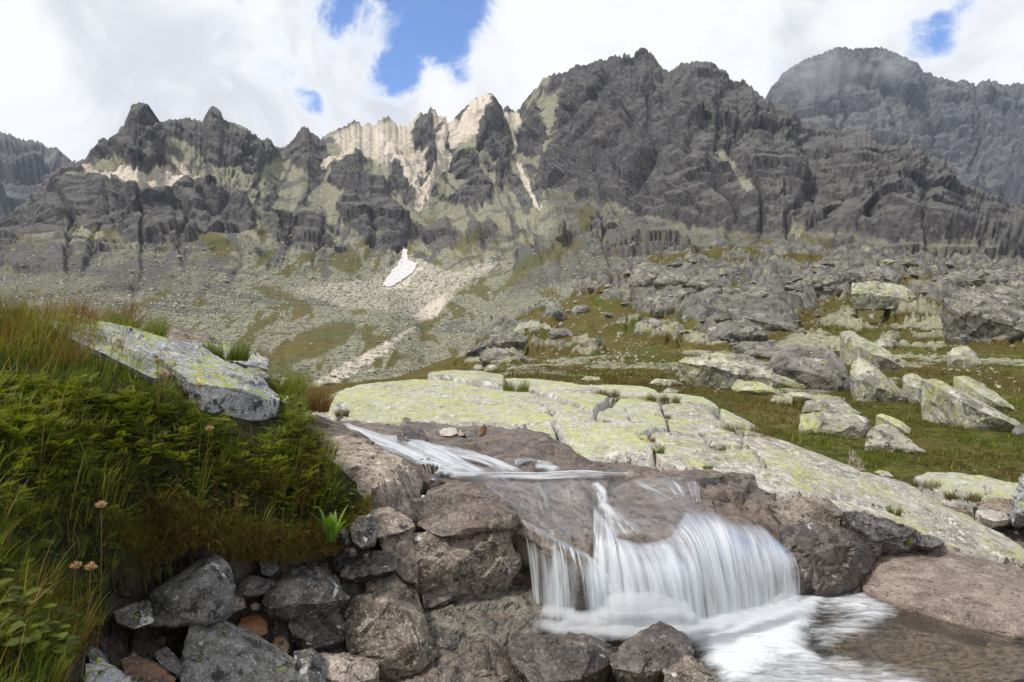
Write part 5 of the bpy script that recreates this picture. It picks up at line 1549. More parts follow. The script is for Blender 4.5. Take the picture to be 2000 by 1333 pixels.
# pool
nx, ny = 240, 170
gx, gd = np.meshgrid(np.linspace(250, 2500, nx), 1.0 / np.linspace(1 / 0.8, 1 / 3.75, ny))
x, y = (gx - 1000) / F * gd, gd
sx, sy = proj(np.stack([x, y, 0 * x], -1))
q = np.stack([x, y, 0 * x], -1)
flow = np.stack([x * 0.75 + y * 0.2, y * 2.6 - x * 0.55, 0 * x], -1)
rip = fbm(flow * 5, 4, seed=91)
wx, wy = sx + 40 * fbm(flow * 3, 4, seed=92), sy + 16 * fbm(flow * 3, 4, seed=93)
fo = np.zeros(sx.shape)
for val, soft, poly in ((1.15, 30, [(1010, 1200), (1100, 1195), (1560, 1140), (1640, 1150), (1600, 1200), (1560, 1230), (1600, 1290), (1500, 1300), (1420, 1340), (1380, 1290), (1300, 1220), (1150, 1250), (1060, 1245)]),
                        (0.75, 26, [(1560, 1140), (1690, 1150), (1760, 1200), (1700, 1225), (1600, 1190)]),
                        (0.62, 26, [(1440, 1270), (1640, 1280), (1820, 1333), (1900, 1380), (1500, 1400), (1380, 1340)]),
                        (0.6, 16, [(1560, 1230), (1690, 1205), (1700, 1225), (1620, 1262)])):
    fo = np.maximum(fo, poly_mask(wx, wy, poly, soft) * val)
agit = np.clip(fo, 0, 1)
z = 0.006 * rip + 0.03 * agit * fbm(flow * 4, 4, seed=94) + 0.025 * agit ** 2
mw, T = material('pool_water')
pos = T.new('ShaderNodeNewGeometry').outputs['Position']
mp = T.new('ShaderNodeMapping', {'Vector': pos, 'Rotation': (0, 0, 0.35), 'Scale': (1.0, 3.6, 1)}).outputs[0]
w1 = T.noise(mp, 9, 4, 0.6, 0.8)
w2 = T.noise(mp, 26, 3, 0.6, 0.4)
bump = T.new('ShaderNodeBump', {'Height': T.math('ADD', w1, T.math('MULTIPLY', w2, 0.3)), 'Strength': 0.55, 'Distance': 0.03}).outputs[0]
fr = T.new('ShaderNodeFresnel', {'IOR': 1.33, 'Normal': bump}).outputs[0]
glo = T.new('ShaderNodeBsdfGlossy', {'Color': (1, 1, 1), 'Roughness': 0.14, 'Normal': bump})
cle = T.new('ShaderNodeBsdfTransparent', {'Color': (0.92, 0.91, 0.80)})
wat = T.new('ShaderNodeMixShader', {0: T.math('MULTIPLY', fr, 0.8), 1: cle.outputs[0], 2: glo.outputs[0]})
f1 = T.noise(mp, 6, 6, 0.66, 1.2)
f2 = T.noise(mp, 22, 4, 0.6, 0.5)
fa_ = T.math('ADD', attr(T, 'a'), T.math('ADD', T.math('MULTIPLY', T.math('SUBTRACT', f1, 0.5), 1.5), T.math('MULTIPLY', T.math('SUBTRACT', f2, 0.5), 0.5)))
al = T.ramp(fa_, 0.10, 1.15, 0.0, 0.94)
foam = T.new('ShaderNodeBsdfPrincipled', {'Base Color': (0.66, 0.69, 0.73), 'Roughness': 0.5, 'Specular IOR Level': 0.3,
                                         'Normal': T.new('ShaderNodeBump', {'Height': f1, 'Strength': 0.4, 'Distance': 0.04}).outputs[0]})
mx = T.new('ShaderNodeMixShader', {0: al, 1: wat.outputs[0], 2: foam.outputs[0]})
T.new('ShaderNodeOutputMaterial', {'Surface': mx.outputs[0]})
link('pool_water', mesh_np('pool_water', np.stack([x, y, z], -1), grid_faces(ny, nx), mw, {'a': fo.ravel()}), kind='structure')
# ------------------------------------------------------------------ the grass bank on the near left
BP = np.array([(-260, 1500, 0.75), (0, 1420, 0.95), (0, 1333, 1.02), (-250, 1200, 0.95), (0, 1150, 1.3), (0, 1000, 1.55), (-250, 900, 1.4), (0, 800, 2.0), (-250, 700, 2.0), (0, 650, 2.6), (-250, 600, 2.7), (150, 655, 2.85),
               (0, 640, 3.3), (130, 650, 3.4), (200, 900, 1.95), (150, 1260, 1.5), (200, 1230, 1.80), (280, 1160, 2.10), (400, 1010, 2.22), (340, 1090, 2.17), (500, 1070, 2.42), (430, 1080, 2.30), (600, 1070, 2.6), (690, 1020, 2.76),
               (715, 985, 2.86), (690, 935, 2.95), (640, 880, 3.05), (600, 850, 3.0), (520, 840, 2.85), (620, 950, 2.75), (500, 930, 2.55), (420, 850, 2.6), (350, 800, 2.5), (300, 740, 2.7), (320, 900, 2.2),
               (600, 800, 3.9), (560, 770, 4.5), (430, 700, 5), (0, 640, 4.8), (300, 670, 5.2), (-250, 640, 5), (600, 800, 5.2), (500, 760, 7), (300, 720, 8), (0, 700, 8), (-250, 690, 8), (500, 790, 11), (200, 780, 12), (-250, 760, 12), (-1000, 1330, 0.8), (-1000, 950, 1.4), (-1000, 720, 2.5), (-1000, 650, 5), (-1000, 690, 8), (-1000, 760, 12), (-600, 1800, 0.5), (-100, 2000, 0.55)], float)
bank_f = tps(at(BP[:, 0], BP[:, 1], BP[:, 2]), 1e-3)
bkx = np.linspace(-1000, 740, 260)
bkd = np.exp(np.linspace(math.log(0.35), math.log(12), 240))
GX, GD = np.meshgrid(bkx, bkd)
x, y = (GX - 1000) / F * GD, GD
q = np.stack([x, y, 0 * x], -1)
bank_z = bank_f(x, y)
lim = np.interp(GX.ravel(), [-700, -300, 100, 170, 230, 300, 430, 520, 600, 700, 720, 760], [0.3, 0.5, 0.95, 1.50, 1.95, 2.12, 2.28, 2.42, 2.56, 2.74, 2.86, 3.0]).reshape(GX.shape)   # front edge
over = np.clip((lim - GD) / 0.10, 0, 3)
bank_z = bank_z - over ** 2 * 0.10 + 0.02 * fbm(q * 4, 4, seed=101) + 0.04 * fbm(q * 1.3, 3, seed=102)
msoil, T = material('dark_turf')
pos = T.new('ShaderNodeNewGeometry').outputs['Position']
n = T.noise(pos, 22, 5, 0.7)
finish(T, T.mix(T.ramp(n, 0.35, 0.65), (0.012, 0.011, 0.006), (0.040, 0.040, 0.014)), 0.95, n, 1.0, 0.03, 0.1)
TURF = [(-1500, 400), (-400, 500), (0, 560), (130, 600), (200, 600), (560, 770), (615, 845), (640, 890), (700, 945), (728, 1000), (705, 1040), (660, 1080), (560, 1100), (500, 1095), (455, 1105), (380, 1090), (310, 1155), (220, 1195),
        (172, 1290), (150, 1500), (0, 2600), (-1500, 2600)]
tsx, tsy = proj(np.stack([x, y, bank_z], -1))
keep = ((GD > lim - 0.09) & ((poly_mask(tsx, tsy, TURF, 14) > 0.5) | ((GD > 3.4) & (GX < 590)))).ravel()
Fc = grid_faces(*GX.shape)
Fc = Fc[keep[Fc].all(1)]
link('grass_bank', mesh_np('grass_bank', np.stack([x, y, bank_z], -1), Fc, msoil), kind='structure')


def bank_at(px, d):
    x = (px - 1000) / F * d
    i = np.clip((np.log(d) - math.log(0.35)) / (math.log(12) - math.log(0.35)) * 239, 0, 238.999)
    j = np.clip((px + 1000) / 1740 * 259, 0, 258.999)
    a, b = np.floor(i).astype(int), np.floor(j).astype(int)
    fi, fj = i - a, j - b
    z = (bank_z[a, b] * (1 - fj) + bank_z[a, b + 1] * fj) * (1 - fi) + (bank_z[a + 1, b] * (1 - fj) + bank_z[a + 1, b + 1] * fj) * fi
    return np.stack([x, d, z], -1)


def leaf_material(name, cols, gloss=0.35, trans=0.35):
    """cols: three colours along attribute `tint` 0..1"""
    m, T = material(name)
    t = attr(T, 'tint')
    c = T.mix(T.ramp(t, 0.0, 0.5, smooth=False), cols[0], cols[1])
    c = T.mix(T.ramp(t, 0.5, 1.0, smooth=False), c, cols[2])
    p = T.new('ShaderNodeBsdfPrincipled', {'Base Color': c, 'Roughness': 0.6, 'Specular IOR Level': gloss})
    tr = T.new('ShaderNodeBsdfTranslucent', {'Color': T.mix(1.0, c, (1.25, 1.35, 0.7), 'MULTIPLY')})
    mx = T.new('ShaderNodeMixShader', {0: trans, 1: p.outputs[0], 2: tr.outputs[0]})
    T.new('ShaderNodeOutputMaterial', {'Surface': mx.outputs[0]})
    return m


M_GRASS = leaf_material('green_grass', ((0.045, 0.068, 0.008), (0.130, 0.165, 0.016), (0.27, 0.265, 0.05)), trans=0.42)
M_DRY = leaf_material('dry_grass', ((0.090, 0.036, 0.012), (0.185, 0.095, 0.032), (0.36, 0.255, 0.12)), 0.2)
M_HERB = leaf_material('green_herbs', ((0.044, 0.064, 0.007), (0.140, 0.170, 0.014), (0.27, 0.275, 0.032)), trans=0.42)


def blades(base, length, width, lean, leandir, tint, segs=4, droop=1.0, seed=0):
    """grass blades as curved tapering strips; returns verts, tris, tint"""
    rs = np.random.default_rng(seed)
    n = len(base)
    face = rs.uniform(0, 2 * np.pi, n)
    sx_, sy_ = np.cos(face), np.sin(face)
    lx, ly = np.cos(leandir), np.sin(leandir)
    Vs = []
    for k in range(segs + 1):
        t = k / segs
        ang = lean * (0.25 + 1.1 * droop * t)
        # integrate along the arc
        if k == 0:
            p = base.copy()
        else:
            st = (length / segs)[:, None]
            p = p + st * np.stack([np.sin(ang) * lx, np.sin(ang) * ly, np.cos(ang)], -1)
        w = width * (1 - t ** 1.5) * 0.5
        if k < segs:
            s = np.stack([sx_ * w, sy_ * w, 0 * w], -1)
            Vs += [p - s, p + s]
        else:
            Vs += [p]
    V = np.stack(Vs, 1)                       # n, 2*segs+1, 3
    m = V.shape[1]
    tri = []
    for k in range(segs - 1):
        a = 2 * k
        tri += [(a, a + 1, a + 3), (a, a + 3, a + 2)]
    a = 2 * (segs - 1)
    tri.append((a, a + 1, a + 2))
    T = (np.array(tri)[None] + (np.arange(n) * m)[:, None, None]).reshape(-1, 3)
    return V.reshape(-1, 3), T, np.repeat(tint, m)


class Veg:
    def __init__(self): self.v, self.t, self.a, self.n = [], [], [], 0
    def add(self, V, T, A):
        self.v.append(V); self.t.append(T + self.n); self.a.append(A); self.n += len(V)
    def build(self, name, mat, label=None, kind='stuff', cat=None, group=None):
        V = np.concatenate(self.v)
        me = mesh_np(name, V, np.concatenate(self.t), mat, {'tint': np.concatenate(self.a)})
        return link(name, me, label, cat, group, kind)


def bank_points(n, px0, px1, py0, py1, seed, edge=0.02):
    """turf points spread evenly over a window of the photograph"""
    rs = np.random.default_rng(seed)
    out = []
    px = rs.uniform(px0, px1, n * 4)
    d = np.exp(rs.uniform(math.log(0.9), math.log(4.2), n * 4))
    lm = np.interp(px, [-700, -300, 100, 170, 230, 300, 430, 520, 600, 700, 720, 760], [0.3, 0.5, 0.95, 1.50, 1.95, 2.12, 2.28, 2.42, 2.56, 2.74, 2.86, 3.0])
    P = bank_at(px, d)
    a, b = proj(P)
    ok = (d > lm - edge) & (b > py0) & (b < py1) & ((poly_mask(a, b, TURF, 6) > 0.5) | ((d > 3.4) & (px < 600)))
    # keep clear of the lichen boulders and of the block by the cascade
    for pl in ([(130, 618), (215, 640), (330, 668), (395, 676), (548, 768), (545, 850), (500, 870), (430, 850), (370, 800), (330, 745), (210, 690)],
               [(640, 850), (790, 880), (820, 1010), (735, 985), (690, 900)]):
        ok &= poly_mask(a, b, pl, 4) < 0.5
    return P[ok][:n], px[ok][:n], b[ok][:n], d[ok][:n]


DOWN = math.radians(-30)
rs = np.random.default_rng(77)
green, dry, herb = Veg(), Veg(), Veg()


def dscale(d):
    return np.clip(0.12 + 0.42 * d, 0.45, 1.25)


# low turf everywhere
P, px, py, d = bank_points(13000, -220, 735, 540, 1420, 1)
nz_ = fbm(P * 2.2, 3, seed=111)
green.add(*blades(P, rs.uniform(0.025, 0.07, len(P)) * dscale(d), rs.uniform(0.0016, 0.003, len(P)), rs.uniform(0.3, 1.3, len(P)), DOWN + rs.normal(0, 1.1, len(P)), np.clip(0.28 + 0.4 * nz_ + rs.normal(0, 0.2, len(P)), 0, 1), segs=3, seed=2))


def clumps(n, seed, per, length, lean, spread, pick, tintm, tints, target, width=(0.0016, 0.0032), segs=5, zone=None, keep=1.0):
    """tufts: blades fan out of a common foot, each tuft with its own tone and set"""
    C, px, py, d = bank_points(n, -220, 735, 545, 1420, seed)
    if zone is not None:
        k = (zone(C, px, py) + rs.normal(0, 0.12, len(C))) > keep
        C, px, py, d = C[k], px[k], py[k], d[k]
    m = len(C)
    cnt = per
    a = rs.uniform(0, 6.283, (m, cnt))
    rr = np.sqrt(rs.uniform(0, 1, (m, cnt))) * (spread * dscale(d))[:, None]
    b = np.stack([C[:, None, 0] + np.cos(a) * rr, C[:, None, 1] + np.sin(a) * rr, np.broadcast_to(C[:, None, 2], rr.shape) - 0.25 * rr], -1)
    ln = rs.uniform(*length, (m, cnt)) * (dscale(d) * rs.uniform(0.7, 1.3, m))[:, None]
    swing = (DOWN + rs.normal(0, 0.5, m))[:, None]
    dirx = np.cos(a) + 0.9 * np.cos(swing)
    diry = np.sin(a) + 0.9 * np.sin(swing)
    tint = np.clip((tintm + rs.normal(0, tints, m))[:, None] + rs.normal(0, 0.14, (m, cnt)), 0, 1)
    target.add(*blades(b.reshape(-1, 3), ln.ravel(), rs.uniform(*width, m * cnt), rs.uniform(*lean, m * cnt), np.arctan2(diry, dirx).ravel(), tint.ravel(), segs=segs, seed=seed + 1))


brownz = lambda C, px, py: np.maximum.reduce([poly_mask(px, py, [(380, 930), (520, 920), (650, 1000), (620, 1090), (480, 1090), (390, 1050)], 50), poly_mask(px, py, [(-100, 560), (180, 590), (330, 690), (180, 720), (0, 700)], 40),
                                              0.35 * poly_mask(px, py, [(-100, 1150), (170, 1150), (220, 1230), (150, 1400), (-100, 1400)], 40), 0.75 * poly_mask(px, py, [(600, 880), (700, 930), (720, 1000), (640, 980)], 25)]) + 0.7 * fbm(C * 1.7, 3, seed=113)
clumps(680, 21, 24, (0.04, 0.10), (0.15, 1.0), 0.028, None, 0.40, 0.24, green)
clumps(700, 23, 32, (0.04, 0.11), (0.2, 1.1), 0.026, None, 0.42, 0.22, dry, width=(0.0012, 0.0024), zone=brownz, keep=0.36)
clumps(500, 25, 20, (0.04, 0.09), (0.2, 1.1), 0.02, None, 0.85, 0.15, green, zone=brownz, keep=0.30)
clumps(60, 27, 6, (0.10, 0.22), (0.3, 0.95), 0.02, None, 0.75, 0.2, green, width=(0.0024, 0.0042), segs=7)
clumps(70, 29, 4, (0.10, 0.22), (0.2, 1.0), 0.02, None, 0.8, 0.15, dry, width=(0.0018, 0.003), segs=7)
# dead fringe hanging over the rocks at the front edge of the turf
fx = rs.uniform(235, 725, 5200)
fd = np.interp(fx, [-700, -300, 100, 170, 230, 300, 430, 520, 600, 700, 720, 760], [0.3, 0.5, 0.95, 1.50, 1.95, 2.12, 2.28, 2.42, 2.56, 2.74, 2.86, 3.0]) + rs.uniform(-0.03, 0.05, 5200)
FPp = bank_at(fx, fd)
_a, _b = proj(FPp)
_k = poly_mask(_a, _b, TURF, 10) > 0.1
FPp = FPp[_k]
nf = len(FPp)
dry.add(*blades(FPp, rs.uniform(0.05, 0.14, nf), rs.uniform(0.0012, 0.0024, nf), rs.uniform(1.0, 1.7, nf), math.radians(-80) + rs.normal(0, 0.6, nf), np.clip(rs.normal(0.4, 0.25, nf), 0, 1), segs=5, seed=9))
h2 = nf // 2
green.add(*blades(FPp[:h2], rs.uniform(0.05, 0.13, h2), rs.uniform(0.0015, 0.003, h2), rs.uniform(0.8, 1.6, h2), math.radians(-70) + rs.normal(0, 0.7, h2), rs.uniform(0.1, 0.8, h2), segs=5, seed=10))


def fronds(base, size, azim, pitch, tint, pairs=7, seed=0):
    """feathery leaves: a midrib with paired lobes, each lobe itself forked"""
    rs = np.random.default_rng(seed)
    n = len(base)
    f = np.stack([np.cos(azim) * np.cos(pitch), np.sin(azim) * np.cos(pitch), np.sin(pitch)], -1)
    side = np.stack([-np.sin(azim), np.cos(azim), 0 * azim], -1)
    up = np.cross(f, side)
    Vs, Ts, m = [], [], 0
    S = size[:, None]
    for k in range(pairs):
        t = 0.22 + 0.78 * k / pairs
        c = base + f * S * t - up * 0 + np.array([0, 0, -1]) * S * (0.22 * t * t)
        ln = S * 0.36 * (1 - t * 0.75)
        for sg in (-1, 1):
            for (fa, fl) in ((0.35, 1.0), (1.1, 0.62), (-0.25, 0.6)):
                dr = side * sg * math.cos(fa) + f * math.sin(fa) + up * 0.12
                b0 = c + side * sg * ln * (0.0 if fl == 1.0 else 0.35)
                tip = b0 + dr * ln * fl
                wv = f * math.cos(fa) * 0.16 - side * sg * math.sin(fa) * 0.16
                mid = b0 + dr * ln * fl * 0.5
                Vs += [b0, mid + wv * ln * fl, tip, mid - wv * ln * fl]
                Ts += [(m, m + 1, m + 2), (m, m + 2, m + 3)]
                m += 4
    V = np.stack(Vs, 1)
    T = (np.array(Ts)[None] + (np.arange(n) * m)[:, None, None]).reshape(-1, 3)
    return V.reshape(-1, 3), T, np.repeat(tint, m)


C, px, py, d = bank_points(2200, -220, 730, 620, 1330, 12)
zone = np.maximum(poly_mask(px, py, [(0, 760), (280, 790), (560, 830), (660, 890), (620, 1000), (420, 940), (250, 990), (40, 1000)], 60), 0.6 * poly_mask(px, py, [(100, 950), (330, 960), (330, 1180), (150, 1200)], 40))
k = (fbm(C * 2.0, 3, seed=120) * 0.7 + zone + rs.normal(0, 0.12, len(C))) > 0.46
C, d = C[k][:330], d[k][:330]
m, per = len(C), 10
az = rs.uniform(0, 6.283, (m, per))
tone = np.clip(0.5 + 0.5 * fbm(C * 3, 2, seed=121) + rs.normal(0, 0.2, m), 0, 1)
bs = np.repeat(C, per, 0) + np.stack([np.cos(az).ravel() * 0.012, np.sin(az).ravel() * 0.012, np.repeat(rs.uniform(0.005, 0.045, m), per) + rs.uniform(-0.01, 0.02, m * per)], -1)
herb.add(*fronds(bs, rs.uniform(0.032, 0.068, m * per) * np.repeat(dscale(d), per), az.ravel(), rs.uniform(0.0, 0.9, m * per), np.clip(np.repeat(tone, per) + rs.normal(0, 0.12, m * per), 0, 1), pairs=5, seed=13))


def ovals(base, size, azim, pitch, tint, ratio=0.75):
    """broad rounded leaves, folded a little along the midrib"""
    n = len(base)
    f = np.stack([np.cos(azim) * np.cos(pitch), np.sin(azim) * np.cos(pitch), np.sin(pitch)], -1)
    side = np.stack([-np.sin(azim), np.cos(azim), 0 * azim], -1)
    up = np.cross(f, side)
    S = size[:, None]
    prof = [(0.0, 0.05), (0.25, 0.42), (0.55, 0.5), (0.82, 0.32), (1.0, 0.0)]
    Vs = []
    for t, w in prof:
        c = base + f * S * t - np.array([0, 0, 1]) * S * 0.25 * t * t
        Vs += [c - side * S * w * ratio + up * S * 0.1 * w, c, c + side * S * w * ratio + up * S * 0.1 * w]
    V = np.stack(Vs, 1)
    tri = []
    for k in range(len(prof) - 1):
        for j in (0, 1):
            a = 3 * k + j
            tri += [(a, a + 1, a + 4), (a, a + 4, a + 3)]
    T = (np.array(tri)[None] + (np.arange(n) * V.shape[1])[:, None, None]).reshape(-1, 3)
    return V.reshape(-1, 3), T, np.repeat(tint, V.shape[1])


P, px, py, d = bank_points(9000, -200, 730, 800, 1300, 14)
k = (fbm(P * 2.3, 3, seed=124) + 0.7 * poly_mask(px, py, [(560, 940), (700, 980), (690, 1060), (520, 1080), (300, 1000), (200, 960)], 50) + rs.normal(0, 0.1, len(P))) > 0.28
P = P[k][:3800] + [0, 0, 0.035]
herb.add(*ovals(P, rs.uniform(0.016, 0.038, len(P)), DOWN + rs.normal(0, 1.3, len(P)), rs.uniform(-0.2, 0.8, len(P)), np.clip(rs.normal(0.3, 0.18, len(P)), 0, 1)))
green.build('grass', M_GRASS)
dry.build('dry_grass', M_DRY)
herb.build('herb_foliage', M_HERB)


# grass carries on beyond the left edge of the view
green2 = Veg()
C, px, py, d = bank_points(1500, -900, -200, 540, 1700, 61)
m_ = len(C)
b_ = np.repeat(C, 16, 0) + rs.normal(0, 0.02, (m_ * 16, 3)) * [1, 1, 0.1]
green2.add(*blades(b_, rs.uniform(0.05, 0.12, m_ * 16), rs.uniform(0.002, 0.004, m_ * 16), rs.uniform(0.2, 1.1, m_ * 16), DOWN + rs.normal(0, 1.2, m_ * 16), np.clip(np.repeat(rs.uniform(0.1, 0.8, m_), 16) + rs.normal(0, 0.12, m_ * 16), 0, 1), segs=2, seed=62))
green2.build('bank_grass', M_GRASS)


# tussocks one can pick out
def tussock(label, px, py, d, n, length, spread, mat, group=None, base=None, tint=(0.2, 0.9), lean=(0.05, 0.9), name='grass_tussock', width=(0.0018, 0.0035), seed=0):
    r = np.random.default_rng(seed)
    c = np.asarray(base) if base is not None else at(px, py, d)
    a, rr = r.uniform(0, 6.283, n), np.sqrt(r.uniform(0, 1, n)) * spread
    b = np.stack([np.cos(a) * rr, np.sin(a) * rr * 0.8, -0.01 - 0.06 * (rr / spread) ** 2 * spread], -1)
    V, T, A = blades(b, r.uniform(*length, n), r.uniform(*width, n), r.uniform(*lean, n), a + r.normal(0, 0.5, n), r.uniform(*tint, n), segs=4, seed=seed)
    me = mesh_np(name, V, T, mat, {'tint': A})
    o = link(name, me, label, 'grass', group)
    o.location = c.tolist()
    return o


tussock('reddish-brown flowering grass tussock on top of the bank behind the lichen slab', 200, 652, 3.55, 900, (0.08, 0.24), 0.16, M_DRY, tint=(0.0, 0.55), seed=201)
tussock('green and brown tussock spilling over the top edge of the lichen slab in the bank', 268, 668, 3.45, 1100, (0.08, 0.20), 0.12, M_GRASS, tint=(0.3, 0.9), seed=202)
tussock('feathery brown grass at the top corner of the bank, against the far slope', 60, 640, 3.0, 650, (0.08, 0.22), 0.25, M_DRY, tint=(0.05, 0.7), seed=203)
tussock('green tussock beside the narrow lichen rock behind the bank', 440, 700, 4.3, 900, (0.07, 0.18), 0.14, M_GRASS, tint=(0.1, 0.7), seed=204)
tussock('brown-green tussock right of the small oval grey stone', 545, 770, 4.2, 1200, (0.08, 0.22), 0.15, M_GRASS, tint=(0.3, 1.0), seed=205)
tussock('tall straw-coloured tussock between the bank and the broad lichen slab', 590, 800, 4.4, 1200, (0.08, 0.26), 0.17, M_DRY, tint=(0.1, 0.9), seed=206)

# seed heads (spent mountain avens): stalk and fluffy ball
mfl, T = material('fluffy_seed_head')
p = T.new('ShaderNodeBsdfPrincipled', {'Base Color': (0.50, 0.33, 0.17), 'Roughness': 0.9})
tr = T.new('ShaderNodeBsdfTranslucent', {'Color': (0.55, 0.38, 0.22)})
T.new('ShaderNodeOutputMaterial', {'Surface': T.new('ShaderNodeMixShader', {0: 0.4, 1: p.outputs[0], 2: tr.outputs[0]}).outputs[0]})
mst, T = material('seed_stalk')
finish(T, (0.16, 0.09, 0.04), 0.8)


def seed_head(label, px, py, d, r=0.016, seed=0):
    rr = np.random.default_rng(seed)
    c = at(px, py, d)
    e = link('seed_head', None, label, 'flower', 'fluffy seed heads in the grass bank')
    foot = bank_at(np.array(float(px)) + rr.uniform(-10, 10), np.array(float(d) + 0.02))
    foot = np.array([foot[0], foot[1], min(foot[2], c[2] - 0.05)])
    e.location = foot.tolist()
    n = 150
    v = rr.normal(size=(n, 3))
    v /= np.linalg.norm(v, axis=1, keepdims=True)
    v[:, 2] = v[:, 2] * 0.7 + 0.25
    s = np.cross(v, rr.normal(size=(n, 3)))
    s /= np.linalg.norm(s, axis=1, keepdims=True) + 1e-9
    ctr = c - foot
    ln = r * rr.uniform(0.7, 1.15, n)[:, None]
    V = np.stack([ctr + v * r * 0.08 - s * 0.0006, ctr + v * r * 0.08 + s * 0.0006, ctr + v * ln + s * 0.0007, ctr + v * ln - s * 0.0007], 1).reshape(-1, 3)
    T = (np.array([[0, 1, 2], [0, 2, 3]])[None] + (np.arange(n) * 4)[:, None, None]).reshape(-1, 3)
    link('plume', mesh_np('plume', V, T, mfl), parent=e)
    t = np.linspace(0, 1, 7)[:, None]
    mid = ctr * 0.5 + np.array([rr.uniform(-.02, .02), 0, 0.015])
    cv = (1 - t) ** 2 * 0 + 2 * t * (1 - t) * mid + t * t * ctr
    ring = np.array([[math.cos(a), math.sin(a), 0] for a in (0, 2.09, 4.19)]) * 0.0011
    V = (cv[:, None] + ring[None]).reshape(-1, 3)
    T = []
    for k in range(6):
        for j in range(3):
            a, b = 3 * k + j, 3 * k + (j + 1) % 3
            T += [(a, b, b + 3), (a, b + 3, a + 3)]
    link('stalk', mesh_np('stalk', V, np.array(T), mst), parent=e)


for i, (a, b, d, r, lb) in enumerate(((148, 1107, 1.45, 0.0112, 'left one of two fluffy orange seed heads side by side low in the grass'), (177, 1109, 1.45, 0.0128, 'right one of two fluffy orange seed heads side by side low in the grass'),
                                      (197, 988, 1.65, 0.0128, 'single fluffy tan seed head in the dark middle of the bank'), (320, 731, 2.35, 0.0150, 'pale fluffy seed head in front of the lichen slab corner'),
                                      (308, 706, 2.35, 0.0128, 'small reddish seed head just above the pale one by the lichen slab'), (390, 754, 2.45, 0.0142, 'tan seed head against the flat-topped lichen boulder'),
                                      (409, 838, 2.3, 0.0142, 'tan seed head below the flat-topped lichen boulder'), (618, 922, 2.75, 0.011, 'tiny pink seed head near the tall pinkish granite block'))):
    seed_head(lb, a, b, d, r, 300 + i)

# broad-leaved plant with long pointed leaves at the corner of the bank
mlf = leaf_material('lance_leaves', ((0.045, 0.095, 0.010), (0.10, 0.19, 0.018), (0.17, 0.27, 0.03)), 0.45)
pl = link('leafy_plant', None, 'bright green plant with long pointed leaves at the corner of the bank', 'plant')
c0 = at(648, 1058, 2.56)
pl.location = c0.tolist()
r5 = np.random.default_rng(5)
for k in range(11):
    az = math.radians(-150 + 30 * k) + r5.normal(0, 0.15)
    ln = r5.uniform(0.085, 0.15)
    le = r5.uniform(0.25, 0.95)
    Vb, Tb = [], []
    p = np.array([0.012 * math.cos(az), 0.012 * math.sin(az), 0.0])
    sd_ = np.array([-math.sin(az), math.cos(az), 0])
    ns = 8
    for j in range(ns + 1):
        t = j / ns
        ang = le * (0.2 + 1.25 * t)
        if j: p = p + ln / ns * np.array([math.sin(ang) * math.cos(az), math.sin(ang) * math.sin(az), math.cos(ang)])
        w = 0.012 * math.sin(math.pi * min(1, 0.15 + 0.85 * t)) ** 0.8 + 0.0002
        fold = np.array([0, 0, 0.3 * w])
        Vb += [p - sd_ * w + fold, p, p + sd_ * w + fold]
        if j:
            a = 3 * j
            for q_ in (0, 1):
                Tb += [(a - 3 + q_, a - 2 + q_, a + 1 + q_), (a - 3 + q_, a + 1 + q_, a + q_)]
    link('leaf', mesh_np('leaf', np.array(Vb), np.array(Tb), mlf, {'tint': np.clip(np.linspace(0.1, 0.9, len(Vb)) * 0.6 + r5.uniform(0, 0.4), 0, 1)}), parent=pl)
# ------------------------------------------------------------------ outcrops and boulders on the hillside
def outcrop(label, poly, mat, d=None, depth=1.2, rough=0.8, cat='rock outcrop', group=None, round_it=2, name='outcrop', bulge=0.35, strata=None):
    """a rock body standing out of the slope; poly is its outline in the photograph"""
    poly = np.array(poly, float)
    yb, yt = poly[:, 1].max(), poly[:, 1].min()
    low = poly[np.argmax(poly[:, 1])]
    d0 = d if d is not None else float(hill_hit(low[0], min(low[1], 900) )[1])
    h = (yb - yt) / F * d0
    span = h * depth
    t = ((yb - poly[:, 1]) / max(yb - yt, 1)) ** 1.1
    dep = d0 + span * t
    c = poly.mean(0)
    pts = [(a, b, e) for (a, b), e in zip(poly, dep)]
    for f_ in (0.45, 0.75):
        for (a, b), e in zip(poly, dep):
            qx, qy = c[0] + (a - c[0]) * f_, c[1] + (b - c[1]) * f_
            tt = ((yb - qy) / max(yb - yt, 1)) ** 1.1
            pts.append((qx, qy, d0 + span * tt - span * bulge * (1 - f_ ** 2)))
    return rock(name, label, pts, mat, cat, back=span * 0.8 + 0.2, drop=h * 0.25, rough=rough, round_it=round_it, group=group, shrink=0.9, voxel=max(d0 / 1333 * 4.6, h / 36))


O = outcrop
# two boulders and ledges on the green meadow
O('pale block-shaped boulder with flecks of yellow lichen on the green meadow', [(1561, 840), (1566, 808), (1610, 806), (1672, 808), (1698, 822), (1692, 836), (1668, 852), (1655, 857), (1620, 850), (1575, 845)], M_HILLL, depth=0.8, cat='boulder', name='boulder')
O('leaning grey boulder with a sloping tail beside the block-shaped boulder', [(1690, 872), (1692, 850), (1706, 833), (1730, 833), (1752, 840), (1790, 866), (1824, 889), (1780, 890), (1745, 884), (1712, 878)], M_HILLL, depth=0.8, cat='boulder', name='boulder')
O('flat lichen rock shelf behind the block-shaped boulder', [(1568, 806), (1574, 785), (1600, 778), (1640, 784), (1682, 808), (1672, 812), (1620, 808)], M_HILLL, depth=2.0)
O('low rounded lichen rock at the left end of the rock shelf', [(1503, 786), (1512, 774), (1530, 770), (1548, 776), (1546, 790), (1525, 792)], M_HILLL, depth=1.5)
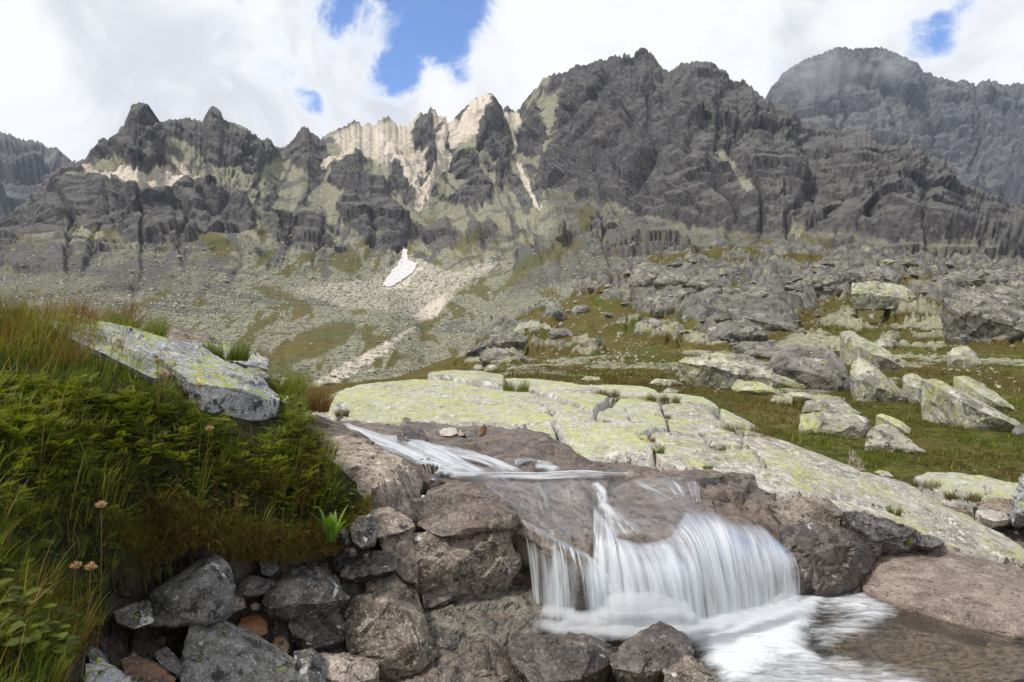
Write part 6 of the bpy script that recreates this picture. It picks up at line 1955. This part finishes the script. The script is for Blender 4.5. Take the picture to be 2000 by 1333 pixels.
O('long flat lichen slab above the rock shelf', [(1530, 772), (1545, 766), (1600, 768), (1650, 780), (1668, 796), (1640, 792), (1580, 780)], M_HILLL, depth=2.5)
O('narrow lichen ledge behind the leaning grey boulder', [(1710, 812), (1722, 808), (1760, 822), (1780, 838), (1775, 850), (1745, 836)], M_HILLL, depth=1.6)
O('small angular stone with a grey face on the meadow below the leaning boulder', [(1782, 896), (1795, 894), (1812, 900), (1813, 908), (1802, 916), (1790, 904)], M_HILLL, depth=0.8, cat='boulder', name='boulder')
O('bright yellow lichen stone at the edge of the long slab', [(1705, 922), (1718, 919), (1736, 922), (1745, 932), (1725, 932)], M_SLAB, d=5.9, depth=0.8, cat='boulder', name='boulder')
O('oval grey boulder near the edge of the meadow', [(1902, 832), (1912, 824), (1930, 823), (1942, 832), (1935, 840), (1912, 840)], M_HILLL, depth=0.8, cat='boulder', name='boulder')
O('dark grey boulder cut by the edge of the view above the meadow', [(1977, 840), (1985, 830), (2010, 826), (2040, 838), (2040, 855), (1985, 850)], M_HILLR, depth=0.8, cat='boulder', name='boulder')
# big ledges in the middle
O('large cracked grey ledge with a lichen foot above the meadow', [(1500, 722), (1510, 690), (1560, 672), (1610, 678), (1648, 700), (1660, 740), (1655, 766), (1630, 755), (1590, 730), (1540, 728)], M_HILLR, depth=1.0)
O('steep lichen rock face with a diagonal crack right of the cracked ledge', [(1662, 725), (1675, 698), (1700, 706), (1735, 740), (1776, 778), (1765, 786), (1720, 775), (1680, 752), (1664, 742)], M_HILLL, depth=0.9)
O('small lichen block at the foot of the steep lichen face', [(1672, 762), (1680, 748), (1700, 752), (1728, 774), (1715, 778), (1690, 770)], M_HILLL, depth=0.9)
O('long low ledge, dark on top and yellow below, above the brown meadow', [(1320, 706), (1345, 694), (1400, 686), (1450, 694), (1500, 712), (1515, 725), (1580, 756), (1560, 760), (1500, 750), (1430, 738), (1370, 722)], M_HILLL, depth=1.6)
O('dark hump on the back of the long low ledge', [(1330, 704), (1360, 690), (1400, 684), (1445, 692), (1490, 708), (1490, 722), (1450, 716), (1400, 708)], M_HILLR, depth=1.8, d=31)
O('rounded dark-backed outcrop with a curved yellow rim', [(1372, 656), (1385, 638), (1420, 626), (1460, 625), (1492, 638), (1500, 655), (1460, 662), (1400, 664)], M_HILLR, depth=1.4)
O('grey rock spine descending from the cracked ledge', [(1430, 676), (1450, 666), (1500, 668), (1545, 680), (1540, 700), (1500, 702), (1460, 695)], M_HILLR, depth=1.4)
O('purple-streaked pale rock band beside the boulder stream', [(1764, 736), (1780, 730), (1840, 760), (1890, 790), (1875, 794), (1830, 782), (1790, 766), (1768, 752)], M_HILLL, depth=1.6)
O('long lichen rib running down towards the meadow edge', [(1800, 742), (1830, 740), (1900, 776), (1980, 820), (2010, 845), (1950, 830), (1900, 802), (1850, 776)], M_HILLL, depth=1.8)
O('upper lichen rib beside the boulder stream', [(1640, 650), (1660, 646), (1740, 690), (1780, 712), (1770, 722), (1700, 700), (1655, 672)], M_HILLL, depth=1.8)
O('smooth pale green bulge of rock above the lichen rib', [(1862, 736), (1890, 735), (1950, 770), (1990, 805), (1960, 802), (1900, 772)], M_HILLL, depth=1.6)
O('huge smooth dome of rock at the edge of the view', [(1835, 585), (1870, 568), (1930, 560), (2020, 566), (2100, 580), (2100, 660), (2010, 662), (1940, 640), (1880, 618)], M_HILLR, depth=1.2)
O('big pale angular boulder resting in the boulder stream', [(1850, 690), (1862, 678), (1890, 676), (1908, 690), (1912, 712), (1890, 720), (1860, 706)], M_HILLL, depth=0.8, cat='boulder', name='boulder')
O('pair-split rounded boulder below the huge dome', [(1705, 672), (1715, 662), (1735, 660), (1750, 668), (1742, 680), (1715, 682)], M_HILLL, depth=0.8, cat='boulder', name='boulder')
O('square grey cliff step with a lichen base on the upper hill', [(1545, 560), (1575, 540), (1612, 532), (1655, 536), (1665, 560), (1660, 572), (1610, 570), (1565, 568)], M_HILLR, depth=0.6)
O('bright lichen cliff step right of the square grey step', [(1662, 575), (1665, 552), (1700, 548), (1760, 560), (1790, 580), (1780, 592), (1720, 586)], M_HILLL, depth=0.7)
O('dark sloping slabs on the upper hill below the cliffs', [(1655, 532), (1690, 518), (1730, 522), (1760, 538), (1750, 556), (1700, 552)], M_HILLR, depth=1.2)
O('dark ridge of rock ending the upper hill', [(1820, 548), (1870, 530), (1950, 524), (2040, 535), (2040, 556), (1900, 560)], M_HILLR, depth=1.2)
# dark humps upper middle
O('tallest dark rock knob on the crest of the hill', [(1228, 556), (1235, 525), (1255, 512), (1280, 513), (1300, 530), (1298, 552), (1260, 562)], M_HILLR, depth=0.8)
O('broad dark hump right of the tallest rock knob', [(1275, 552), (1290, 532), (1320, 526), (1345, 534), (1352, 552), (1310, 560)], M_HILLR, depth=1.0)
O('flat dark hump behind the broad dark hump', [(1340, 558), (1360, 543), (1400, 538), (1432, 548), (1428, 562), (1380, 566)], M_HILLR, depth=1.2)
O('slanting dark slab with a pale edge below the humps', [(1297, 584), (1320, 566), (1350, 560), (1360, 570), (1330, 586)], M_HILLR, depth=1.0)
O('overhanging dark rock slab in the middle of the hill', [(1338, 598), (1350, 582), (1385, 562), (1410, 566), (1400, 582), (1370, 597)], M_HILLR, depth=1.0)
O('round dark boulder at the left of the middle hill', [(1272, 600), (1280, 584), (1305, 580), (1328, 586), (1330, 604), (1300, 612), (1280, 610)], M_HILLR, depth=0.8, cat='boulder', name='boulder')
O('long dark slab with a pale lichen foot in the middle of the hill', [(1332, 622), (1340, 602), (1380, 598), (1425, 608), (1438, 622), (1400, 632), (1350, 636)], M_HILLR, depth=1.0)
O('dark whale-backed slab sloping right in the middle of the hill', [(1420, 604), (1460, 602), (1500, 612), (1560, 640), (1545, 648), (1490, 634), (1440, 622)], M_HILLR, depth=1.4)
O('row of dark rounded rocks below the cliff steps', [(1440, 580), (1460, 566), (1500, 572), (1550, 588), (1600, 602), (1590, 612), (1540, 604), (1480, 594)], M_HILLR, depth=1.2)
O('low dark rock hump with a lichen skirt on the left of the hill', [(1236, 654), (1242, 630), (1270, 621), (1305, 626), (1312, 645), (1335, 640), (1338, 650), (1290, 660), (1250, 662)], M_HILLR, depth=0.9)
O('dark tilted block on the crest above the talus slope', [(1174, 582), (1180, 566), (1200, 560), (1212, 570), (1200, 582), (1182, 586)], M_HILLR, depth=0.8, cat='boulder', name='boulder')
O('black cap rock on the crest of the hill', [(1145, 563), (1158, 553), (1180, 554), (1186, 560), (1165, 566)], M_HILLR, depth=1.0, cat='boulder', name='boulder')
O('dark wedge boulder leaning on pale stones on the crest', [(1116, 608), (1122, 598), (1140, 594), (1152, 600), (1140, 612), (1120, 616)], M_HILLR, depth=0.8, cat='boulder', name='boulder')
O('dark tall boulder among lichen stones on the crest', [(1065, 600), (1075, 590), (1095, 594), (1100, 612), (1080, 620), (1066, 614)], M_HILLR, depth=0.7, cat='boulder', name='boulder')
O('pale split boulder on grass by the crest', [(1003, 648), (1015, 632), (1045, 629), (1072, 634), (1076, 645), (1050, 650), (1015, 652)], M_HILLL, depth=0.7, cat='boulder', name='boulder')
O('grey flat-topped boulder right of the pale split boulder', [(1069, 650), (1078, 641), (1105, 641), (1122, 652), (1118, 658), (1085, 658)], M_HILLR, depth=0.8, cat='boulder', name='boulder')
O('large dark rounded boulder with a pale foot in the brown meadow', [(936, 700), (945, 685), (965, 678), (985, 682), (1001, 692), (998, 706), (965, 709), (942, 708)], M_HILLR, depth=0.7, cat='boulder', name='boulder')
O('slanted grey stone beside the large dark rounded boulder', [(1000, 704), (1012, 690), (1024, 692), (1022, 702), (1006, 707)], M_HILLR, depth=0.7, cat='boulder', name='boulder')
O('rounded lichen boulder standing behind the skyline of the slabs', [(944, 724), (952, 714), (968, 712), (972, 720), (962, 727), (948, 728)], M_HILLL, depth=0.7, cat='boulder', name='boulder')
O('small round boulder left of the one behind the slab skyline', [(924, 718), (930, 712), (942, 713), (944, 722), (930, 724)], M_HILLL, depth=0.7, cat='boulder', name='boulder')
O('jagged dark outcrop running down to the talus edge', [(955, 660), (975, 645), (1005, 648), (1030, 660), (1025, 668), (985, 672), (950, 676), (905, 692), (930, 676)], M_HILLR, depth=1.0)
O('pale boulder edge where the meadow meets the slabs', [(1425, 757), (1440, 742), (1480, 744), (1510, 755), (1522, 770), (1470, 768), (1440, 766)], M_HILLL, depth=1.5)
O('flat pale stone lying in the brown grass above the slabs', [(1134, 742), (1145, 735), (1170, 736), (1175, 744), (1150, 746)], M_HILLL, depth=1.5, cat='boulder', name='boulder')
O('low white-grey rock rib in the brown meadow', [(1265, 750), (1280, 741), (1320, 742), (1330, 750), (1300, 756)], M_HILLL, depth=1.6)
O('pale stones ledge at the top of the slab edge', [(1290, 768), (1305, 757), (1328, 764), (1322, 770)], M_HILLL, depth=1.2)

# many more ribs and humps of bedrock on the upper hill
ORD = 'first second third fourth fifth sixth seventh eighth ninth tenth eleventh twelfth thirteenth fourteenth fifteenth sixteenth seventeenth eighteenth nineteenth twentieth'.split() + \
      ['twenty-' + q for q in 'first second third fourth fifth sixth seventh eighth ninth'.split()] + ['thirtieth'] + ['thirty-' + q for q in 'first second third fourth fifth'.split()]


def tell_apart(objs, what, where, rows=4):
    """label each of a scatter by its row up the slope and its place in that row"""
    pts = np.array([o.location[:] for o in objs])
    a, b = proj(pts)
    order = np.argsort(b)
    for r, part in enumerate(np.array_split(order, rows)):
        nm = {1: [''], 2: ['upper ', 'lower '], 3: ['upper ', 'middle ', 'lower '], 4: ['top ', 'upper middle ', 'lower middle ', 'bottom ']}[rows][r]
        part = part[np.argsort(a[part])]
        for k, i in enumerate(part):
            objs[i]['label'] = f'{what}, {ORD[k]} from the left in the {nm}row {where}'


DM = []
for k in range(7):
    V, T = boulder_mesh(900 + k, 3, flat=0.55)
    DM.append(mesh_np('outcrop', V, T, M_HILLR if k < 5 else M_HILLL))
ro = np.random.default_rng(17)
pa = np.array([(1060, 600), (1150, 560), (1260, 520), (1500, 505), (1800, 515), (2000, 530), (2000, 580), (1800, 600), (1640, 590), (1600, 650), (1500, 690), (1330, 690), (1230, 640)], float)
c = 0
humps = []
while c < 72:
    qx, qy = ro.uniform(1060, 2000), ro.uniform(505, 690)
    if poly_mask(np.array([qx]), np.array([qy]), pa, 0.01)[0] < 0.5: continue
    c += 1
    w = hill_hit(qx, qy)
    o = link('outcrop', DM[int(ro.integers(0, 7))], 'grey bedrock hump on the upper hill below the cliffs', 'rock outcrop', 'bedrock humps of the upper hill')
    s = ro.uniform(12, 38) / F * w[1] * 0.5
    o.location = (w[0], w[1], w[2] - 0.05 * s)
    o.scale = (s * ro.uniform(1.1, 1.9), s * 1.2, s * ro.uniform(0.6, 1.0))
    o.rotation_euler = (ro.normal(0, 0.12), ro.uniform(-0.05, 0.35), ro.normal(0, 0.5))
    humps.append(o)
tell_apart(humps, 'grey bedrock hump', 'on the upper hill')

# scattered boulders: individuals
BV = [boulder_mesh(500 + k, 3, flat=0.62) for k in range(8)]
BMe = [mesh_np('boulder', V, T, M_HILLL) for V, T in BV] + [mesh_np('boulder', V, T, M_HILLR) for V, T in BV[:3]]
rs = np.random.default_rng(99)
ZONES = [('pale lichen boulder', 'of the boulder stream', 'boulders of the boulder stream', [(1560, 590), (1620, 600), (1720, 640), (1800, 690), (1960, 770), (1990, 740), (1850, 670), (1720, 610), (1620, 570)], 80, (7, 20), 8, 4),
         ('pale stone', 'of the rubble heap', 'stones of the rubble heap', [(1120, 712), (1150, 690), (1200, 665), (1240, 668), (1270, 690), (1310, 712), (1250, 722), (1170, 720)], 60, (7, 15), 8, 4),
         ('small pale stone', 'of the brown meadow', 'stones of the brown meadow', [(940, 735), (1000, 690), (1100, 690), (1300, 725), (1450, 755), (1400, 770), (1200, 748)], 40, (5, 12), 8, 3),
         ('scattered lichen boulder', 'on the grassy crest', 'boulders of the grassy crest', [(900, 690), (1000, 640), (1080, 590), (1160, 575), (1300, 640), (1240, 670), (1100, 660), (960, 690)], 56, (7, 18), 11, 4),
         ('small pale stone', 'in the green meadow', 'stones of the green meadow', [(1720, 900), (1850, 820), (1980, 800), (2000, 900), (1900, 930)], 14, (6, 11), 8, 2)]
for what, where, grp, poly, n, (s0, s1), nv, rows_ in ZONES:
    pa = np.array(poly, float)
    made = []
    while len(made) < n:
        qx, qy = rs.uniform(pa[:, 0].min(), pa[:, 0].max()), rs.uniform(pa[:, 1].min(), pa[:, 1].max())
        if poly_mask(np.array([qx]), np.array([qy]), pa, 0.01)[0] < 0.5: continue
        w = hill_hit(qx, qy)
        o = link('boulder', BMe[int(rs.integers(0, nv))], what, 'boulder', grp)
        s = (s0 + (s1 - s0) * rs.uniform() ** 2.2) / F * w[1] * 0.5
        o.location = (w[0], w[1], w[2] + 0.15 * s)
        o.scale = (s * rs.uniform(0.9, 1.3), s, s * rs.uniform(0.75, 1.15))
        o.rotation_euler = (rs.normal(0, 0.25), rs.normal(0, 0.25), rs.uniform(0, 6.28))
        made.append(o)
    tell_apart(made, what, where, rows_)

# uncountable stones on the hillside and the talus beyond
SV = [boulder_mesh(700 + k, 1, flat=0.7) for k in range(5)]
pos_, siz_ = [], []
for poly, n, s0, s1 in (([(880, 740), (1000, 630), (1100, 560), (1260, 510), (1500, 500), (2000, 520), (2000, 640), (1700, 640), (1500, 700), (1300, 735), (1100, 735)], 5200, 2, 9),
                        ([(1540, 590), (1620, 590), (1760, 650), (1990, 740), (2000, 800), (1880, 745), (1750, 690), (1640, 640)], 2000, 2, 10),
                        ([(1560, 900), (1560, 800), (1700, 770), (2000, 780), (2000, 930)], 110, 2, 5), ([(900, 738), (1000, 670), (1300, 660), (1480, 700), (1500, 770), (1100, 748)], 2600, 2, 8)):
    pa = np.array(poly, float)
    qx, qy = rs.uniform(pa[:, 0].min(), pa[:, 0].max(), n * 2), rs.uniform(pa[:, 1].min(), pa[:, 1].max(), n * 2)
    k = poly_mask(qx, qy, pa, 0.01) > 0.5
    k &= (fbm(np.stack([qx / 50, qy / 22, 0 * qx], -1), 3, seed=151) + rs.normal(0, 0.15, n * 2)) > -0.02
    w = hill_hits(qx[k][:n], qy[k][:n])
    pos_.append(w)
    siz_.append((s0 + (s1 - s0) * rs.uniform(0, 1, len(w)) ** 3) / F * w[:, 1] * 0.5)
scatter_mesh('hillside_stones', SV, np.concatenate(pos_), np.concatenate(siz_), M_TALUS, seed=3)

# talus of the far valley and slopes: sit on the mountain mesh
NB = int(0.52 * len(RS))
vis_r = RS[:NB]
sx, sy = proj(vis_r)
area = np.ones(sx.shape)
dens = (1 - RM['grass'][:NB]) * (1 - 0.7 * RM['rock'][:NB])
dens *= sstep(sy, 430, 560)
dens = np.where((sx > -60) & (sx < 1250), dens, 0)
dens[RM['pale'][:NB] > 0.8] *= 0.4
pr = (dens / dens.sum()).ravel()
idx = rs.choice(pr.size, 18000, p=pr)
base = vis_r.reshape(-1, 3)[idx] + rs.normal(0, 0.3, (18000, 3)) * [1, 1, 0]
siz = (2.0 + 9.0 * rs.uniform(0, 1, 18000) ** 3.0) / F * base[:, 1] * 0.5
scatter_mesh('talus', SV, base + [0, 0, 0.1], siz, M_TALUS, seed=5)
# larger blocks in the valley one can tell apart
WALL = [('long pale boulder on the valley floor beside the gravel bed', 575, 716, 28), ('grey rounded boulder at the end of the gravel bed', 470, 650, 22), ('light boulder on the grassy valley floor', 570, 664, 12),
        ('broad lichen boulder at the near end of the valley', 640, 745, 48), ('dark-topped lichen boulder beside the broad one in the near valley', 560, 752, 44), ('grey block on the valley side below the talus', 726, 720, 22),
        ('pale block where the talus meets the gravel bed', 650, 700, 14), ('large pale boulder high in the boulder field below the left cliff', 440, 545, 22), ('round grey boulder on the left boulder field', 400, 560, 22),
        ('dark boulder among pale ones on the left boulder field', 300, 560, 24), ('flat boulder near the grass patch on the left boulder field', 520, 540, 18), ('pale angular boulder below the left cliff', 350, 500, 18)]
k0 = sx.shape[0]
for i, (lb, a, b, w_) in enumerate(WALL):
    dd = (sx - a) ** 2 + (sy - b - w_ * 0.3) ** 2
    j = np.unravel_index(np.argmin(dd), dd.shape)
    p = vis_r[j]
    o = link('boulder', BMe[i % 8], lb, 'boulder', None)
    s = w_ / F * p[1] * 0.5
    o.location = (p[0], p[1], p[2] + 0.1 * s)
    o.scale = (s * 1.15, s, s * 0.95)
    o.rotation_euler = (0.1, 0.05, i * 1.3)

# snow patch, draped on the gully floor
sp = [(746, 558), (757, 540), (766, 527), (783, 506), (787, 486), (796, 486), (796, 508), (818, 514), (806, 532), (790, 545), (772, 556), (762, 562)]
gxs, gys = np.meshgrid(np.linspace(742, 822, 54), np.linspace(482, 566, 56))
Rb = blur(blur(RS, 3, 0), 3, 1)
sx, sy = proj(Rb)
cand = np.nonzero((sx > 725) & (sx < 840) & (sy > 465) & (sy < 585))
cx_, cy_, cP = sx[cand], sy[cand], Rb[cand]
S = np.zeros(gxs.shape + (3,))
for r in range(gxs.shape[0]):
    dd = (cx_[None] - gxs[r][:, None]) ** 2 + (cy_[None] - gys[r][:, None]) ** 2
    near = np.argsort(dd, 1)[:, :6]
    wgt = 1 / (np.take_along_axis(dd, near, 1) + 2.0)
    dep = (cP[near][..., 1] * wgt).sum(1) / wgt.sum(1)
    S[r] = at(gxs[r], gys[r], dep)
dep = blur(blur(S[..., 1], 3, 0), 3, 1)
wn = fbm(np.stack([gxs / 9, gys / 9, 0 * gxs], -1), 3)
mk = poly_mask(gxs + 3 * wn, gys + 3 * wn, sp, 2.5)
S2 = at(gxs, gys, dep - 2.5 - 3.0 * mk)
Fc = grid_faces(*gxs.shape)
Fc = Fc[(mk.ravel()[Fc] > 0.35).all(1)]
msn, T = material('old_snow')
pos = T.new('ShaderNodeNewGeometry').outputs['Position']
n = T.noise(pos, 0.6, 5, 0.6)
finish(T, T.mix(T.ramp(n, 0.35, 0.65), (0.44, 0.42, 0.42), (0.70, 0.68, 0.69)), 0.7, n, 0.5, 0.5, 0.2)
link('snow_patch', mesh_np('snow_patch', S2, Fc, msn), 'dirty white snow patch at the foot of the gully', kind='structure')

# ------------------------------------------------------------------ grass on the hillside: near meadow and tufts in the slab cracks
mead, mdry = Veg(), Veg()
n = 95000
qx = rs.uniform(900, 2120, n)
qd = np.exp(rs.uniform(math.log(5.9), math.log(34), n))
xx = (qx - 1000) / F * qd
zz = hill_at(xx, qd)
Pm = np.stack([xx, qd, zz], -1)
a, b = proj(Pm)
gmask = fbm(Pm * [1, 1, 0] / 0.6, 3, seed=161)
ok = (b > 690) & (gmask + rs.normal(0, 0.1, len(gmask)) > 0.0)
Pm, gmask = Pm[ok], gmask[ok]
grn_l = fbm(Pm * [1, 1, 0] / 5, 4, seed=58) + 0.35 * sstep(Pm[:, 0], 2, 6) + rs.normal(0, 0.12, len(Pm))
isg = grn_l > 0.30
scl = 0.6 + Pm[:, 1] / 14
L = rs.uniform(0.03, 0.08, len(Pm)) * (1 + 1.5 * gmask) * np.clip(scl, 0.8, 1.7)
wd = rs.uniform(0.005, 0.010, len(Pm)) * scl
for sel, vg in ((isg, mead), (~isg, mdry)):
    m_ = int(sel.sum())
    vg.add(*blades(Pm[sel] - [0, 0, 0.01], L[sel], wd[sel], rs.uniform(0.1, 0.8, m_), math.radians(-60) + rs.normal(0, 1.2, m_), np.clip(rs.normal(0.45, 0.25, m_), 0, 1), segs=2, seed=21))
mead.build('meadow_grass', M_GRASS)
M_MDRY = leaf_material('brown_meadow_grass', ((0.055, 0.040, 0.012), (0.125, 0.092, 0.026), (0.22, 0.175, 0.065)), 0.2)
mdry.build('meadow_dry_grass', M_MDRY)
for i, (a, b, dd, n, ln, sp_, lb) in enumerate((
        (1008, 764, 7.6, 500, (0.07, 0.16), 0.13, 'round green-brown tuft growing on the edge of the broad lichen slab'), (1150, 775, 7.6, 700, (0.04, 0.10), 0.22, 'long brown tuft along the crack above the rounded beige slab'),
        (1190, 775, 7.4, 350, (0.05, 0.12), 0.10, 'dark brown tuft at the end of the long crack tuft'), (1285, 786, 7.6, 400, (0.05, 0.13), 0.10, 'left one of two upright brown tufts beside the lichen strip'),
        (1310, 787, 7.6, 350, (0.05, 0.11), 0.08, 'right one of two upright brown tufts beside the lichen strip'), (1240, 783, 7.6, 500, (0.03, 0.08), 0.22, 'low brown grass line above the rounded beige slab'),
        (1460, 846, 6.4, 900, (0.05, 0.12), 0.22, 'broad brown tussock between the long slab and the meadow strip'), (1292, 816, 5.8, 260, (0.02, 0.06), 0.08, 'small brown tuft in the crack between two beige slabs'),
        (1282, 885, 4.45, 300, (0.02, 0.07), 0.05, 'yellow-green tuft at the tip of the wedge slab'), (1262, 862, 4.85, 260, (0.015, 0.05), 0.07, 'yellowish grass in the crack behind the wedge slab'),
        (1383, 914, 4.25, 160, (0.01, 0.03), 0.03, 'tiny bright green moss tuft on the bare slab'), (1747, 1004, 4.05, 260, (0.02, 0.07), 0.035, 'small green tuft in the crack of the right slab'),
        (1172, 830, 5.6, 300, (0.02, 0.06), 0.07, 'brown grass patch in the junction of three slabs'), (1400, 878, 5.0, 220, (0.015, 0.05), 0.06, 'straw tuft along the short crack of the long slab'),
        (1800, 950, 5.6, 500, (0.03, 0.09), 0.14, 'brown grass strip in front of the low lichen slab'), (1880, 975, 5.1, 500, (0.03, 0.09), 0.12, 'dark brown tuft under the low lichen slab'),
        (668, 812, 5.45, 260, (0.03, 0.08), 0.05, 'small brown tuft in the notch of the broad lichen slab'), (1770, 1060, 3.68, 160, (0.015, 0.04), 0.03, 'tiny moss tuft under the black wedge rock'))):
    Pt = hit(slab_f, a, b, 3.2, 12) if i not in (14, 15) else at(a, b, dd)
    tussock(lb, a, b, dd, n, ln, sp_, M_GRASS if ('green' in lb or 'moss' in lb) else M_MDRY, base=Pt + np.array([0, 0, 0.005]), tint=(0.1, 0.9), seed=400 + i, name='grass_tuft')

# dwarf pine mats on the upper hill
for i, (a, b, w_, lb) in enumerate(((1600, 572, 42, 'dark green dwarf pine mat at the foot of the square grey step'), (1642, 577, 34, 'smaller dwarf pine mat right of the first one'))):
    c = hill_hit(a, b)
    s = w_ / F * c[1]
    n = 1400
    r_ = np.random.default_rng(800 + i)
    al_, rr = r_.uniform(0, 6.283, n), np.sqrt(r_.uniform(0, 1, n))
    bpos = np.stack([np.cos(al_) * rr * s * 0.5, np.sin(al_) * rr * s * 0.3, 0 * rr], -1)
    V, T, A = blades(bpos, r_.uniform(0.15, 0.32, n) * s * (1.1 - rr * 0.6), np.full(n, 0.05), r_.uniform(0.1, 0.9, n), al_, r_.uniform(0, 0.6, n), segs=3, seed=810 + i)
    e = link('dwarf_pine', mesh_np('dwarf_pine', V, T, M_HERB, {'tint': A}), lb, 'shrub')
    e.location = c.tolist()

# ------------------------------------------------------------------ hiker on the far path
sx, sy = proj(RS)
dd = (sx - 960) ** 2 + (sy - 627) ** 2
hp = RS[np.unravel_index(np.argmin(dd), dd.shape)]
hk = link('person', None, 'distant hiker in dark clothes with a backpack walking on the talus slope', 'person')
hk.location = hp.tolist()
me = bpy.data.meshes.new('body')
J = {'hip': (0, 0, 0.92), 'chest': (0.02, 0, 1.30), 'neck': (0.03, 0, 1.50), 'head': (0.05, 0, 1.62), 'top': (0.05, 0, 1.75), 'kl': (0.14, 0.09, 0.50), 'fl': (0.10, 0.09, 0.08), 'tl': (0.24, 0.09, 0.03),
     'kr': (0.02, -0.09, 0.48), 'fr': (-0.22, -0.09, 0.10), 'tr': (-0.10, -0.09, 0.03), 'sl': (0.02, 0.20, 1.42), 'el': (-0.06, 0.26, 1.14), 'hl': (0.12, 0.25, 0.96), 'sr': (0.02, -0.20, 1.42), 'er': (0.02, -0.27, 1.14), 'hr': (0.2, -0.24, 1.0)}
nm = list(J)
E = [('hip', 'chest'), ('chest', 'neck'), ('neck', 'head'), ('head', 'top'), ('hip', 'kl'), ('kl', 'fl'), ('fl', 'tl'), ('hip', 'kr'), ('kr', 'fr'), ('fr', 'tr'), ('chest', 'sl'), ('sl', 'el'), ('el', 'hl'), ('chest', 'sr'), ('sr', 'er'), ('er', 'hr')]
RAD = {'hip': 0.15, 'chest': 0.17, 'neck': 0.06, 'head': 0.105, 'top': 0.08, 'kl': 0.075, 'kr': 0.075, 'fl': 0.05, 'fr': 0.05, 'tl': 0.04, 'tr': 0.04, 'sl': 0.075, 'sr': 0.075, 'el': 0.05, 'er': 0.05, 'hl': 0.04, 'hr': 0.04}
me.from_pydata([J[k] for k in nm], [(nm.index(a), nm.index(b)) for a, b in E], [])
ob = bpy.data.objects.new('body', me)
COL.objects.link(ob)
sk_ = ob.modifiers.new('skin', 'SKIN')
for k, v in zip(nm, me.skin_vertices[0].data):
    v.radius = (RAD[k], RAD[k])
    v.use_root = k == 'hip'
ob.modifiers.new('sub', 'SUBSURF').levels = 1
ob.modifiers['sub'].render_levels = 1
mcl, T = material('dark_hiking_clothes')
z_ = T.new('ShaderNodeSeparateXYZ', {0: T.new('ShaderNodeTexCoord').outputs['Object']}).outputs[2]
finish(T, T.mix(T.ramp(z_, 1.52, 1.54), T.mix(T.ramp(z_, 0.9, 0.94), (0.02, 0.022, 0.03), (0.05, 0.03, 0.03)), (0.25, 0.15, 0.11)), 0.9)
me.materials.append(mcl)
ob.parent = hk
pk = link('backpack', None, parent=hk)
bm = bmesh.new()
bmesh.ops.create_cube(bm, size=1.0)
bmesh.ops.scale(bm, vec=(0.24, 0.32, 0.5), verts=bm.verts)
bmesh.ops.translate(bm, vec=(-0.24, 0, 1.24), verts=bm.verts)
bmesh.ops.bevel(bm, geom=bm.edges[:], offset=0.07, segments=2, affect='EDGES')
pm = bpy.data.meshes.new('backpack')
bm.to_mesh(pm)
bm.free()
mbp, T = material('backpack_cloth')
finish(T, (0.07, 0.03, 0.025), 0.9)
pm.materials.append(mbp)
bpy.data.objects.remove(pk)
pk = link('backpack', pm, parent=hk)
hk.rotation_euler = (0, 0, 0.5)
# ------------------------------------------------------------------ the air
mh, T = material('mountain_haze')
v = T.new('ShaderNodeVolumePrincipled', {'Color': (0.72, 0.82, 1.0), 'Density': 0.00008, 'Anisotropy': 0.1})
T.new('ShaderNodeOutputMaterial', {'Volume': v.outputs[0]})
mh.cycles.homogeneous_volume = True
bm = bmesh.new()
bmesh.ops.create_cube(bm, size=1.0)
bmesh.ops.scale(bm, vec=(6400, 2900, 960), verts=bm.verts)
bmesh.ops.translate(bm, vec=(0, 1400, 960 / 2 - 70), verts=bm.verts)
hm = bpy.data.meshes.new('haze')
bm.to_mesh(hm)
bm.free()
hm.materials.append(mh)
link('haze', hm, kind='stuff')

# wisps of cloud clinging to the far peak
mm, T = material('cloud_wisp')
oc = T.new('ShaderNodeTexCoord').outputs['Object']
nn = T.noise(oc, 2.6, 4, 0.6, 0.4)
r_ = T.vmath('LENGTH', oc)
den = T.math('MULTIPLY', T.ramp(T.math('SUBTRACT', nn, T.math('MULTIPLY', r_, 0.34)), 0.14, 0.46), 0.0075)
v = T.new('ShaderNodeVolumePrincipled', {'Color': (0.95, 0.96, 1.0), 'Density': den, 'Anisotropy': 0.2})
T.new('ShaderNodeOutputMaterial', {'Volume': v.outputs[0]})
for (a, b, d_, sx_, sz_, lb) in ((1600, 150, 1560, 130, 75, 'thin cloud wisp clinging to the left shoulder of the far peak'), (1735, 135, 1560, 60, 45, 'small cloud wisp near the summit of the far peak')):
    bm = bmesh.new()
    bmesh.ops.create_icosphere(bm, subdivisions=3, radius=1.0)
    cm = bpy.data.meshes.new('cloud_wisp')
    bm.to_mesh(cm)
    bm.free()
    cm.materials.append(mm)
    o = link('cloud_wisp', cm, lb, kind='stuff')
    o.location = at(a, b, d_).tolist()
    o.scale = (sx_, 60, sz_)
